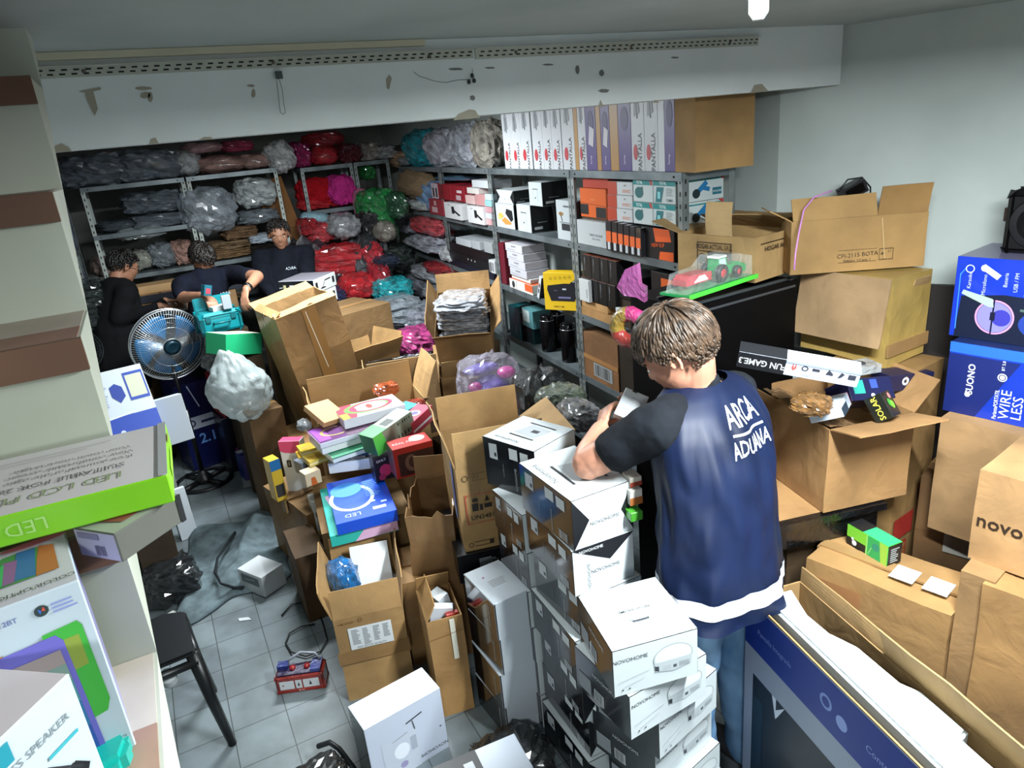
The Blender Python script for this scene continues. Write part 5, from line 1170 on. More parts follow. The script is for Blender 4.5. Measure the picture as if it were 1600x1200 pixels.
# --- shelf 1.16, second bay
Z = 1.16
for k in range(4):
    product(rbox(790 + 2.5 * k, 816 + 2.5 * k, Z + .245 - .052 * k + .0, .050, .16, .0), 'small white labelled box in the slanting stack, ' + ['top', 'second', 'third', 'bottom'][k], 'box', 'small_box', body='A9A8AE', group='slanting stack of small white boxes', prints=[('front', 't', 'NOVOHOME', .5, .7, .3, '3A3A44', 0, 0, .8), ('front', 'line', (.1, .3), (.6, .3), .05, '7A7A84')])
product(rbox(800, 826, Z + .015, .07, .16, .004), 'small white box under the slanting stack', 'small_box', body='9FA0A6') if False else None
product(rbox(797, 833, Z, .062, .14, -.005), 'white and orange camera box on the shelf', 'box', body='C9C9C0', faces={'top': 'B9532C'}, prints=[('front', 'ring', .18, .5, .36, '1A1C1E', .0), ('front', 'e', .18, .5, .2, '2A2D30'), ('front', 'r', .30, 0, .32, 1, '9A9A92'), ('front', 'p', [(.68, .25), (1, .25), (1, 1), (.68, 1)], 'C0532A')])
product(rbox(800, 829, Z + .064, .025, .12, .01), 'flat white box on the white and orange camera box', 'box', body='B9B9B6')
product(rbox(784, 792, Z, .28, .12, .006), 'dark red slim box at the left end of the second bay', 'box', body='5A1220')
pb_ = rbox(836, 850, Z, .14, .10, .0)
product((pb_[0] @ Matrix.Rotation(math.radians(22), 4, 'Y'), (.03, .12, .15)), 'slim white box leaning right beside the yellow box', 'box', body='B4B8BE', faces={'right': '101115'}, prints=[('front', 'ell', .5, .6, .3, .1, '6A3A3A'), ('front', 'r', .3, .25, .7, .45, '3A3D44')])
# protruding yellow gadget box
Yb = corner(onz((852, 481), 1.175), None, -58, (.215, .075, .215), 0, 0, (-1, -1, 0)); Yb[0].translation.z = 1.165
yb_ = product(Yb, 'bright yellow box with a dark electronics window jutting from the shelf', 'box', body='D8B014', coat=.3, prints=[
    ('front', 'p', [(.20, .25), (.88, .25), (1, .55), (1, .72), (.60, .72), (.12, .66), (.10, .55)], '11131C'), ('front', 'r', .42, .32, .78, .37, '6A6890'), ('front', 'r', .55, .55, .66, .59, 'B9BEC8'), ('front', 'r', .30, .52, .40, .54, '4A5068'), ('front', 'line', (.8, .70), (.98, .80), .09, '11131C'), ('front', 'line', (.86, .76), (.94, .79), .02, 'B9BEC8'),
    ('front', 'ring', .22, .85, .035, '7A6A1C', .024), ('front', 'ring', .36, .86, .035, '7A6A1C', .024), ('front', 'ring', .50, .87, .035, '7A6A1C', .024), ('front', 'ring', .64, .88, .035, '7A6A1C', .024), ('front', 'ring', .77, .89, .035, '7A6A1C', .024), ('front', 't', 'DIRECT 3M', .42, .10, .06, '3A2A08', 0, .01)])
product(rbox(884, 903, Z, .10, .1, .02), 'small white box with a round black mark by the post', 'box', body='A9A6AE', prints=[('front', 'ring', .5, .7, .12, '1A1C20', .06)])
# --- shelf 1.16, near bay
carton(rbox(909, 958, Z, .045, .22, .0), 'flat brown carton under the black bottle boxes, lower', c='9A7040', seed=95, wear=.001, tape=())
carton(rbox(909, 950, Z + .047, .038, .2, .006), 'flat brown carton under the black bottle boxes, upper', c='A57B48', seed=96, wear=.001, tape=())
for r in range(2):
    for k in range(4):
        a = 909 + 13.5 * k + 2 * r
        product(rbox(a, a + 13, Z + .087 + .125 * r, .122, .10, .004), 'black bottle box in the near bay, %s row, %s' % (['lower', 'upper'][r], ['leftmost', 'second', 'third', 'rightmost'][k]), 'bottle box', 'bottle_box', body='0D0C0E', group='black bottle boxes', faces={'top': '8A4A34'},
                prints=[('front', 'line', (.3, .3), (.3, .85), .12 if False else .02, '77797E'), ('front', 'ell', .32, .75, .06, .18, '5A5C60')])
product(rbox(906, 921, Z + .087, .118, .02, -.02), 'slim white box standing before the black bottle boxes', 'box', body='B4B6B6', prints=[('front', 'line', (.8, .2), (.8, .6), .03, '5A5C60')])
product(rbox(966, 1000, Z + .15, .12, .16, .02), 'black box with small white print behind the pink toys', 'box', body='0C0B0D', prints=[('front', 't', 'MIX', .3, .6, .2, '9A9AA0', 0, .01), ('front', 't', 'SOUND SET', .35, .35, .14, '9A9AA0')])
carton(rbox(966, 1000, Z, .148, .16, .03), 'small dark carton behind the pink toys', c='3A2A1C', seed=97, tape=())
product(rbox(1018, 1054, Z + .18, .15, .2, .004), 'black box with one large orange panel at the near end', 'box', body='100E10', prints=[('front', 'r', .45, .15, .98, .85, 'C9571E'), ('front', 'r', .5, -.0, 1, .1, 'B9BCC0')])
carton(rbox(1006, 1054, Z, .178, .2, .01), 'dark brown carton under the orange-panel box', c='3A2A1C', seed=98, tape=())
product(rbox(963, 972, Z + .0, .115, .02, -.03), 'narrow white card beside the donut-shaped toy', 'card', 'white_card', body='B9BCBC')
# pink toys hanging from the shelf front
def toy(name, label, bm, mats, M, cat='toy'):
    return tag(mk(name, bm, mats, M=M), label, cat)
bm = bmesh.new(); prism(bm, [(-.01, .11), (.035, .13), (.04, .06), (.06, .05), (.055, .0), (.03, .015), (-.02, .02), (-.045, .05)], -.012, .012); worn(bm, .004, 5, 20)
toy('foil_toy', 'crumpled pink foil toy hanging at the near shelf bay', bm, film('B25A9C', .3, 8), corner((985, 470), 2.45, -60, (.0, .0, .0), 0, 0, (0, 0, 0))[0])
bm = bmesh.new(); N = 26
for k in range(N):
    pass
import itertools
bmesh.ops.create_cone(bm, segments=8, radius1=.001, radius2=.001, depth=.001)
bm.free(); bm = bmesh.new(); pts = [(.048 * math.cos(2 * math.pi * k / 22), 0, .048 * math.sin(2 * math.pi * k / 22)) for k in range(23)]
tube(bm, pts, [.024 + .003 * (k % 2) for k in range(23)], 8, cap=False)
for f in bm.faces:
    c = f.calc_center_median(); f.material_index = 0 if c.z < -.01 else (1 if c.x > -.01 else 2)
toy('ring_float_toy', 'donut-shaped toy with pink icing hanging at the near shelf bay', bm, [film('A83A32', .3), film('C83A7C', .3), film('A88A3A', .3)], corner((985, 512), 2.35, -60, (.0, .0, .0), 0, 0, (0, 0, 0))[0])
# --- shelf .80
Z = .80
carton(rbox(910, 968, Z, .26, .22, .004), 'brown carton with a barcode sheet low in the near bay', c='7A5230', seed=99, tape=(), wear=.003, prints=[('front', 'r', .36, .10, .85, .40, '8A8C8C'), ('front', 'bars', .40, .13, .80, .37, '2A2C2C', 14), ('front', 'r', .0, .42, 1, .52, '946A40')])
carton(rbox(968, 1052, Z, .26, .22, .01), 'dark brown carton low at the near end of the row', c='2E2218', seed=100, tape=(), wear=.003)
product(rbox(798, 815, Z, .22, .14, .006), 'dark teal slim box low in the second bay', 'box', body='0E4A50', prints=[('front', 't', 'Powerb', .6, .3, .09, 'A9C4C6', 90, .01)])
product(rbox(817, 834, Z + .12, .12, .14, .01), 'white and teal box beside the dark teal box', 'box', body='4A7A7E', prints=[('front', 'r', .1, .3, .7, .95, 'A9B6B6'), ('front', 't', '21', .4, .62, .3, '1A4A50', 90)])
product(rbox(817, 834, Z, .118, .12, .03), 'dark box behind the black cylinders', 'box', body='0A2A2E')
for k, px in enumerate((826, 842, 858, 874, 890)):
    y = rowy(px, Z, .055 if k % 2 == 0 else .15); X = ROW(y)[0] + (.055 if k % 2 == 0 else .15)
    bm = bmesh.new(); h = .235 + .012 * (k % 2)
    lathe(bm, [(.043, 0), (.046, .004), (.046, h - .03), (.044, h - .025), (.044, h - .004), (.040, h)], 22)
    t = mk('steel_flask', bm, paint('131316', .18, .5), M=Matrix.Translation((X, y, Z + .0015)))
    tag(t, 'black shiny flask on the second bay, ' + ['leftmost', 'second from the left', 'middle one', 'fourth from the left', 'rightmost'][k], 'flask', 'black flasks on the shelf')
    bm = bmesh.new(); lathe(bm, [(.0465, h - .036), (.0465, h - .030)], 22); mk('steel_band', bm, paint('9A9CA0', .25, .8), t)
# --- third bay
Z = 1.55
RDX = '7A1420'
def boot(fr, lb, body='B9B9BA'):
    product(fr, lb, 'box', 'massager_box', body=body, faces={'left': '8A2A34'}, prints=[('front', 'p', [(.45, .35), (.6, .35), (.62, .45), (.85, .25), (.95, .32), (.62, .60), (.60, .80), (.45, .80)], '17171A'), ('front', 't', 'Massager', .3, .88, .1, '6A3A40')])
product(rbox(676, 706, Z + .13, .12, .2, .0), 'dark red box with white side pictures, upper, left in the third bay', 'box', body=RDX, prints=[('front', 'r', 0, 0, .36, 1, 'A0909A'), ('front', 'r', .06, .1, .14, .7, '1A1418'), ('front', 'r', .22, .1, .30, .7, '1A1418'), ('front', 'r', .62, 0, .63, 1, '3A0A12')])
product(rbox(708, 727, Z + .13, .115, .2, .0), 'dark red box with a small white sticker, third bay', 'box', body=RDX, prints=[('front', 'r', .4, .55, .8, .72, 'B9A9AC'), ('front', 'r', .3, .1, .7, .4, 'A08A90')])
product(rbox(672, 694, Z, .125, .2, -.01), 'red patterned box under the upper dark red box', 'box', body='7E2430', prints=[('front', 'r', .2, .15, .6, .5, 'A98A8E'), ('front', 'r', .4, .6, .55, .9, 'A98A8E')])
boot(rbox(696, 722, Z, .118, .2, -.03), 'white box with a black boot-shaped picture, left one')
boot(rbox(732, 757, Z - .0, .118, .2, -.03), 'white box with a black boot-shaped picture, right one')
for k, (a, b_, z, h, c, lb) in enumerate([(728, 742, .125, .06, 'B99A98', 'pale pink small box over the boot picture boxes'), (744, 760, .125, .075, 'A87A7A', 'dusty pink small box at the middle of the third bay'), (730, 748, .20, .04, 'B9B4B0', 'white flat box above the dusty pink ones'), (738, 766, .245, .05, 'A9ADB0', 'open white box lid at the top of the third bay')]):
    product(rbox(a, b_, Z + z, h, .16, .0), lb, 'box', body=c)
for k in range(5):
    product(rbox(758, 768, Z + .002 + .042 * k, .040, .14, -.01), 'small gift pack in the rightmost pile of the third bay, ' + ['bottom', 'second up', 'middle', 'fourth up', 'top'][k], 'pack', 'gift_pack', body=['B98A8C', 'A9ADB2', 'A87A80', '7FA9AC', 'A9C0C4'][k], coat=.6, group='small gift packs in a pile')
Z = 1.16
for k, (a, b_, z, h, c, lb) in enumerate([(700, 772, 0, .05, '14101E', 'dark box at the bottom of the electronics pile'), (702, 768, .052, .07, '0B0B0D', 'black box with three small lights in the electronics pile'), (704, 764, .124, .065, '0A0A0C', 'black box second from the top of the electronics pile'), (713, 735, .19, .05, 'A9ADB2', 'white carton with a small dot on the electronics pile'), (738, 750, .19, .06, '9A9EA2', 'white charger box on the electronics pile'), (757, 770, .19, .075, '8A8E90', 'grey box at the right on the electronics pile'), (765, 774, .052, .09, 'B4B6B8', 'white box with grey bars standing by the electronics pile')]):
    product(rbox(a, b_, Z + z, h, .18, .0), lb, 'box', body=c, prints=[('front', 'e', .5, .6, .10, 'B9BEC0'), ('front', 'e', .58, .6, .10, 'B9BEC0'), ('front', 'e', .66, .6, .10, 'B9BEC0')] if k == 1 else ([('front', 'bars', .2, .15, .9, .85, '5A5C60', 5)] if k == 6 else []))
# ================================================================== BAGS AND BUNDLES
def gb(cx, yb, w, h, where, kind, col, label, depth=None, mat='film', name='garment_bag', yaw=0, roll=0, group=None, cat='bag', v=None, z=None, pitch=0):
    """soft bundle from the pixel of its foot, its pixel size and the depth plane it stands on"""
    if where == 'row':
        y = rowy(cx, z if z is not None else 1.925, .14); P = Vector((ROW(y)[0] + .14, y, 0)); P.z = zat((P.x, P.y), (cx, yb)); yaw += 80; w *= 1.0
    else: P = ony((cx, yb), where)
    if z is not None: P.z = z + .002
    k = proj(P)[2]; W_, H_ = w * k / F, h * k / F
    D_ = depth or min(.34, max(.12, W_ * .8))
    if where == 'row': W_, D_ = (min(.24, D_), W_) if False else (W_, .24)
    if where == 'row': yaw -= 80; W_, D_ = .24, min(W_ * 1.9, .6)
    m = {'film': film, 'cloth': cloth, 'clear': clear}[mat]
    mm = m(col, .3) if mat == 'film' else (m(col) if mat == 'cloth' else m(col, .5))
    return soft(kind, P, (W_, D_, H_), mm, label, cat, name, yaw, pitch, roll, group, v)
ZR = 2.03; b = 'film'
# back left racks, top
Y = 6.8
gb(148, 281, 92, 46, Y, 'flat', '6F7A84', 'dark grey stack of wrapped garments, leftmost on top of the far left rack', .34, z=ZR)
gb(236, 277, 90, 44, Y, 'flat', '76818B', 'dark grey stack of wrapped garments, second on top of the far left rack', .34, z=ZR)
gb(293, 268, 44, 40, Y, 'lump', 'D5D9DC', 'round white wrapped pillow on top of the back rack', .3, z=ZR)
gb(345, 267, 76, 26, Y, 'roll', 'C79C92', 'dusty pink wrapped roll on top of the back rack, left one', .3, z=ZR)
gb(402, 262, 60, 24, Y, 'roll', 'BF9A90', 'dusty pink wrapped roll on top of the back rack, right one', .3, z=ZR)
gb(318, 240, 60, 18, Y + .02, 'roll', 'CFA3A8', 'pale pink bundle tucked under the beam above the rolls', .3, z=ZR + .165)
gb(372, 242, 46, 18, Y + .02, 'bag', 'B0305A', 'shiny crimson bag tucked under the beam above the rolls', .3, z=ZR + .155)
gb(440, 262, 42, 46, Y - .1, 'bag', 'D3D6D8', 'tall white wrapped pillow beside the dusty pink rolls', .25, roll=-18, z=1.985)
# far left rack shelves
Z = 1.66
gb(245, 338, 84, 30, Y, 'flat', '6C7780', 'grey wrapped bundle on the upper shelf of the far left rack', .3, z=Z + .12)
gb(248, 352, 78, 20, Y, 'flat', '78838C', 'grey wrapped bundle under the first on the far left rack', .3, z=Z)
gb(185, 356, 60, 18, Y, 'roll', '59646B', 'long grey wrapped roll lying at the left of the far left rack', .3, z=Z)
Z = 1.32
gb(152, 392, 34, 30, Y, 'lump', 'B09A90', 'grey-pink wrapped ball at the left end of the lower shelf, far left rack', .25, z=Z)
gb(181, 390, 42, 32, Y, 'lump', 'C2A69A', 'beige-pink wrapped ball, second on the lower shelf of the far left rack', .25, z=Z)
gb(215, 388, 40, 32, Y, 'lump', 'B9BBAE', 'silvery wrapped ball, third on the lower shelf of the far left rack', .25, z=Z)
gb(250, 386, 40, 37, Y, 'bag', '8E979E', 'grey wrapped square bundle, fourth on the lower shelf of the far left rack', .25, z=Z)
gb(283, 383, 34, 36, Y, 'bag', 'C59A8B', 'pink wrapped bundle at the right end of the lower shelf, far left rack', .25, z=Z)
gb(225, 372, 70, 18, Y - .12, 'bag', '9AA5A6', 'clear film bag sagging over the wrapped balls on the far left rack', .12)
# back rack
gb(330, 352, 78, 68, Y - .14, 'bag', '98A2AB', 'big grey film bag draped over the shelf of the back rack', .22, yaw=-4, z=1.56)
gb(400, 308, 60, 42, Y, 'bag', 'D4DCDD', 'large white wrapped pillow on the back rack', .3, z=1.72)
gb(400, 330, 60, 20, Y, 'flat', '8C979F', 'grey wrapped bundle under the large white pillow', .3, z=1.58)
Z = 1.325
gb(370, 352, 50, 18, Y, 'flat', '7E6248', 'brown folded clothes on the back rack, upper pile', .3, mat='cloth', name='folded_clothes', cat='clothes', z=Z + .15)
gb(352, 372, 70, 12, Y, 'flat', '8B7256', 'tan folded clothes on the back rack, middle pile', .3, mat='cloth', name='folded_clothes', cat='clothes', z=Z + .075)
gb(405, 362, 40, 12, Y - .05, 'flat', 'C4CFDA', 'white and blue folded clothes on the back rack', .3, mat='cloth', name='folded_clothes', cat='clothes', z=Z + .09)
gb(345, 395, 88, 14, Y, 'flat', '8E7050', 'long flat pile of brown clothes, lowest on the back rack', .3, mat='cloth', name='folded_clothes', cat='clothes', z=Z)
gb(405, 380, 38, 14, Y, 'flat', '2E2A28', 'black folded clothes on the back rack', .3, mat='cloth', name='folded_clothes', cat='clothes', z=Z + .0)
gb(395, 425, 60, 30, Y - .1, 'bag', '7C8286', 'grey film bag hanging below the back rack shelf', .2, z=.98)
gb(340, 425, 70, 22, Y, 'flat', '6E5A44', 'dark brown clothes pile on the low shelf of the back rack', .3, mat='cloth', name='folded_clothes', cat='clothes', z=.952)
# wooden board and tan cartons below the far left rack
M, d = at((ony((250, 405), 6.45)).x, 6.36, 1.20, 0, (1.02, .20, .06))
product((M, d), 'pale wooden board along the front of the far left rack', 'board', 'wooden_board', body='C09A6A', rough=.6)
x_ = ony((255, 430), 6.4).x
for k, (dx, w, c) in enumerate(((-.20, .28, 'B98E5C'), (.10, .30, 'B5876A'), (.38, .24, 'AE8458'))):
    carton(at(x_ + dx, 6.35, 0, 0, (w, .25, 1.199)), 'upright tan carton below the pale board, ' + ['left', 'middle', 'right'][k], c=c, seed=110 + k, wear=.003, tape=())
product(at(x_ + .08, 6.22, 1.135, 0, (.95, .02, .06)), 'dark shiny strip between the pale board and the tan cartons', 'strip', 'dark_strip', body='2A2E38')
# leaning brown cardboard sheet
M, d = at(ony((455, 330), 6.9).x + .03, 6.86, .9, 0, (.26, .03, 1.05), 0, -11)
product((M, d), 'tall brown cardboard sheet leaning between the back racks', 'cardboard sheet', 'cardboard_sheet', body=card('8A5A2A'), prints=[('front', 'r', .38, 0, .40, 1, '6A4420')])
M, d = at(ony((455, 330), 6.9).x + .16, 6.80, 0, 0, (.28, .10, .90))
carton((M, d), 'brown carton at the foot of the leaning cardboard sheet', c='7A5228', seed=118, tape=())
# left wall blue boxes
BLX = '16337A'
for r, (z, n, h_) in enumerate(((2.052, 3, .27), (1.602, 3, .38), (1.002, 3, .40))):
    for k in range(n):
        product(at(-.895 + .168 * k, 6.33, z, 0, (.162, .32, h_)), 'dark blue printed box in the far left corner unit, %s shelf, %s' % (['top', 'middle', 'lower'][r], ['leftmost', 'centre', 'rightmost'][k]), 'box', 'blue_box', body='1C429C', group='blue boxes in the far left corner unit', coat=.4,
                prints=[('front', 'r', .1, .55, .9, .72, 'A9BCE0'), ('front', 't', 'x5 m', .5, .63, .14, '16337A'), ('front', 'e', .3, .3, .08, '7F9FE0'), ('front', 'e', .65, .22, .06, '7F9FE0'), ('front', 'r', .1, .04, .6, .12, '6F8FD0'), ('front', 'line', (.1, .9), (.9, .84), .03, '6F8FD0')])
for k in range(4):
    gb(118 - 3 * k, 500 - 36 * k, 56, 40, 5.9 , 'flat', '1C2626', 'black shiny wrapped stack at the far left, ' + ['lowest', 'second up', 'third up', 'topmost'][k], .3, group='black wrapped stacks at the far left', z=.72 + .17 * k)
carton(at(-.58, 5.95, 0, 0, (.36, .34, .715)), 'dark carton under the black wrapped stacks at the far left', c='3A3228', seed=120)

# red and pink rack
Y = 6.93
for a in [
 (468, 245, 30, 38, Y, 'bag', 'B01E6A', 'magenta bag on top of the red goods rack', 2.0), (507, 248, 42, 30, Y - .1, 'lump', 'C4202C', 'round red bag on top of the red goods rack', 2.0), (505, 222, 60, 22, Y + .02, 'bag', 'A81C2A', 'dark red bag under the beam on the red goods rack', 2.16), (546, 248, 34, 28, Y - .1, 'bag', '5A1020', 'maroon bag on top of the corner rack', 2.0),
 (492, 300, 52, 42, Y, 'flat', 'B40F1E', 'bright red folded blanket pile on the red goods rack', 1.64), (532, 296, 40, 44, Y - .12, 'bag', 'C8308A', 'magenta blanket slumped on the red goods rack', 1.64), (490, 318, 46, 16, Y, 'flat', 'C43038', 'film-wrapped red bundle, left, under the red blanket pile', 1.625), (536, 318, 44, 17, Y, 'flat', 'C02830', 'film-wrapped red bundle, right, under the magenta blanket', 1.625)]:
    gb(*a[:8], .28, z=a[8], mat='cloth' if 'blanket' in a[7] else 'film')
gb(490, 333, 44, 20, Y - .25, 'roll', '9CC4D2', 'light blue folded towel hanging at the red goods rack', .22, mat='cloth', name='folded_towel', cat='towel', roll=8, z=1.50)
HP = [ # heap in front of the red rack: cx, foot y, w, h, depth plane, kind, colour, label, z
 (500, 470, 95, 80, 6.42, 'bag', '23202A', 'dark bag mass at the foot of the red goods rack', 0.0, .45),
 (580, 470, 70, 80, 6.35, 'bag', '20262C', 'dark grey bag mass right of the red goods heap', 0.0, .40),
 (500, 372, 44, 32, 6.5, 'bag', 'B8323A', 'red film bag below the light blue towel', 1.36, None), (538, 366, 50, 40, 6.35, 'lump', '9A9CA0', 'silvery clear bag of grey goods before the red rack', 1.38, None), (480, 352, 30, 26, 6.5, 'bag', 'A81E28', 'small crimson bag left of the silvery bag', 1.44, None),
 (520, 402, 104, 44, 6.3, 'flat', 'B51824', 'wide red film-wrapped bundle before the red rack', 1.10, .24), (578, 405, 36, 40, 6.3, 'bag', 'B82230', 'red film bag at the right end of the wide red bundle', 1.10, None), (576, 362, 34, 40, 6.45, 'bag', '1A1A1C', 'black shiny bag hanging beside the silvery clear bag', 1.36, None), (604, 385, 34, 34, 6.3, 'lump', '8A8378', 'brown-grey clear bag beside the red bundle', 1.3, None),
 (556, 440, 58, 42, 6.1, 'lump', 'C21420', 'bright red round bag below the wide red bundle', .88, None), (592, 435, 30, 52, 6.1, 'bag', 'A81A2C', 'crimson shiny bag right of the round red bag', .86, None), (510, 425, 40, 24, 6.1, 'bag', '232A55', 'navy shiny bag left of the round red bag', .90, None), (600, 408, 40, 20, 6.2, 'bag', '1C2C44', 'dark blue bag above the turquoise one', 1.10, None)]
for cx, yb, w, h, Yp, kd, c, lb, z, D in HP: gb(cx, yb, w, h if z else 230, Yp, kd, c, lb, D or .3, z=z)
# corner: green, pink, brown
for a in [
 (590, 330, 60, 52, 6.45, 'bag', '0F7A38', 'large bright green bag in the back corner', 1.46), (598, 352, 38, 30, 6.4, 'bag', '0C6A30', 'smaller green bag under the large green bag', 1.31), (572, 272, 22, 22, 6.9, 'bag', '1A7A34', 'small green bag just under the top shelf of the corner rack', 1.83), (566, 316, 26, 46, 6.6, 'roll', 'D98AA8', 'pink folded blanket left of the large green bag', 1.50), (577, 342, 28, 16, 6.5, 'bag', 'D08A9C', 'pale pink bundle below the pink folded blanket', 1.42), (605, 262, 40, 20, 6.9, 'bag', 'AEB2B4', 'grey clear bag on top of the corner rack by the beige blankets', 2.0),
 (618, 320, 30, 40, 6.3, 'bag', '0E4A2A', 'dark green bag behind the brown rolled blanket', 1.50)]:
    gb(*a[:8], .3, z=a[8])
# support stack beneath the corner goods
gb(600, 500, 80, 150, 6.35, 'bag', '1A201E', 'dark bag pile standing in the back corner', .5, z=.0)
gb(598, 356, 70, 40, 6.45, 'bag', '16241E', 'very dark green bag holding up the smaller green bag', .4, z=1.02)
# row tops and shelves (bags)
ZT = 1.925
for a in [
 (573, 'flat', 'A39A92', 36, .16, 'grey-beige wrapped blanket on the far end of the row top', 0), (598, 'roll', 'A68F76', 46, .12, 'beige wrapped blanket on the row top by the far end', 0), (625, 'flat', 'B89A7C', 44, .13, 'tan folded blanket on the row top', 0), (628, 'flat', '4A4A46', 30, .05, 'dark folded cloth on the tan folded blanket', .135),
 (650, 'lump', 'A9ABB2', 26, .10, 'small silvery bag left of the turquoise bag', 0), (672, 'bag', '1795A5', 42, .30, 'turquoise blanket in clear film on the row top', 0), (708, 'bag', 'A6A9B4', 46, .29, 'silvery film bag right of the turquoise blanket', 0), (745, 'bag', '9A9EA8', 44, .30, 'grey film bag between the silvery bag and the brownish one', 0), (775, 'bag', '948E84', 30, .30, 'brownish grey film bag beside the tall boxes', 0)]:
    cx, kd, c, wpx, h, lb, dz = a
    y0, y1 = rowy(cx - wpx / 2, ZT, .13), rowy(cx + wpx / 2, ZT, .13); y = (y0 + y1) / 2
    if cx < 612:
        P_ = ony((cx, 252), 6.93); soft(kd, (P_.x, 6.93, 2.002), (wpx * 6.6 / F, .26, h), film(c, .3), lb, 'bag', 'blanket_bundle', v=int(cx) % 6); continue
    soft(kd, (ROW(y)[0] + .11, y, ZT + dz + .002), (.22, abs(y0 - y1) * .96, h), cloth(c) if 'folded' in lb else film(c, .3), lb, 'bag', 'blanket_bundle' if 'blanket' in lb else 'garment_bag', v=int(cx) % 6)
for a in [
 (640, 1.55, 'roll', '7A664E', 40, .26, .09, 'brown rolled blanket hanging over the shelf edge in the far bay', -.08, 1), (650, 1.55, 'roll', 'C9CFD0', 40, .11, 0, 'white wrapped roll at the foot of the brown rolled blanket', -.05, 0), (666, 1.55, 'bag', '6F8FB5', 34, .27, 0, 'blue film bag right of the brown rolled blanket', -.02, 0), (702, 1.55, 'roll', '50718C', 44, .05, .26, 'blue-grey folded bundle above the dark red boxes', .02, 0),
 (632, 1.16, 'bag', '8A8D96', 30, .16, .16, 'grey film bag in the far bay, upper left', -.06, 0), (664, 1.16, 'bag', 'B5454E', 40, .15, .20, 'red and white film bag in the far bay', -.08, 0), (662, 1.16, 'bag', '9FA1AC', 40, .14, .06, 'silvery film bag below the red and white one', -.10, 0), (705, 1.16, 'roll', '43565A', 50, .13, .26, 'dark green-grey roll above the electronics pile', .03, 0), (640, 1.16, 'lump', 'A9ABAF', 26, .10, .05, 'small pale grey bag low in the far bay', -.1, 0),
 (680, .80, 'roll', '9A2A30', 34, .11, .24, 'red and grey roll in the far bay, lower', -.10, 0), (664, .80, 'bag', 'A3A5AC', 40, .12, .16, 'pale grey bag under the red and grey roll', -.12, 0), (650, .80, 'bag', '80838E', 44, .16, .0, 'lilac-grey film bag at the foot of the far bay', -.14, 0), (684, .80, 'bag', 'A2A6AA', 46, .16, 0, 'silver film bag beside the lilac-grey one', -.14, 0), (694, 1.16, 'bag', 'B4B7BA', 16, .14, 0, 'clear bag at the left end of the electronics pile', -.03, 0)]:
    cx, z, kd, c, wpx, h, dz, lb, off, cl = a
    y0, y1 = rowy(cx - wpx / 2, z, off), rowy(cx + wpx / 2, z, off); y = (y0 + y1) / 2
    soft(kd, (ROW(y)[0] + .12 + off, y, z + dz + .002), (.24, abs(y0 - y1) * .96, h), cloth(c) if cl else film(c, .3), lb, 'bag', 'garment_bag', v=int(cx) % 6)
# floor pile between the row and the heap
for a in [
 (612, 442, 56, 34, 5.9, 'bag', '16A0A8', 'turquoise film bag in the floor pile', .86, .3), (600, 480, 120, 46, 5.6, 'bag', '8A939B', 'big grey film drape over the floor pile', .70, .4), (650, 470, 60, 40, 5.5, 'bag', '9699A6', 'grey-lilac film bag right of the big grey drape', .66, .3), (645, 505, 60, 40, 5.0, 'bag', 'B83A80', 'magenta toy in clear film in the floor pile', .62, .3), (668, 520, 50, 26, 4.9, 'bag', '6A1630', 'maroon film bag under the magenta toy', .50, .25), (645, 535, 50, 36, 4.7, 'bag', '8E909C', 'pale grey crumpled bag before the maroon one', .52, .25), (580, 530, 30, 40, 4.9, 'bag', 'A9ADB0', 'small clear bag behind the tall leaning carton', .60, .2)]:
    gb(*a[:8], a[9], z=a[8])
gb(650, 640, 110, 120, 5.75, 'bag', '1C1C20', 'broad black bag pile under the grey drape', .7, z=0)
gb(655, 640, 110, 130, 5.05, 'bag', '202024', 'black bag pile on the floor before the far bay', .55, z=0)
# carton of silver sheets
_q = dep((728, 505), 4.7); fr = at(_q.x, _q.y, _q.z - .10, 62, (.46, .36, .22), 0, -26)
SSB = open_carton(fr, 'open carton packed with silvery film sheets beside the shelf row', flaps=(35, 30, 20, 45), fl=.12, c='9A7446', seed=130)
for k in range(5):
    soft('flat', (fr[0] @ Vector((0, 0, .03 + .06 * k))), (.44, .30, .075), film('B4B8C0', .3, 12), 'silvery film-wrapped sheet bundle in the open carton, ' + ['bottom', 'second', 'middle', 'fourth', 'top'][k], 'bag', 'sheet_bundle', yaw=62 + 3 * (k % 2), v=k % 6, group='silvery sheet bundles in the carton')
carton(at(_q.x, _q.y, 0, 60, (.50, .38, _q.z - .20)), 'carton under the one packed with silvery sheets', c='6B5030', seed=131)
# plush toys in film by the battery-mark carton
PB = dep((765, 600), 4.0)
pl = empty('plush_toy', Matrix.Translation(PB), 'purple and pink plush toy in clear film beside the open tan carton', 'toy')
VIO, PNK = film('6A58B4', .35, 6), film('C8409A', .35, 6)
def ball(c, r, m, nm, parent):
    bm = bmesh.new(); bmesh.ops.create_uvsphere(bm, u_segments=20, v_segments=12, radius=1)
    for v in bm.verts: v.co = Vector((v.co.x * r[0] + c[0], v.co.y * r[1] + c[1], v.co.z * r[2] + c[2]))
    return mk(nm, bm, m, parent, smooth=True)
ball((.0, 0, -.06), (.13, .10, .12), VIO, 'body', pl); ball((.09, -.04, .06), (.055, .05, .035), PNK, 'paw', pl); ball((-.11, -.05, .02), (.04, .03, .03), PNK, 'paw', pl); ball((-.03, .03, .09), (.11, .06, .03), VIO, 'arm', pl)
soft('bag', PB + Vector((0, 0, -.19)), (.34, .24, .36), clear('E3E0F0', .22, .1), 'clear film bag around the purple plush toy', 'bag', 'film_bag', v=2)
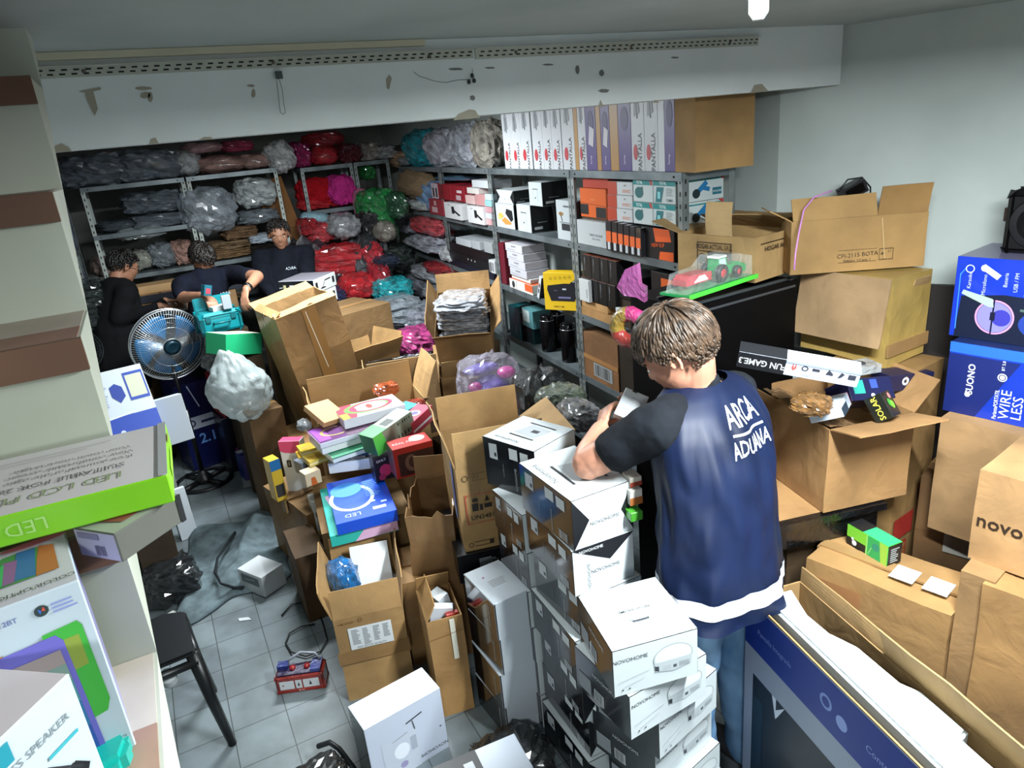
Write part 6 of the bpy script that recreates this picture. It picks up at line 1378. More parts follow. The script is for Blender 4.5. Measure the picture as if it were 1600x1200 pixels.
soft('lump', dep((765, 625), 3.7) + Vector((-.03, 0, -.14)), (.17, .14, .13), film('B01640', .3, 5), 'shiny crimson ball-shaped bag before the plush toy', 'bag', 'film_bag', v=0)
carton(at(1.46, 3.72, 0, 5, (.5, .5, .50)), 'dark carton on the floor under the plush toy', c='4A3826', seed=132)
for k, (cx, yb, w, h, dd, c, lb) in enumerate([(880, 650, 70, 50, 3.3, '5E6A58', 'dull green camouflage bag on the floor pile behind the appliance boxes'), (905, 665, 50, 40, 3.0, '8A8D90', 'grey film bag beside the camouflage bag'), (850, 690, 80, 120, 3.6, '2A2E30', 'dark film bag behind the camouflage bag')]):
    P = dep((cx, yb), dd); s = dd / F
    soft('bag', P, (w * s, .2, h * s), film(c, .35), lb, 'bag', 'garment_bag', v=k)
for k, (x, y) in enumerate(((1.55, 2.95), (1.62, 3.3), (1.3, 3.15))):
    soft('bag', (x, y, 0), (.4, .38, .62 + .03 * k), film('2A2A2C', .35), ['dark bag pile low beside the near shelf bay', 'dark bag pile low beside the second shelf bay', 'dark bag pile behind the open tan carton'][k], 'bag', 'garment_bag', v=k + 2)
# small things seen between the man and the stacks
pbox(corner((984, 748), 2.12, -8, (.04, .05, .03)), 'tiny printed pack above the red toy between box tower and man', body='B9B4A8', prints=[('front', 'r', 0, 0, 1, .5, '8A3A2A')])
pbox(corner((984, 768), 2.12, -8, (.042, .05, .05)), 'white and brown card pack between box tower and man', body='C0BCB4', prints=[('front', 'r', 0, 0, 1, .5, '9A5A2A')])
pbox(corner((986, 803), 2.12, -8, (.04, .05, .03)), 'small green pack between box tower and man', body='3F8A2A')
carton(at(1.28, 1.98, 0, -5, (.12, .2, .78)), 'narrow dark carton between box tower and man', c='4A3320', seed=140, tape=())

# ================================================================== FLOOR THINGS
bm = bmesh.new(); NX, NY = 34, 34
def rugp(u, v):
    p = onz((0, 0), 0)
    a, b2, c2, d2 = onz((270, 985), 0), onz((455, 900), 0), onz((445, 805), 0), onz((300, 830), 0)
    q = (a * (1-u) + b2 * u) * (1-v) + (d2 * (1-u) + c2 * u) * v
    edge = min(u, 1-u, v, 1-v)
    z = .02 + .05 * abs(noise.noise(Vector((q.x * 4, q.y * 4, 1)))) + .06 * max(0, 1 - abs((u - .45 - .3 * v)) * 5) + .04 * max(0, 1 - abs(v - .8) * 5)
    w = Vector((noise.noise(Vector((u * 3, v * 3, 7))) * .06, noise.noise(Vector((u * 3, v * 3, 9))) * .06, 0))
    return Vector((q.x, q.y, 0)) + w + Vector((0, 0, z * min(1, edge * 8) + .004))
g = [[bm.verts.new(rugp(i / NX, j / NY)) for j in range(NY + 1)] for i in range(NX + 1)]
for i in range(NX):
    for j in range(NY): bm.faces.new((g[i][j], g[i+1][j], g[i+1][j+1], g[i][j+1]))
o = mk('blanket', bm, cloth('66757A', 14), smooth=True); tag(o, 'grey-green blanket crumpled on the floor', 'blanket')
sd = o.modifiers.new('thickness', 'SOLIDIFY'); sd.thickness = .008; sd.offset = 1
bm = bmesh.new(); tube(bm, [onz(p, .10 if 0 < i < 5 else .04) for i, p in enumerate([(372, 826), (355, 850), (340, 872), (336, 895), (345, 912), (365, 918), (382, 918)])], .008, 6); worn(bm, .006, 2, 60)
mk('dark_fringe', bm, cloth('20262A', 60), o)
SW = ubox(.125, (408, 903), (376, 885), (438, 880), h=.12); 
pbox((SW[0], (max(SW[1][0], .14), max(SW[1][1], .14), .12)), 'small whitish box with a grey printed panel standing on the blanket', body='BEC2C4', prints=[('left', 'r', .12, .45, .85, .85, '5A6468'), ('left', 'line', (.25, .6), (.7, .72), .06, '8A9498')])
# battery in red case
BT = corner(onz((427, 1056), .10), None, -22, (.20, .085, .10)); M, d = BT; M = M.copy(); M.translation.z = .001
bt = empty('car_battery', M, 'red and blue packaged tool box with three white labels on the floor tiles', 'tool case')
bm = bmesh.new(); solid_box(bm, (d[0], d[1], .08)); bmesh.ops.bevel(bm, geom=bm.edges[:], offset=.006, segments=2, affect='EDGES'); cs = mk('case', bm, film('B23A30', .3, 5), bt)
printing(cs, (d[0], d[1], .08), [('front', 'r', .08, .25, .38, .78, 'D5D8DA'), ('front', 'r', .41, .25, .54, .78, 'D5D8DA'), ('front', 'r', .57, .25, .90, .78, 'D5D8DA'), ('front', 'e', .15, .52, .05, '9A5A4A'), ('front', 'p', [(.45, .4), (.50, .4), (.475, .65)], '2A2C30'), ('front', 'p', [(.69, .4), (.75, .4), (.72, .68)], '2A2C30'), ('front', 't', 'BULL', .52, .12, .16, 'E0B9B0', 0, .01)], off=.002)
bm = bmesh.new(); bx(bm, -.09, -.035, .08, .09, .035, .088); bx(bm, .05, -.036, .086, .092, .036, .10, 1); bx(bm, -.095, .0, .086, -.05, .036, .105, 1); mk('lid_tray', bm, [film('3A2A50', .3, 5), film('2A3A8A', .3)], bt)
for x in (-.03, .03):
    bm = bmesh.new(); lathe(bm, [(.014, .086), (.012, .098)], 14, 0, Matrix.Translation((x, 0, 0))); mk('terminal_cap', bm, paint('8A1E20', .3), bt)
bm = bmesh.new(); tube(bm, [(-.05, .03, .11), (0, .05, .125), (.06, .045, .115), (.085, .02, .10)], .006, 8); mk('carry_handle', bm, paint('A9B0BA', .3), bt)
# cables on floor
bm = bmesh.new(); C0 = [(440, 962), (455, 945), (480, 941), (497, 950), (505, 975), (512, 1000), (500, 1018), (478, 1026), (455, 1020), (446, 1005), (452, 990), (470, 980), (492, 975)]
tube(bm, [onz(p, .008) + Vector((0, 0, .002 * (i % 3))) for i, p in enumerate(C0)], .004, 6); tag(mk('power_cable', bm, paint('0F0F11', .4)), 'black cable looped on the floor beside the red case', 'cable')
bm = bmesh.new()
for q in ([(372, 966), (388, 964), (393, 968), (374, 970)],):
    vs = [bm.verts.new(onz(p, .004)) for p in q]; bm.faces.new(vs)
r_ = bmesh.ops.extrude_face_region(bm, geom=bm.faces[:]); [setattr(v, 'co', v.co - Vector((0, 0, .003))) for v in r_['geom'] if isinstance(v, bmesh.types.BMVert)]
tag(mk('paper_scrap', bm, paint('B9C0C2', .6)), 'thin white paper scrap on the tiles between blanket and red case', 'paper')
bm = bmesh.new(); a_ = [onz(p, .006) for p in ((377, 742), (398, 735), (404, 756), (381, 762))]
vs = [bm.verts.new(p) for p in a_] + [bm.verts.new(p - Vector((0, 0, .005))) for p in a_]
bm.faces.new(vs[:4]); bm.faces.new(vs[7:3:-1]); [bm.faces.new((vs[i], vs[i + 4], vs[(i + 1) % 4 + 4], vs[(i + 1) % 4])) for i in range(4)]
bmesh.ops.recalc_face_normals(bm, faces=bm.faces[:]); tag(mk('paper_scrap', bm, paint('9DA2A4', .6)), 'square of white cardboard on the floor behind the fan base', 'paper')
# dark film bundle and white slab by the stairs
P = onz((268, 935), 0); soft('bag', P + Vector((.02, .02, 0)), (.26, .26, .20), film('1A2024', .2, 7, .06), 'black plastic film bundle on the floor beside the stairs', 'bag', 'film_bundle', v=4)
P = onz((235, 915), 0); soft('bag', P + Vector((-.02, .02, 0)), (.24, .26, .38), film('14181A', .2, 7, .06), 'black plastic film bundle further back beside the stairs', 'bag', 'film_bundle', v=1)
_w = onz((297, 842), 0); M, d = at(_w.x, _w.y + .02, .001, 14, (.10, .03, .32), -7); product((M, d), 'white flat box standing on the floor beyond the black film bundle', 'box', body='CBD2D8', prints=[('left', 'r', 0, 0, 1, 1, '15171A')])
M, d = corner((270, 962), 2.85, 20, (.05, .05, .02), 10, 0)
product(at(*onz((268, 975), 0)[:2], .001, 25, (.07, .05, .05)), 'small crumpled pale box at the edge of the blanket', 'box', body='A9ABA4')
# black stool
sx_, sy_ = onz((285, 1010), .45)[:2]
st = empty('plastic_stool', at(-.36, 2.66, 0, 8)[0], 'black plastic stool beside the stairs', 'stool')
SB_ = paint('101214', .38)
bm = bmesh.new(); prism(bm, [(-.15, -.15), (.15, -.17), (.17, .13), (.10, .17), (-.17, .15)], .43, .45, axis='z'); bmesh.ops.bevel(bm, geom=bm.edges[:], offset=.008, segments=2, affect='EDGES'); mk('seat', bm, SB_, st)
bm = bmesh.new()
for (x0, y0, x1, y1) in ((-.15, -.15, .15, -.165), (.15, -.165, .165, .13), (.165, .13, -.16, .14), (-.16, .14, -.15, -.15)): tube(bm, [(x0, y0, .40), (x1, y1, .40)], .016, 6)
mk('apron', bm, SB_, st)
for x, y in ((-.14, -.14), (.14, -.15), (.15, .12), (-.14, .13)):
    bm = bmesh.new(); tube(bm, [(x, y, .435), (x * 1.12, y * 1.12, .22), (x * 1.3, y * 1.3, .0)], [.026, .021, .016], 8); mk('leg', bm, SB_, st)
bm = bmesh.new(); bx(bm, -.06, .06, .4502, -.02, .09, .4506); mk('sticker', bm, paint('6A6E70', .4), st)
for k in range(4): pass
bm = bmesh.new(); lathe(bm, [(.028, 0), (.03, .01), (.028, .02), (.03, .03), (.028, .04), (.03, .05)], 14, 0, Matrix.Translation((-.30, 2.56, .33)) @ Matrix.Rotation(.5, 4, 'X'))
tag(mk('white_spring', bm, paint('BEC4C4', .5)), 'small white ribbed roll hanging under the black stool', 'roll')
# bottom edge black goods
P = onz((505, 1225), 0); soft('bag', P + Vector((-.02, -.06, 0)), (.20, .18, .13), film('0D0F10', .35, 5), 'black bag with a curved handle at the bottom edge', 'bag', 'black_bag', v=5)
bm = bmesh.new(); tube(bm, [dep(p, k) for p, k in (((497, 1166), 2.62), ((515, 1160), 2.6), ((530, 1170), 2.58), ((545, 1190), 2.56), ((556, 1205), 2.55))], .010, 8); tag(mk('bag_handle', bm, paint('23272A', .35)), 'dark curved strap rising from the black bag at the bottom edge', 'strap')
P = onz((800, 1190), 0); soft('bag', P + Vector((-.02, -.05, 0)), (.26, .26, .12), film('14181A', .25, 7), 'black crumpled plastic on the floor between box stacks', 'bag', 'black_bag', v=3)

# ================================================================== ON THE STAIRS
LZ = 1.802
a = onz((262, 742), LZ + .033); bq = onz((0, 808), LZ + .033); r_ = onz((281, 656), LZ + .033)
ed = (bq - a).normalized(); W_ = .62; D_ = (r_ - a).length
x = -ed; y = Vector((-x.y, x.x, 0)); fr = frame(a - x * W_ / 2 + y * D_ / 2 - Vector((0, 0, .033)), x, y, (W_, D_, .033)); M, d = fr
lp = product(fr, 'long flat white and lime green light panel box lying on the stairs', 'box', 'panel_box', body='7CC618', faces={'top': 'CFCAC7', 'right': '86CE1E'}, rough=.35, prints=[
    ('top', 't', 'LED LCD PLATE', .80, .20, .14, '8C9A6E', 180, 0, .9), ('top', 't', 'SUITABLE FOR 26', .83, .36, .10, '6A6466', 180, 0, .9), ('top', 't', 'Free yourself of the sight', .84, .48, .07, '7A7476', 180), ('top', 't', 'View comfortable screen', .84, .57, .07, '7A7476', 180), ('top', 't', 'Your room more bright', .84, .66, .07, '7A7476', 180),
    ('top', 'r', .985, 0, 1, 1, 'A4A6A4'), ('top', 'line', (.66, .84), (.9, .86), .006, '8C8688'), ('top', 'line', (.62, .78), (.86, .80), .006, '8C8688'),
    ('front', 't', 'LED LCD', .74, .5, .62, 'A9D97A', 180, 0, 1.1), ('front', 'r', .60, .80, .62, .84, 'D5E8A8'), ('right', 'r', .3, .2, .7, .6, '98D83A'), ('right', 'r', .62, .85, .8, 1, '8A6A4A')])
GS = okfit(.97, (178, 835), (121, 820), (269, 770), (188, 868), corner((178, 835), .97, 25, (.16, .08, .035)))
M, d = ubox(1.800, (178, 835), (121, 820), (269, 770), h=.034)
gsx = product((M, d), 'small grey box with a salmon panel sticking out from under the panel box', 'box', 'gadget_box', body='5F6058', faces={'left': 'A9A8B8', 'top': '9EA294'}, prints=[('top', 'p', [(.25, .2), (.62, .2), (.55, .75), (.15, .75)], '8A4A3C'), ('left', 'r', .1, .7, .6, .9, '7C7A90'), ('left', 'bars', .45, .15, .7, .5, '6A6880', 6), ('front', 'r', .92, .0, 1, 1, '15171A')])
# speaker box with colour picture
zt = 1.585 + .205
R_ = onz((123, 905), zt); L_ = onz((0, 931), zt); xd = Vector((.987, .16, 0)).normalized(); yd = Vector((-xd.y, xd.x, 0))
CB = frame(R_ - xd * .15 + yd * .062 - Vector((0, 0, .2045)), xd, yd, (.30, .124, .204)); M, d = CB
def remap(items):
    g_ = lambda u: .70 + (u - .42) * .537
    out = []
    for it in items:
        it = list(it)
        if it[1] == 'p': it[2] = [(g_(u), v) for u, v in it[2]]
        elif it[1] == 't': it[3] = g_(it[3]); it[5] *= .7
        elif it[1] in ('e', 'ell'): it[2] = g_(it[2])
        elif it[1] == 'bars': it[2] = g_(it[2]); it[4] = g_(it[4])
        out.append(tuple(it))
    return out
cb = product(CB, 'white speaker box with purple and green speaker pictures and rainbow lid window', 'box', 'speaker_box', body='BCC9D0', faces={'right': '8F8CC0', 'top': 'C6C2C8'}, coat=.4, prints=remap([
    ('top', 'p', [(.50, .30), (.90, .30), (.90, .78), (.78, .84), (.62, .82), (.5, .6)], '4A8A4A'), ('top', 'p', [(.78, .30), (.90, .30), (.90, .78), (.82, .84), (.80, .6)], 'B06A3A'), ('top', 'p', [(.66, .34), (.78, .32), (.80, .82), (.70, .84)], '3A6A9A'), ('top', 'p', [(.60, .32), (.67, .32), (.70, .7), (.62, .72)], '8A5A8A'), ('top', 'p', [(.55, .32), (.61, .32), (.63, .7), (.56, .6)], '3FA860'), ('top', 'ell', .80, .92, .1, .05, 'B8606A'),
    ('top', 't', 'COLOR OPTION', .75, .12, .11, '5A5458', 180, .01), ('front', 't', 'K-2212BT', .55, .92, .05, '6A76A8', 0, .01), ('front', 'e', .76, .92, .028, '2A3A3A'), ('front', 'p', [(.76, .92), (.775, .94), (.78, .915)], 'C84A3A'), ('front', 'p', [(.76, .92), (.745, .935), (.75, .905)], '3A6AC8'), ('front', 'bars', .81, .89, .94, .95, '8A96C8', 3, False),
    ('front', 'p', [(.70, .26), (.90, .28), (.93, .34), (.92, .78), (.90, .81), (.72, .80)], '3FA83A'), ('front', 'p', [(.78, .56), (.89, .57), (.89, .74), (.78, .74)], '8A9A3A'), ('front', 'p', [(.20, .30), (.52, .30), (.52, .78), (.20, .72)], 'A8682A'),
    ('front', 'p', [(.43, .08), (.46, .04), (.80, .05), (.83, .09), (.81, .74), (.78, .78), (.45, .77), (.42, .73)], '6A62B8'), ('front', 'p', [(.46, .09), (.80, .10), (.795, .25), (.46, .25)], '33529E'), ('front', 'p', [(.46, .25), (.795, .25), (.79, .40), (.46, .40)], '2A6E9C'), ('front', 'p', [(.46, .40), (.79, .40), (.787, .53), (.458, .53)], '4A8E90'), ('front', 'p', [(.458, .53), (.787, .53), (.783, .62), (.457, .62)], '7A9286'), ('front', 'p', [(.457, .62), (.783, .62), (.78, .70), (.455, .70)], '9C8A86'),
    ('front', 't', 'M6', .93, .10, .035, '5A5C60')]))
# wireless speaker box nearest
zt = 1.75
L_, R_ = onz((0, 1155), zt), onz((109, 1051), zt); xd = (R_ - L_).normalized(); yd = Vector((-xd.y, xd.x, 0)); 
WB = frame(R_ - xd * .12 + yd * .045 - Vector((0, 0, zt - 1.407)), xd, yd, (.24, .09, zt - 1.407)); M, d = WB
wbx = product(WB, 'white wireless speaker box with teal bars and a black strap, nearest on the stairs', 'box', 'speaker_box', body='BDC8CC', faces={'top': 'C9BFC0'}, coat=.4, prints=[
    ('front', 't', 'WIRELESS SPEAKER', .74, .91, .030, '7A8488', 0, 0, 1.1), ('front', 'r', .55, .93, .72, .985, '1F8A9A'), ('front', 'r', .40, .84, .60, .85, '3AA0AA'), ('front', 'r', .62, .82, .78, .83, '3AA0AA'), ('front', 'r', .82, .85, .95, .86, '3AA0AA'), ('front', 'r', .42, .78, .58, .79, '3AA0AA'),
    ('front', 'p', [(.60, .62), (.90, .70), (.95, .75), (.90, .79), (.75, .76), (.62, .68)], '17191C'), ('front', 'line', (.92, .76), (.80, .84), .006, '2A2C30'), ('front', 'line', (.80, .84), (.62, .74), .006, '2A2C30')])
M, d = corner(onz((150, 1142), 1.50), None, 20, (.14, .10, .09)); M = M.copy(); M.translation.z = 1.407; M.translation.y = min(M.translation.y, .60)
tq = corner((88, 1172), .70, 25, (.10, .08, .035), -12, -4)
bm = bmesh.new(); prism(bm, [(-.12, -.04), (.045, -.04), (.06, -.02), (.06, .02), (.045, .04), (-.12, .04)], 0, .20, axis='z'); bmesh.ops.bevel(bm, geom=[e for e in bm.edges], offset=.006, segments=2, affect='EDGES')
P = onz((95, 1205), 1.60); o = mk('teal_case', bm, paint('14A89A', .35, coat=.3), M=Matrix.Translation((P.x, P.y, 1.4075)) @ Matrix.Rotation(math.radians(22), 4, 'Z')); tag(o, 'bright teal case at the bottom left corner on the stairs', 'case')
# ================================================================== PEOPLE
def ico(bm, c, r, ax=None, sub=3):
    """ellipsoid; ax = (x, y, z) axis vectors"""
    res = bmesh.ops.create_icosphere(bm, subdivisions=sub, radius=1)
    ax = ax or (Vector((1, 0, 0)), Vector((0, 1, 0)), Vector((0, 0, 1)))
    for v in res['verts']: v.co = Vector(c) + ax[0] * v.co.x * r[0] + ax[1] * v.co.y * r[1] + ax[2] * v.co.z * r[2]
def limb(bm, pts, rs, seg=12):
    pts = [Vector(p) for p in pts]
    P, R_ = [], []
    for i in range(len(pts) - 1):
        n = max(2, int((pts[i + 1] - pts[i]).length / .02))
        for j in range(n): P.append(pts[i].lerp(pts[i + 1], j / n)); R_.append(rs[i] + (rs[i + 1] - rs[i]) * (j / n))
    P.append(pts[-1]); R_.append(rs[-1])
    tube(bm, P, R_, seg)
    ico(bm, pts[0], (rs[0],) * 3, sub=2); ico(bm, pts[-1], (rs[-1],) * 3, sub=2)
    for p, r in zip(pts[1:-1], rs[1:-1]): ico(bm, p, (r,) * 3, sub=2)
def fuse(name, bm, mat, parent, voxel=.006, smooth=2, M=None):
    me = bpy.data.meshes.new(name); bm.to_mesh(me); bm.free()
    o = bpy.data.objects.new(name, me); COL.objects.link(o)
    m = o.modifiers.new('r', 'REMESH'); m.mode = 'VOXEL'; m.voxel_size = voxel
    dg = bpy.context.evaluated_depsgraph_get(); me2 = bpy.data.meshes.new_from_object(o.evaluated_get(dg))
    bpy.data.objects.remove(o); bpy.data.meshes.remove(me)
    b2 = bmesh.new(); b2.from_mesh(me2); bpy.data.meshes.remove(me2)
    for _ in range(smooth): bmesh.ops.smooth_vert(b2, verts=b2.verts[:], factor=.5, use_axis_x=True, use_axis_y=True, use_axis_z=True)
    return b2
def skin_mat(c='C08A70'):
    k = ('skin', c)
    if k not in MATS:
        m, nt, b_ = base('skin', .5, 0, .4); d = ''.join('%02X' % int(int(c[i:i + 2], 16) * .9) for i in (0, 2, 4))
        noise_mix(nt, b_, d, c, 12, 4); b_.inputs['Subsurface Weight'].default_value = .08; b_.inputs['Subsurface Radius'].default_value = (.01, .004, .002)
        MATS[k] = m
    return MATS[k]
def hand(bm, wrist, pd, nd, spread, curls, L=.085, side=1, thumb=None):
    """palm from the wrist along pd with normal nd (palm faces nd); fingers curl toward nd"""
    pd = pd.normalized(); nd = (nd - pd * nd.dot(pd)).normalized(); sd = pd.cross(nd) * side
    pc = wrist + pd * L * .52
    ico(bm, pc, (L * .56, L * .44, .014), (pd, sd, nd), 2); ico(bm, wrist + pd * .01, (.03, .026, .019), (pd, sd, nd), 2)
    lens = (.9, 1.0, .93, .74)
    for i in range(4):
        o = (i - 1.5) * .0195
        p = wrist + pd * L * .95 + sd * o; d = (pd + sd * o * spread).normalized(); pts = [wrist + pd * L * .5 + sd * o * .8, p]; ang = 0
        for j, s in enumerate((.040, .026, .020)):
            ang += math.radians(curls[i] * (1, .9, .6)[j]); q = d * math.cos(ang) + nd * math.sin(ang); p = p + q * s * lens[i]; pts.append(p)
        limb(bm, pts, [.009, .0095, .0085, .008, .0068], 8)
    tb = wrist + pd * L * .25 - sd * L * .33
    t1 = tb + (pd * .6 - sd * .6 + nd * .5).normalized() * .036; t2 = t1 + (pd * .8 - sd * .1 + nd * .5).normalized() * .03; t3 = t2 + (pd * .8 + sd * .3 + nd * .4).normalized() * .024
    if thumb: t2 = t1.lerp(thumb, .5); t3 = thumb
    limb(bm, [tb, t1, t2, t3], [.014, .0115, .010, .008], 8)
def headparts(bm, c, f, s, sc=1.0):
    """skull, jaw, nose, brow, lips and ears; f faces forward, s to the figure's left"""
    u = f.cross(s) if f.cross(s).z > 0 else s.cross(f)
    u.normalize(); A = (f, s, u)
    e = lambda p, r, **k: ico(bm, c + (f * p[0] + s * p[1] + u * p[2]) * sc, tuple(q * sc for q in r), A, **k)
    e((-.012, 0, .022), (.094, .073, .088)); e((.022, 0, -.045), (.062, .056, .068)); e((.048, 0, -.088), (.030, .030, .020)); e((.040, 0, -.02), (.054, .060, .060))
    e((.090, 0, -.022), (.016, .011, .012), sub=2); limb(bm, [c + (f * .080 + u * .016) * sc, c + (f * .096 - u * .018) * sc], [.008 * sc, .010 * sc], 8)
    e((.074, 0, .022), (.018, .050, .012), sub=2); e((.080, 0, -.056), (.010, .022, .006), sub=2); e((.077, 0, -.066), (.011, .020, .006), sub=2)
    for q in (-1, 1):
        e((.050, q * .038, -.025), (.022, .018, .022), sub=2)
        cc = c + (f * -.006 + s * q * .073 - u * .008) * sc
        pts = [cc + (f * (.014 * math.cos(t) - .004) + u * (.029 * math.sin(t)) + s * q * (.008 + .006 * (math.cos(t) < 0))) * sc for t in [k * .55 - .6 for k in range(10)]]
        limb(bm, pts, [.0055 * sc] * 10, 6); ico(bm, cc + (s * q * .004) * sc, (.014 * sc, .006 * sc, .024 * sc), A, 2)
    return u
def eyes(parent, c, f, s, u, sc=1.0):
    for q in (-1, 1):
        p = c + (f * .079 + s * q * .031 + u * .000) * sc
        bm = bmesh.new(); ico(bm, p, (.005 * sc, .010 * sc, .005 * sc), (f, s, u), 2); mk('eye', bm, paint('D9D9D6', .2), parent, smooth=True)
        bm = bmesh.new(); ico(bm, p + f * .0035 * sc, (.003 * sc, .005 * sc, .0045 * sc), (f, s, u), 2); mk('iris', bm, paint('2A1E18', .2), parent, smooth=True)
        bm = bmesh.new(); tube(bm, [c + (f * .084 + s * q * .014 + u * .020) * sc, c + (f * .084 + s * q * .032 + u * .025) * sc, c + (f * .072 + s * q * .050 + u * .020) * sc], .0035 * sc, 6); mk('eyebrow', bm, paint('3A2A1E', .8), parent)
def hair_mat(c):
    k = ('hair', c)
    if k not in MATS:
        m, nt, b_ = base('hair', .45, 0, .5); d = ''.join('%02X' % int(int(c[i:i + 2], 16) * .5) for i in (0, 2, 4)); l = ''.join('%02X' % min(255, int(int(c[i:i + 2], 16) * 1.25)) for i in (0, 2, 4))
        noise_mix(nt, b_, d, l, 45, 5, .3, .7); MATS[k] = m
    return MATS[k]
def hair(parent, c, f, s, u, col, sc=1.0, n=420, length=.055, crown=(-.045, .015, .1), low=-.045, seed=1, front=.064, tail=False, thick=.0042):
    """short locks growing from the crown over the scalp"""
    rnd = random.Random(seed); bm = bmesh.new(); A = (f, s, u)
    cr = Vector(crown).normalized()
    R = Vector((.103, .082, .098)); off = Vector((-.014, 0, .022))
    def S(d): return Vector((d.x * R.x, d.y * R.y, d.z * R.z)) + off
    def Wd(p): return c + (f * p.x + s * p.y + u * p.z) * sc
    bmesh.ops.create_icosphere(bm, subdivisions=4, radius=1)
    kill = []
    for v in bm.verts:
        d = v.co.normalized(); p = S(d * .965)
        lim = low + .02 if p.x < -.03 else (-.012 if p.x < .02 else .030 + (p.x - .02) * .75)
        if p.z < lim: kill.append(v)
        v.co = Wd(p)
    bmesh.ops.delete(bm, geom=kill, context='VERTS')
    made = 0
    while made < n:
        d = Vector((rnd.gauss(0, 1), rnd.gauss(0, 1), rnd.gauss(0, 1))).normalized(); p = S(d)
        lim = low if p.x < -.03 else (.0 if p.x < .02 else .034 + (p.x - .02) * .75)
        if p.z < lim: continue
        made += 1
        away = (d - cr * d.dot(cr))
        if away.length < .05: away = Vector((rnd.uniform(-1, 1), rnd.uniform(-1, 1), 0))
        away.normalize(); L = length * rnd.uniform(.7, 1.15) * (.5 if (p.x > -.035 and p.z < .05 and n > 1000) else 1); q = d.copy(); pts = []; rs = []
        jit = Vector((rnd.gauss(0, .16), rnd.gauss(0, .16), rnd.gauss(0, .1))); lift = rnd.uniform(.0, .06)
        for j in range(6):
            t = j / 5; w = S(q) * 1.0
            pts.append(Wd(off + (w - off) * (1.0 + lift * math.sin(t * 2.6) + .01 * j))); rs.append(thick * sc * (.8 + .5 * math.sin(t * 3) if j < 5 else .15))
            q = (q + (away + jit * .6 + Vector((0, 0, -.45 if d.z < .6 else -.15))) * (L / 5 / .095)).normalized()
        tube(bm, pts, rs, 5)
    if tail:
        pts = [Wd(Vector(p)) for p in ((-.10, 0, .05), (-.13, 0, .03), (-.145, 0, -.02), (-.13, 0, -.07))]; limb(bm, pts, [.03 * sc, .035 * sc, .03 * sc, .012 * sc], 8)
    return mk('hair', bm, hair_mat(col), parent, smooth=True)

# ------------------------------------------------------------------ the man in the navy vest
G = Vector
P0, P2 = G((1.285, 1.37, .86)), G((1.365, 1.53, 1.37))
FD = G((-.17, .985, 0)).normalized(); LD = G((-.985, -.17, 0)).normalized()
LS, RS = P2 + LD * .185 + G((0, 0, -.05)), P2 - LD * .185 + G((0, 0, -.05))
LE = G((1.035, 1.665, 1.176)); LW = dep((938, 672), 2.26); 
RE = G((1.47, 1.86, 1.16)); RW = dep((1008, 668), 2.36)
man = empty('person', Matrix.Translation((P0.x, P0.y, 0)), 'person in navy vest and jeans bending over the box tower, holding a small white box', 'person')
inv = Matrix.Translation((-P0.x, -P0.y, 0))
def add(name, bm, mat, parent=man, smooth=True):
    for v in bm.verts: v.co = inv @ v.co
    return mk(name, bm, mat, parent, smooth=smooth)
hf = G((math.cos(math.radians(128)) * math.cos(math.radians(38)), math.sin(math.radians(128)) * math.cos(math.radians(38)), -math.sin(math.radians(38)))).normalized()
hs = G((-math.sin(math.radians(128)), math.cos(math.radians(128)), 0)).normalized()
HC = dep((1056, 548), 2.08); HS = 1.12
bm = bmesh.new(); hu = headparts(bm, HC, hf, hs, HS)
limb(bm, [P2 - G((0, 0, .03)), P2 + (HC - P2) * .35 + G((0, -.01, 0)), HC - hf * .03 - hu * .05], [.068, .060, .058], 16)
limb(bm, [P0, P0.lerp(P2, .5), P2 - G((0, 0, .08))], [.13, .12, .12], 16)
limb(bm, [LS, LS.lerp(LE, .5), LE, LE.lerp(LW, .35), LW], [.058, .054, .052, .050, .031], 16)
limb(bm, [RS - G((0, 0, .02)), RE, RW], [.040, .044, .029], 14)
HIPL, HIPR = P0 + LD * .085, P0 - LD * .085
KL, KR = G((HIPL.x - .01, HIPL.y + .05, .46)), G((HIPR.x + .03, HIPR.y + .02, .46))
FL, FR = G((KL.x, KL.y - .04, .07)), G((KR.x + .03, KR.y - .03, .07))
limb(bm, [HIPL, KL, FL], [.085, .055, .038], 14); limb(bm, [HIPR, KR, FR], [.085, .055, .038], 14)
boxc = dep((985, 645), 2.33)
hand(bm, LW, (dep((948, 636), 2.30) - LW), (boxc - LW), 2.0, (38, 34, 36, 42), .082, -1, thumb=dep((966, 655), 2.28))
hand(bm, RW, (dep((1000, 645), 2.40) - RW), (boxc - RW), 2.0, (30, 35, 40, 45), .08, 1, thumb=dep((1004, 662), 2.30))
body = add('body', fuse('body', bm, None, None, .0042, 3), skin_mat('C98F74'))
tmp = bmesh.new()
eyes(man, inv @ HC, hf, hs, hu, HS)
hair(man, inv @ HC, hf, hs, hu, '4A3A2C', HS * 1.03, 1500, .085, seed=4, thick=.0031, low=-.062)
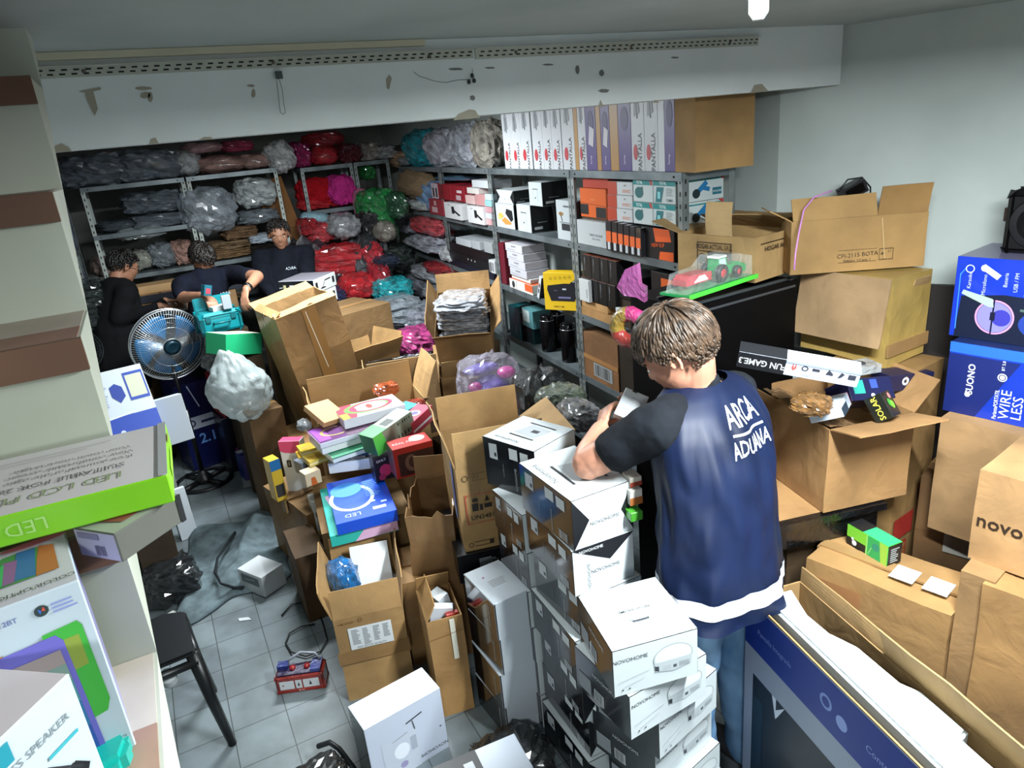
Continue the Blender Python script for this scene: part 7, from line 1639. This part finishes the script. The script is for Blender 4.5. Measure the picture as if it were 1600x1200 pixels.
# vest as a loft of ovals up the leaning spine
VS = [(.0, .792, .212, .158), (.12, .84, .210, .158), (.3, .95, .206, .156), (.5, 1.08, .208, .148), (.68, 1.20, .215, .145), (.80, 1.29, .214, .138), (.88, 1.345, .200, .118), (.95, 1.385, .150, .090), (1.0, 1.405, .088, .066)]
def vring(t):
    for a_, b2 in zip(VS, VS[1:]):
        if t <= b2[0] + 1e-9:
            k = (t - a_[0]) / (b2[0] - a_[0]); k2 = k * k * (3 - 2 * k) if False else k
            z, ra, rb = (a_[i] + (b2[i] - a_[i]) * k2 for i in (1, 2, 3)); break
    zz = (z - P0.z) / (P2.z - P0.z); c = P0.lerp(P2, zz) - FD * .02 * math.sin(max(0, min(1, zz)) * math.pi)
    return c, ra, rb
def vest_pt(t, th, off=0):
    """th = 0 at the middle of the back, positive toward his right side"""
    c, ra, rb = vring(t)
    ca, sa = math.cos(th), math.sin(th)
    e = 1.0; x = math.copysign(abs(sa) ** e, sa); y = math.copysign(abs(ca) ** e, ca)
    p = c - LD * (ra + off) * x - FD * (rb + off) * y
    w = noise.noise(G((th * 2.0, t * 4, 3))) * .012 + noise.noise(G((th * 4.5, t * 1.6 + th, 9))) * .008 + (abs(noise.noise(G((th * 2.4 + t * 3, t * 4 - th * 2, 5)))) - .2) * .016
    fl = .010 * max(0, .3 - t) / .3 * math.sin(th * 5)
    return p + (p - c).normalized() * (w * min(1, (1.02 - t) * 4) + fl)
bm = bmesh.new(); NT, NA = 46, 96; rows = []
for i in range(NT + 1):
    t = i / NT; rows.append([bm.verts.new(vest_pt(t, -math.pi + 2 * math.pi * j / NA)) for j in range(NA)])
for i in range(NT):
    for j in range(NA): bm.faces.new((rows[i][j], rows[i][(j + 1) % NA], rows[i + 1][(j + 1) % NA], rows[i + 1][j]))
m, nt, b_ = base('vest_satin', .52, 0, .3); noise_mix(nt, b_, '07122A', '0B1A3A', 5, 3); M_VEST = m
vest = add('vest', bm, M_VEST)
bm = bmesh.new(); rows = []
for t in (.10, .12, .14, .16, .18): rows.append([bm.verts.new(vest_pt(t, -math.pi + 2 * math.pi * j / NA, .0025)) for j in range(NA)])
for i in range(4):
    for j in range(NA): bm.faces.new((rows[i][j], rows[i][(j + 1) % NA], rows[i + 1][(j + 1) % NA], rows[i + 1][j]))
mk('white_hem_stripe', (lambda b: ([setattr(v, 'co', inv @ v.co) for v in b.verts], b)[1])(bm), paint('C4CAD2', .5), vest, smooth=True)
bm = bmesh.new()
for txt, size, tc_, thc in (('ARCA', .070, .862, .06), ('ADUANA', .047, .752, .075)):
    gv, gf, gw = glyphs(txt, .010)
    vs = []
    for p in gv:
        t = tc_ + p.y * size / .60; th = thc + p.x * size * (.76 if txt == 'ARCA' else .84) / .205
        vs.append(bm.verts.new(vest_pt(t, th, .003)))
    for fc in gf:
        try: bm.faces.new([vs[i] for i in fc])
        except ValueError: pass
N = 24
up_ = [bm.verts.new(vest_pt(.803 + .003, -.27 + .68 * k / N, .003)) for k in range(N + 1)]; dn = [bm.verts.new(vest_pt(.803 - .005, -.27 + .68 * k / N, .003)) for k in range(N + 1)]
for k in range(N): bm.faces.new((dn[k], dn[k + 1], up_[k + 1], up_[k]))
mk('back_lettering', (lambda b: ([setattr(v, 'co', inv @ v.co) for v in b.verts], b)[1])(bm), paint('C9D0D8', .5), vest)
# t-shirt sleeves and collar
bm = bmesh.new()
limb(bm, [P2 + LD * .12 - G((0, 0, .05)), LS + G((-.01, 0, -.01)), LS.lerp(LE, .35), LS.lerp(LE, .60)], [.080, .082, .072, .070], 20); limb(bm, [P2 - LD * .1 - G((0, 0, .06)), RS + LD * .025, RS.lerp(RE, .6)], [.070, .068, .058], 16)
limb(bm, [P2 - G((0, 0, .07)), P2 + G((-.01, 0, .015))], [.10, .066], 20)
b2 = fuse('t', bm, None, None, .006, 4)
for v in b2.verts: v.co += noise.noise_vector(v.co * 14) * .006
add('black_t_shirt', b2, cloth('1A1E24', 20))
# jeans
bm = bmesh.new()
ico(bm, P0 + G((0, 0, -.0)), (.172, .120, .12), (LD, FD, G((0, 0, 1))))
limb(bm, [HIPL, KL, FL + G((0, 0, .02))], [.096, .084, .074], 16); limb(bm, [HIPR, KR, FR + G((0, 0, .02))], [.094, .080, .072], 16)
b2 = fuse('j', bm, None, None, .008, 4)
for v in b2.verts:
    if v.co.z < .75: v.co += noise.noise_vector(G((v.co.x * 9, v.co.y * 9, v.co.z * 16))) * .010
m, nt, b_ = base('denim', .8, 0, .2); tc, mp, nz, cr = noise_mix(nt, b_, '456C94', '88ACCB', 7, 8, .35, .68, stretch=(1, 1, .4)); bump(nt, b_, nz.outputs[0], .3, .01); M_DEN = m
jeans = add('jeans', b2, M_DEN)
bm = bmesh.new()
q = inv @ P0
pk = [q - LD * (.05 + .07 * a_) - FD * (.128) + G((0, 0, -.05 - b3 * .10)) for a_, b3 in ((0, 0), (1, .05), (.95, .7), (.45, 1), (0, .7))]
tube(bm, pk + [pk[0]], .002, 5); mk('pocket_stitching', bm, paint('2E4A68', .8), jeans)
for F_, n_ in ((FL, 0), (FR, 1)):
    bm = bmesh.new(); q = inv @ F_; ico(bm, q + FD * .06 + G((0, 0, -.025)), (.045, .135, .045), (LD, FD, G((0, 0, 1)))); 
    for v in bm.verts: v.co.z = max(v.co.z, .001)
    mk('shoe', bm, paint('2A2A2E', .6), man, smooth=True)
# what he holds
hb = corner((972, 641), 2.27, 30, (.075, .03, .085), 35, 25)
R = Matrix.Rotation(math.radians(-25), 4, 'Z') @ Matrix.Rotation(math.radians(-42), 4, 'X') @ Matrix.Rotation(math.radians(32), 4, 'Y'); R.translation = dep((984, 640), 2.24) - R @ G((0, 0, .04))
hold = product((R, (.078, .036, .098)), 'small white box held in the hands of the person in the navy vest', 'box', 'held_box', body='C3C9CC', prints=[('front', 't', 'box', .5, .75, .10, '8A8D90'), ('front', 'r', .3, .94, .5, 1, '2A2C30'), ('front', 'line', (.2, .3), (.8, .3), .02, '9A9DA0')])
soft('bag', dep((965, 690), 2.40) - G((0, 0, .03)), (.12, .10, .10), cloth('3A2418', 20), 'dark brown pouch beneath the held white box', 'pouch', 'leather_pouch', v=2, yaw=30)

# ------------------------------------------------------------------ people at the back
def back_person(label, head, kd, pel, kp, face_yaw, pitch, neck_off, sh, el_l, wr_l, el_r, wr_r, top, topc, hairc, trousers='15161C', tail=False, foot=None, sc=1.0, prints=None, sleeve=.98, hdir=None, watch=False, vox=.0075):
    """joints from pixels with camera depths; hands reach wr_l and wr_r"""
    H = dep(head, kd); Pv = dep(pel, kp)
    f2 = G((math.cos(math.radians(face_yaw)), math.sin(math.radians(face_yaw)), 0)); l2 = G((-f2.y, f2.x, 0))
    hf = (f2 * math.cos(math.radians(pitch)) - G((0, 0, math.sin(math.radians(pitch))))).normalized()
    N_ = H - hf * .05 - G((0, 0, .15)) - f2 * neck_off
    r = empty('person', Matrix.Translation((Pv.x, Pv.y, 0)), label, 'person'); inv_ = Matrix.Translation((-Pv.x, -Pv.y, 0))
    def ad(n, b, m_, par=r, smooth=True):
        for v in b.verts: v.co = inv_ @ v.co
        return mk(n, b, m_, par, smooth=smooth)
    lS, rS = N_ + l2 * sh - G((0, 0, .04)), N_ - l2 * sh - G((0, 0, .04))
    J = [dep(p, k) for p, k in (el_l, wr_l, el_r, wr_r)]
    bm = bmesh.new(); u = headparts(bm, H, hf, l2, sc)
    limb(bm, [N_, H - hf * .03 - u * .04], [.06, .052], 12); limb(bm, [lS, J[0], J[1]], [.05, .043, .027], 12); limb(bm, [rS, J[2], J[3]], [.05, .043, .027], 12)
    limb(bm, [N_ - G((0, 0, .08)), Pv], [.11, .12], 12)
    hl, hr = Pv + l2 * .08, Pv - l2 * .08; fl, fr_ = G((hl.x, hl.y, .06)), G((hr.x, hr.y, .06))
    limb(bm, [hl, fl], [.07, .04], 10); limb(bm, [hr, fr_], [.07, .04], 10)
    hand(bm, J[1], (J[1] - J[0]) * .5 + G((0, 0, -.06)), G((0, 0, -1)) + f2 * .3, 2, (25, 28, 32, 36), .08, 1); hand(bm, J[3], (J[3] - J[2]) * .5 + G((0, 0, -.06)), G((0, 0, -1)) + f2 * .3, 2, (25, 28, 32, 36), .08, -1)
    ad('body', fuse('b', bm, None, None, vox, 2), skin_mat('A9785E')); eyes(r, inv_ @ H, hf, l2, u, sc); hair(r, inv_ @ H, hf, l2, u, hairc, sc, 520, .05, seed=int(head[0]), tail=tail, thick=.0042)
    bm = bmesh.new(); limb(bm, [N_ - G((0, 0, .06)), N_.lerp(Pv, .5), Pv + G((0, 0, -.02))], [.145, .185, .18] if tail is None else [.13, .155, .15], 18)
    limb(bm, [N_ + l2 * .08 - G((0, 0, .05)), lS, lS.lerp(J[0], sleeve)], [.08, .075, .06], 14); limb(bm, [N_ - l2 * .08 - G((0, 0, .05)), rS, rS.lerp(J[2], sleeve)], [.08, .075, .06], 14)
    if sleeve > .97: limb(bm, [J[0], J[0].lerp(J[1], .9)], [.056, .038], 12); limb(bm, [J[2], J[2].lerp(J[3], .9)], [.056, .038], 12)
    limb(bm, [N_ - G((0, 0, .04)), N_ + G((0, 0, .02))], [.09, .062], 14)
    b2 = fuse('t', bm, None, None, .012, 4)
    for v in b2.verts: v.co += noise.noise_vector(v.co * 9) * .010
    tp_ = ad(top, b2, cloth(topc, 18))
    bm = bmesh.new(); limb(bm, [Pv + G((0, 0, -.02)), Pv + G((0, 0, -.08))], [.14, .13], 14); limb(bm, [hl, fl], [.09, .06], 12); limb(bm, [hr, fr_], [.09, .06], 12); ad('trousers', fuse('j', bm, None, None, .014, 3), cloth(trousers, 18))
    for q in (fl, fr_):
        bm = bmesh.new(); ico(bm, q + f2 * .05 - G((0, 0, .02)), (.13, .045, .04), (f2, l2, G((0, 0, 1))), 2)
        for v in bm.verts: v.co.z = max(v.co.z, .001)
        ad('shoe', bm, paint('101012', .5))
    if prints:
        gv, gf, gw = glyphs(prints, .02); bm = bmesh.new(); o_ = N_.lerp(Pv, .22) + f2 * .165 + l2 * .05
        vs = [bm.verts.new(o_ + (-l2 * -p.x * .03 if False else l2 * -p.x * -.03) * -1 + G((0, 0, p.y * .03))) for p in gv]
        for fc in gf:
            try: bm.faces.new([vs[i] for i in fc])
            except ValueError: pass
        for v in bm.verts: v.co = inv_ @ v.co
        mk('chest_lettering', bm, paint('B9C0C8', .5), tp_)
    if watch:
        a_, b3 = J[0], J[1]; d_ = (b3 - a_).normalized(); c_ = a_.lerp(b3, .88); bm = bmesh.new(); tube(bm, [c_ - d_ * .012, c_ + d_ * .012], .031, 14); ico(bm, c_ + G((0, 0, .028)) - f2 * .0, (.018, .018, .008), None, 2); ad('wristwatch', bm, paint('0C0C0E', .3))
    return r, H, hf, l2, u, inv_
w_, H, hf2, l2, u2, iv = back_person('person in black with dark hair and glasses, at the back left by the wall', (194, 416), 5.2, (196, 590), 5.2, 20, 25, .05, .17, ((222, 495), 5.15), ((258, 470), 5.25), ((185, 500), 5.05), ((250, 478), 5.1), 'black_sweater', '0B0C10', '15100E', tail=None)
bm = bmesh.new()
for q in (-1, 1):
    c_ = H + hf2 * .092 + l2 * .032 * q; pts = [c_ + l2 * .022 * math.cos(t) + u2 * .018 * math.sin(t) for t in [k * math.pi / 6 for k in range(13)]]; tube(bm, pts, .0018, 5)
    tube(bm, [c_ + l2 * .02 * q, H + l2 * .078 * q - hf2 * .0], .0018, 5)
for v in bm.verts: v.co = iv @ v.co
mk('glasses', bm, paint('9A8A7A', .3, .5), w_)
back_person('person in a dark polo leaning over a teal case at the back, wearing a wristwatch', (316, 405), 5.05, (335, 560), 5.3, -70, 58, -.03, .185, ((402, 432), 4.85), ((385, 452), 4.7), ((285, 465), 4.95), ((318, 462), 4.75), 'navy_polo', '0E1222', '1C1612', sleeve=.72, prints='ARCA', watch=True)
back_person('person standing in dark clothes with a blue jacket front at the back, in shadow', (436, 366), 5.6, (452, 500), 5.6, -100, 12, .0, .18, ((480, 440), 5.5), ((462, 470), 5.35), ((412, 440), 5.5), ((430, 468), 5.35), 'dark_jacket', '10141F', '1A1512', prints='ARCA')

# ------------------------------------------------------------------ things around them
def loc_box(px, k, dims, yaw, label, body, name='product_box', cat='box', z=None, **kw):
    P = dep(px, k)
    if z is not None: P.z = z
    return product(at(P.x, P.y, P.z, yaw, dims), label, cat, name, body=body, **kw)
# teal tool case
P = dep((345, 515), 4.75); tcs = empty('tool_case', at(P.x, P.y, P.z, 8)[0], 'teal plastic tool case, open, in front of the leaning person', 'tool case')
TQ = paint('0F8088', .35, coat=.3)
bm = bmesh.new(); solid_box(bm, (.25, .17, .13)); bmesh.ops.bevel(bm, geom=bm.edges[:], offset=.015, segments=3, affect='EDGES'); bx(bm, -.127, -.088, .10, .127, .088, .112); mk('lower_shell', bm, TQ, tcs)
bm = bmesh.new(); bx(bm, -.12, .07, .13, .12, .085, .22); bmesh.ops.bevel(bm, geom=bm.edges[:], offset=.006, segments=2, affect='EDGES'); mk('lid', bm, TQ, tcs)
for x in (-.08, .08):
    bm = bmesh.new(); bx(bm, x - .015, -.095, .08, x + .015, -.085, .12); mk('latch', bm, paint('0A5A60', .4), tcs)
bm = bmesh.new(); tube(bm, [(-.05, -.09, .07), (-.05, -.115, .07), (.05, -.115, .07), (.05, -.09, .07)], .007, 8); mk('handle', bm, paint('0A5A60', .4), tcs)
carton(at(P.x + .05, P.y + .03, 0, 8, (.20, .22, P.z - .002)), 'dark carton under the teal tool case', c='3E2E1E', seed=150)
product((tcs.matrix_world @ Matrix.Translation((.02, 0, .132)) @ Matrix.Rotation(.15, 4, 'Z'), (.11, .08, .03)), 'white booklet box inside the teal tool case', 'box', body='C3C9C9')
R = Matrix.Rotation(math.radians(20), 4, 'Z') @ Matrix.Rotation(.3, 4, 'Y'); R.translation = dep((322, 462), 4.66); product((R, (.05, .05, .07)), 'small teal and red canister held by the leaning person', 'canister', 'held_canister', body='155A68', prints=[('front', 'r', .2, .2, .8, .7, 'A83A4A')])
R = Matrix.Rotation(math.radians(5), 4, 'Z'); R.translation = dep((356, 482), 4.66); product((R, (.055, .03, .09)), 'clear pale sachet held over the teal tool case', 'sachet', 'held_sachet', body='8F98A0')
# white shiny box by the woman, small carton with hand-held pieces
loc_box((262, 488), 5.45, (.22, .2, .05), 25, 'pale shiny box on the black case beside the person with glasses', 'B9C0C0', z=1.08, coat=.6)
loc_box((262, 488), 5.45, (.26, .24, .30), 25, 'black case under the pale shiny box', '0C0D0F', z=.778)
carton(at(*dep((262, 488), 5.45)[:2], 0, 25, (.3, .28, .776)), 'brown carton under the black case by the person with glasses', c='5A4430', seed=152)
carton(at(*dep((292, 560), 5.6)[:2], 0, -15, (.14, .22, 1.02)), 'tall narrow carton panel beside the leaning person', c='8A6440', seed=153, tape=())
loc_box((170, 600), 4.3, (.40, .30, .70), 6, 'pale grey cabinet box behind the small fan', '8E9290', z=0)
# tissue bag
P = G((.30, 5.30, .722)); soft('bag', P, (.26, .22, .20), film('A9ACB0', .35, 10), 'crumpled clear bag with white goods behind the large fan', 'bag', 'film_bag', v=1)

# ------------------------------------------------------------------ fans
def fan(base_px, k, hub_px, R_, label, blades, col, tilt=8, yaw=-95, wall=False, ring='C9CED0', n=90):
    Bp = onz(base_px, 0) if not wall else None; Hp = dep(hub_px, k)
    r = empty('pedestal_fan' if not wall else 'desk_fan', Matrix.Translation((Hp.x, Hp.y, 0)), label, 'fan'); iv_ = Matrix.Translation((-Hp.x, -Hp.y, 0)); Hl = iv_ @ Hp
    ax = Matrix.Rotation(math.radians(yaw + 90), 4, 'Z') @ Matrix.Rotation(math.radians(90 - tilt), 4, 'X'); T = Matrix.Translation(Hl) @ ax   # local z = facing direction
    MT = paint(ring, .3, .8)
    for nm, zo, dome in (('front_grille', .02, .06), ('rear_grille', -.02, -.07)):
        bm = bmesh.new()
        for i in range(n):
            a_ = 2 * math.pi * i / n; pts = [(rr * math.cos(a_ + .15 * (1 - rr / R_)), rr * math.sin(a_ + .15 * (1 - rr / R_)), zo + dome * (1 - (rr / R_) ** 2.5)) for rr in (R_ * .24, R_ * .5, R_ * .75, R_ * .93, R_)]
            tube(bm, [T @ Vector(p) for p in pts], .0013, 4, cap=False)
        for rr, th in ((R_, .005), (R_ * .80, .0016), (R_ * .55, .0016), (R_ * .24, .003)):
            z_ = zo + dome * (1 - (rr / R_) ** 2.5); tube(bm, [T @ Vector((rr * math.cos(t), rr * math.sin(t), z_)) for t in [2 * math.pi * j / 48 for j in range(49)]], th, 6, cap=False)
        mk(nm, bm, MT, r)
    bm = bmesh.new(); lathe(bm, [(R_ * .20, .0), (R_ * .20, .016), (R_ * .12, .024), (R_ * .10, .020), (0.001, .026)], 28, 0, T @ Matrix.Translation((0, 0, .075))); mk('hub_cap', bm, paint('14303C', .3, .3), r)
    for j in range(blades):
        bm = bmesh.new(); a0 = 2 * math.pi * j / blades + .5; g = []
        for i in range(9):
            rr = R_ * (.16 + .70 * i / 8); row = []
            for q in range(6):
                w_ = (.34 + .42 * math.sin(min(1, i / 6) * 1.4)); an = a0 + (q / 5 - .5) * w_ * 1.25 + .22 * i / 8
                row.append(bm.verts.new(T @ Vector((rr * math.cos(an), rr * math.sin(an), (q / 5 - .5) * .045 * (1 - .3 * i / 8)))))
            g.append(row)
        for i in range(8):
            for q in range(5): bm.faces.new((g[i][q], g[i + 1][q], g[i + 1][q + 1], g[i][q + 1]))
        o = mk('blade', bm, col, r, smooth=True); sd = o.modifiers.new('t', 'SOLIDIFY'); sd.thickness = .002
    bm = bmesh.new(); lathe(bm, [(.045, -.14), (.06, -.10), (.06, -.03), (.03, -.01), (.03, .03)], 20, 0, T); mk('motor', bm, paint('16181C', .4), r)
    if not wall:
        Bl = iv_ @ Bp
        back = T @ Vector((0, 0, -.09)); bm = bmesh.new(); tube(bm, [Vector((Bl.x, Bl.y, .03)), Vector((Bl.x, Bl.y, .55)).lerp(back, .0)], .016, 12); tube(bm, [Vector((Bl.x, Bl.y, .5)), back], .011, 10); mk('pole', bm, paint('101114', .3, .3), r)
        bm = bmesh.new(); lathe(bm, [(.20, 0), (.20, .018), (.185, .024), (.17, .018)], 40, 0, Matrix.Translation((Bl.x, Bl.y, .0015)), cap=False); lathe(bm, [(.06, 0), (.06, .03), (.03, .07), (.018, .09)], 24, 0, Matrix.Translation((Bl.x, Bl.y, .0015)))
        for j in range(4):
            a_ = j * math.pi / 2 + .6; tube(bm, [(Bl.x + .05 * math.cos(a_), Bl.y + .05 * math.sin(a_), .014), (Bl.x + .185 * math.cos(a_), Bl.y + .185 * math.sin(a_), .012)], .022, 6)
        for v in bm.verts:
            if v.co.z < 0: v.co.z = 0
        mk('round_base', bm, paint('121417', .4), r)
    else:
        bm = bmesh.new(); tube(bm, [T @ Vector((0, 0, -.08)), Vector((0, .02, Hl.z - .22)), Vector((0, .02, .702))], .014, 10); mk('pole', bm, paint('BFC4C4', .4), r)
    return r
BL = paint('1A6AA0', .25, coat=.4)
fan((320, 752), 4.86, (264, 538), .245, 'large pedestal fan with dark blue blades on a round base near the stairs', 5, BL, tilt=-6, yaw=-78)
fan(None, 4.35, (128, 548), .115, 'small fan with a dark grille on the pale cabinet beside the stairs', 3, paint('5A6266', .4), wall=True, ring='2A2E30', yaw=-60, n=40)
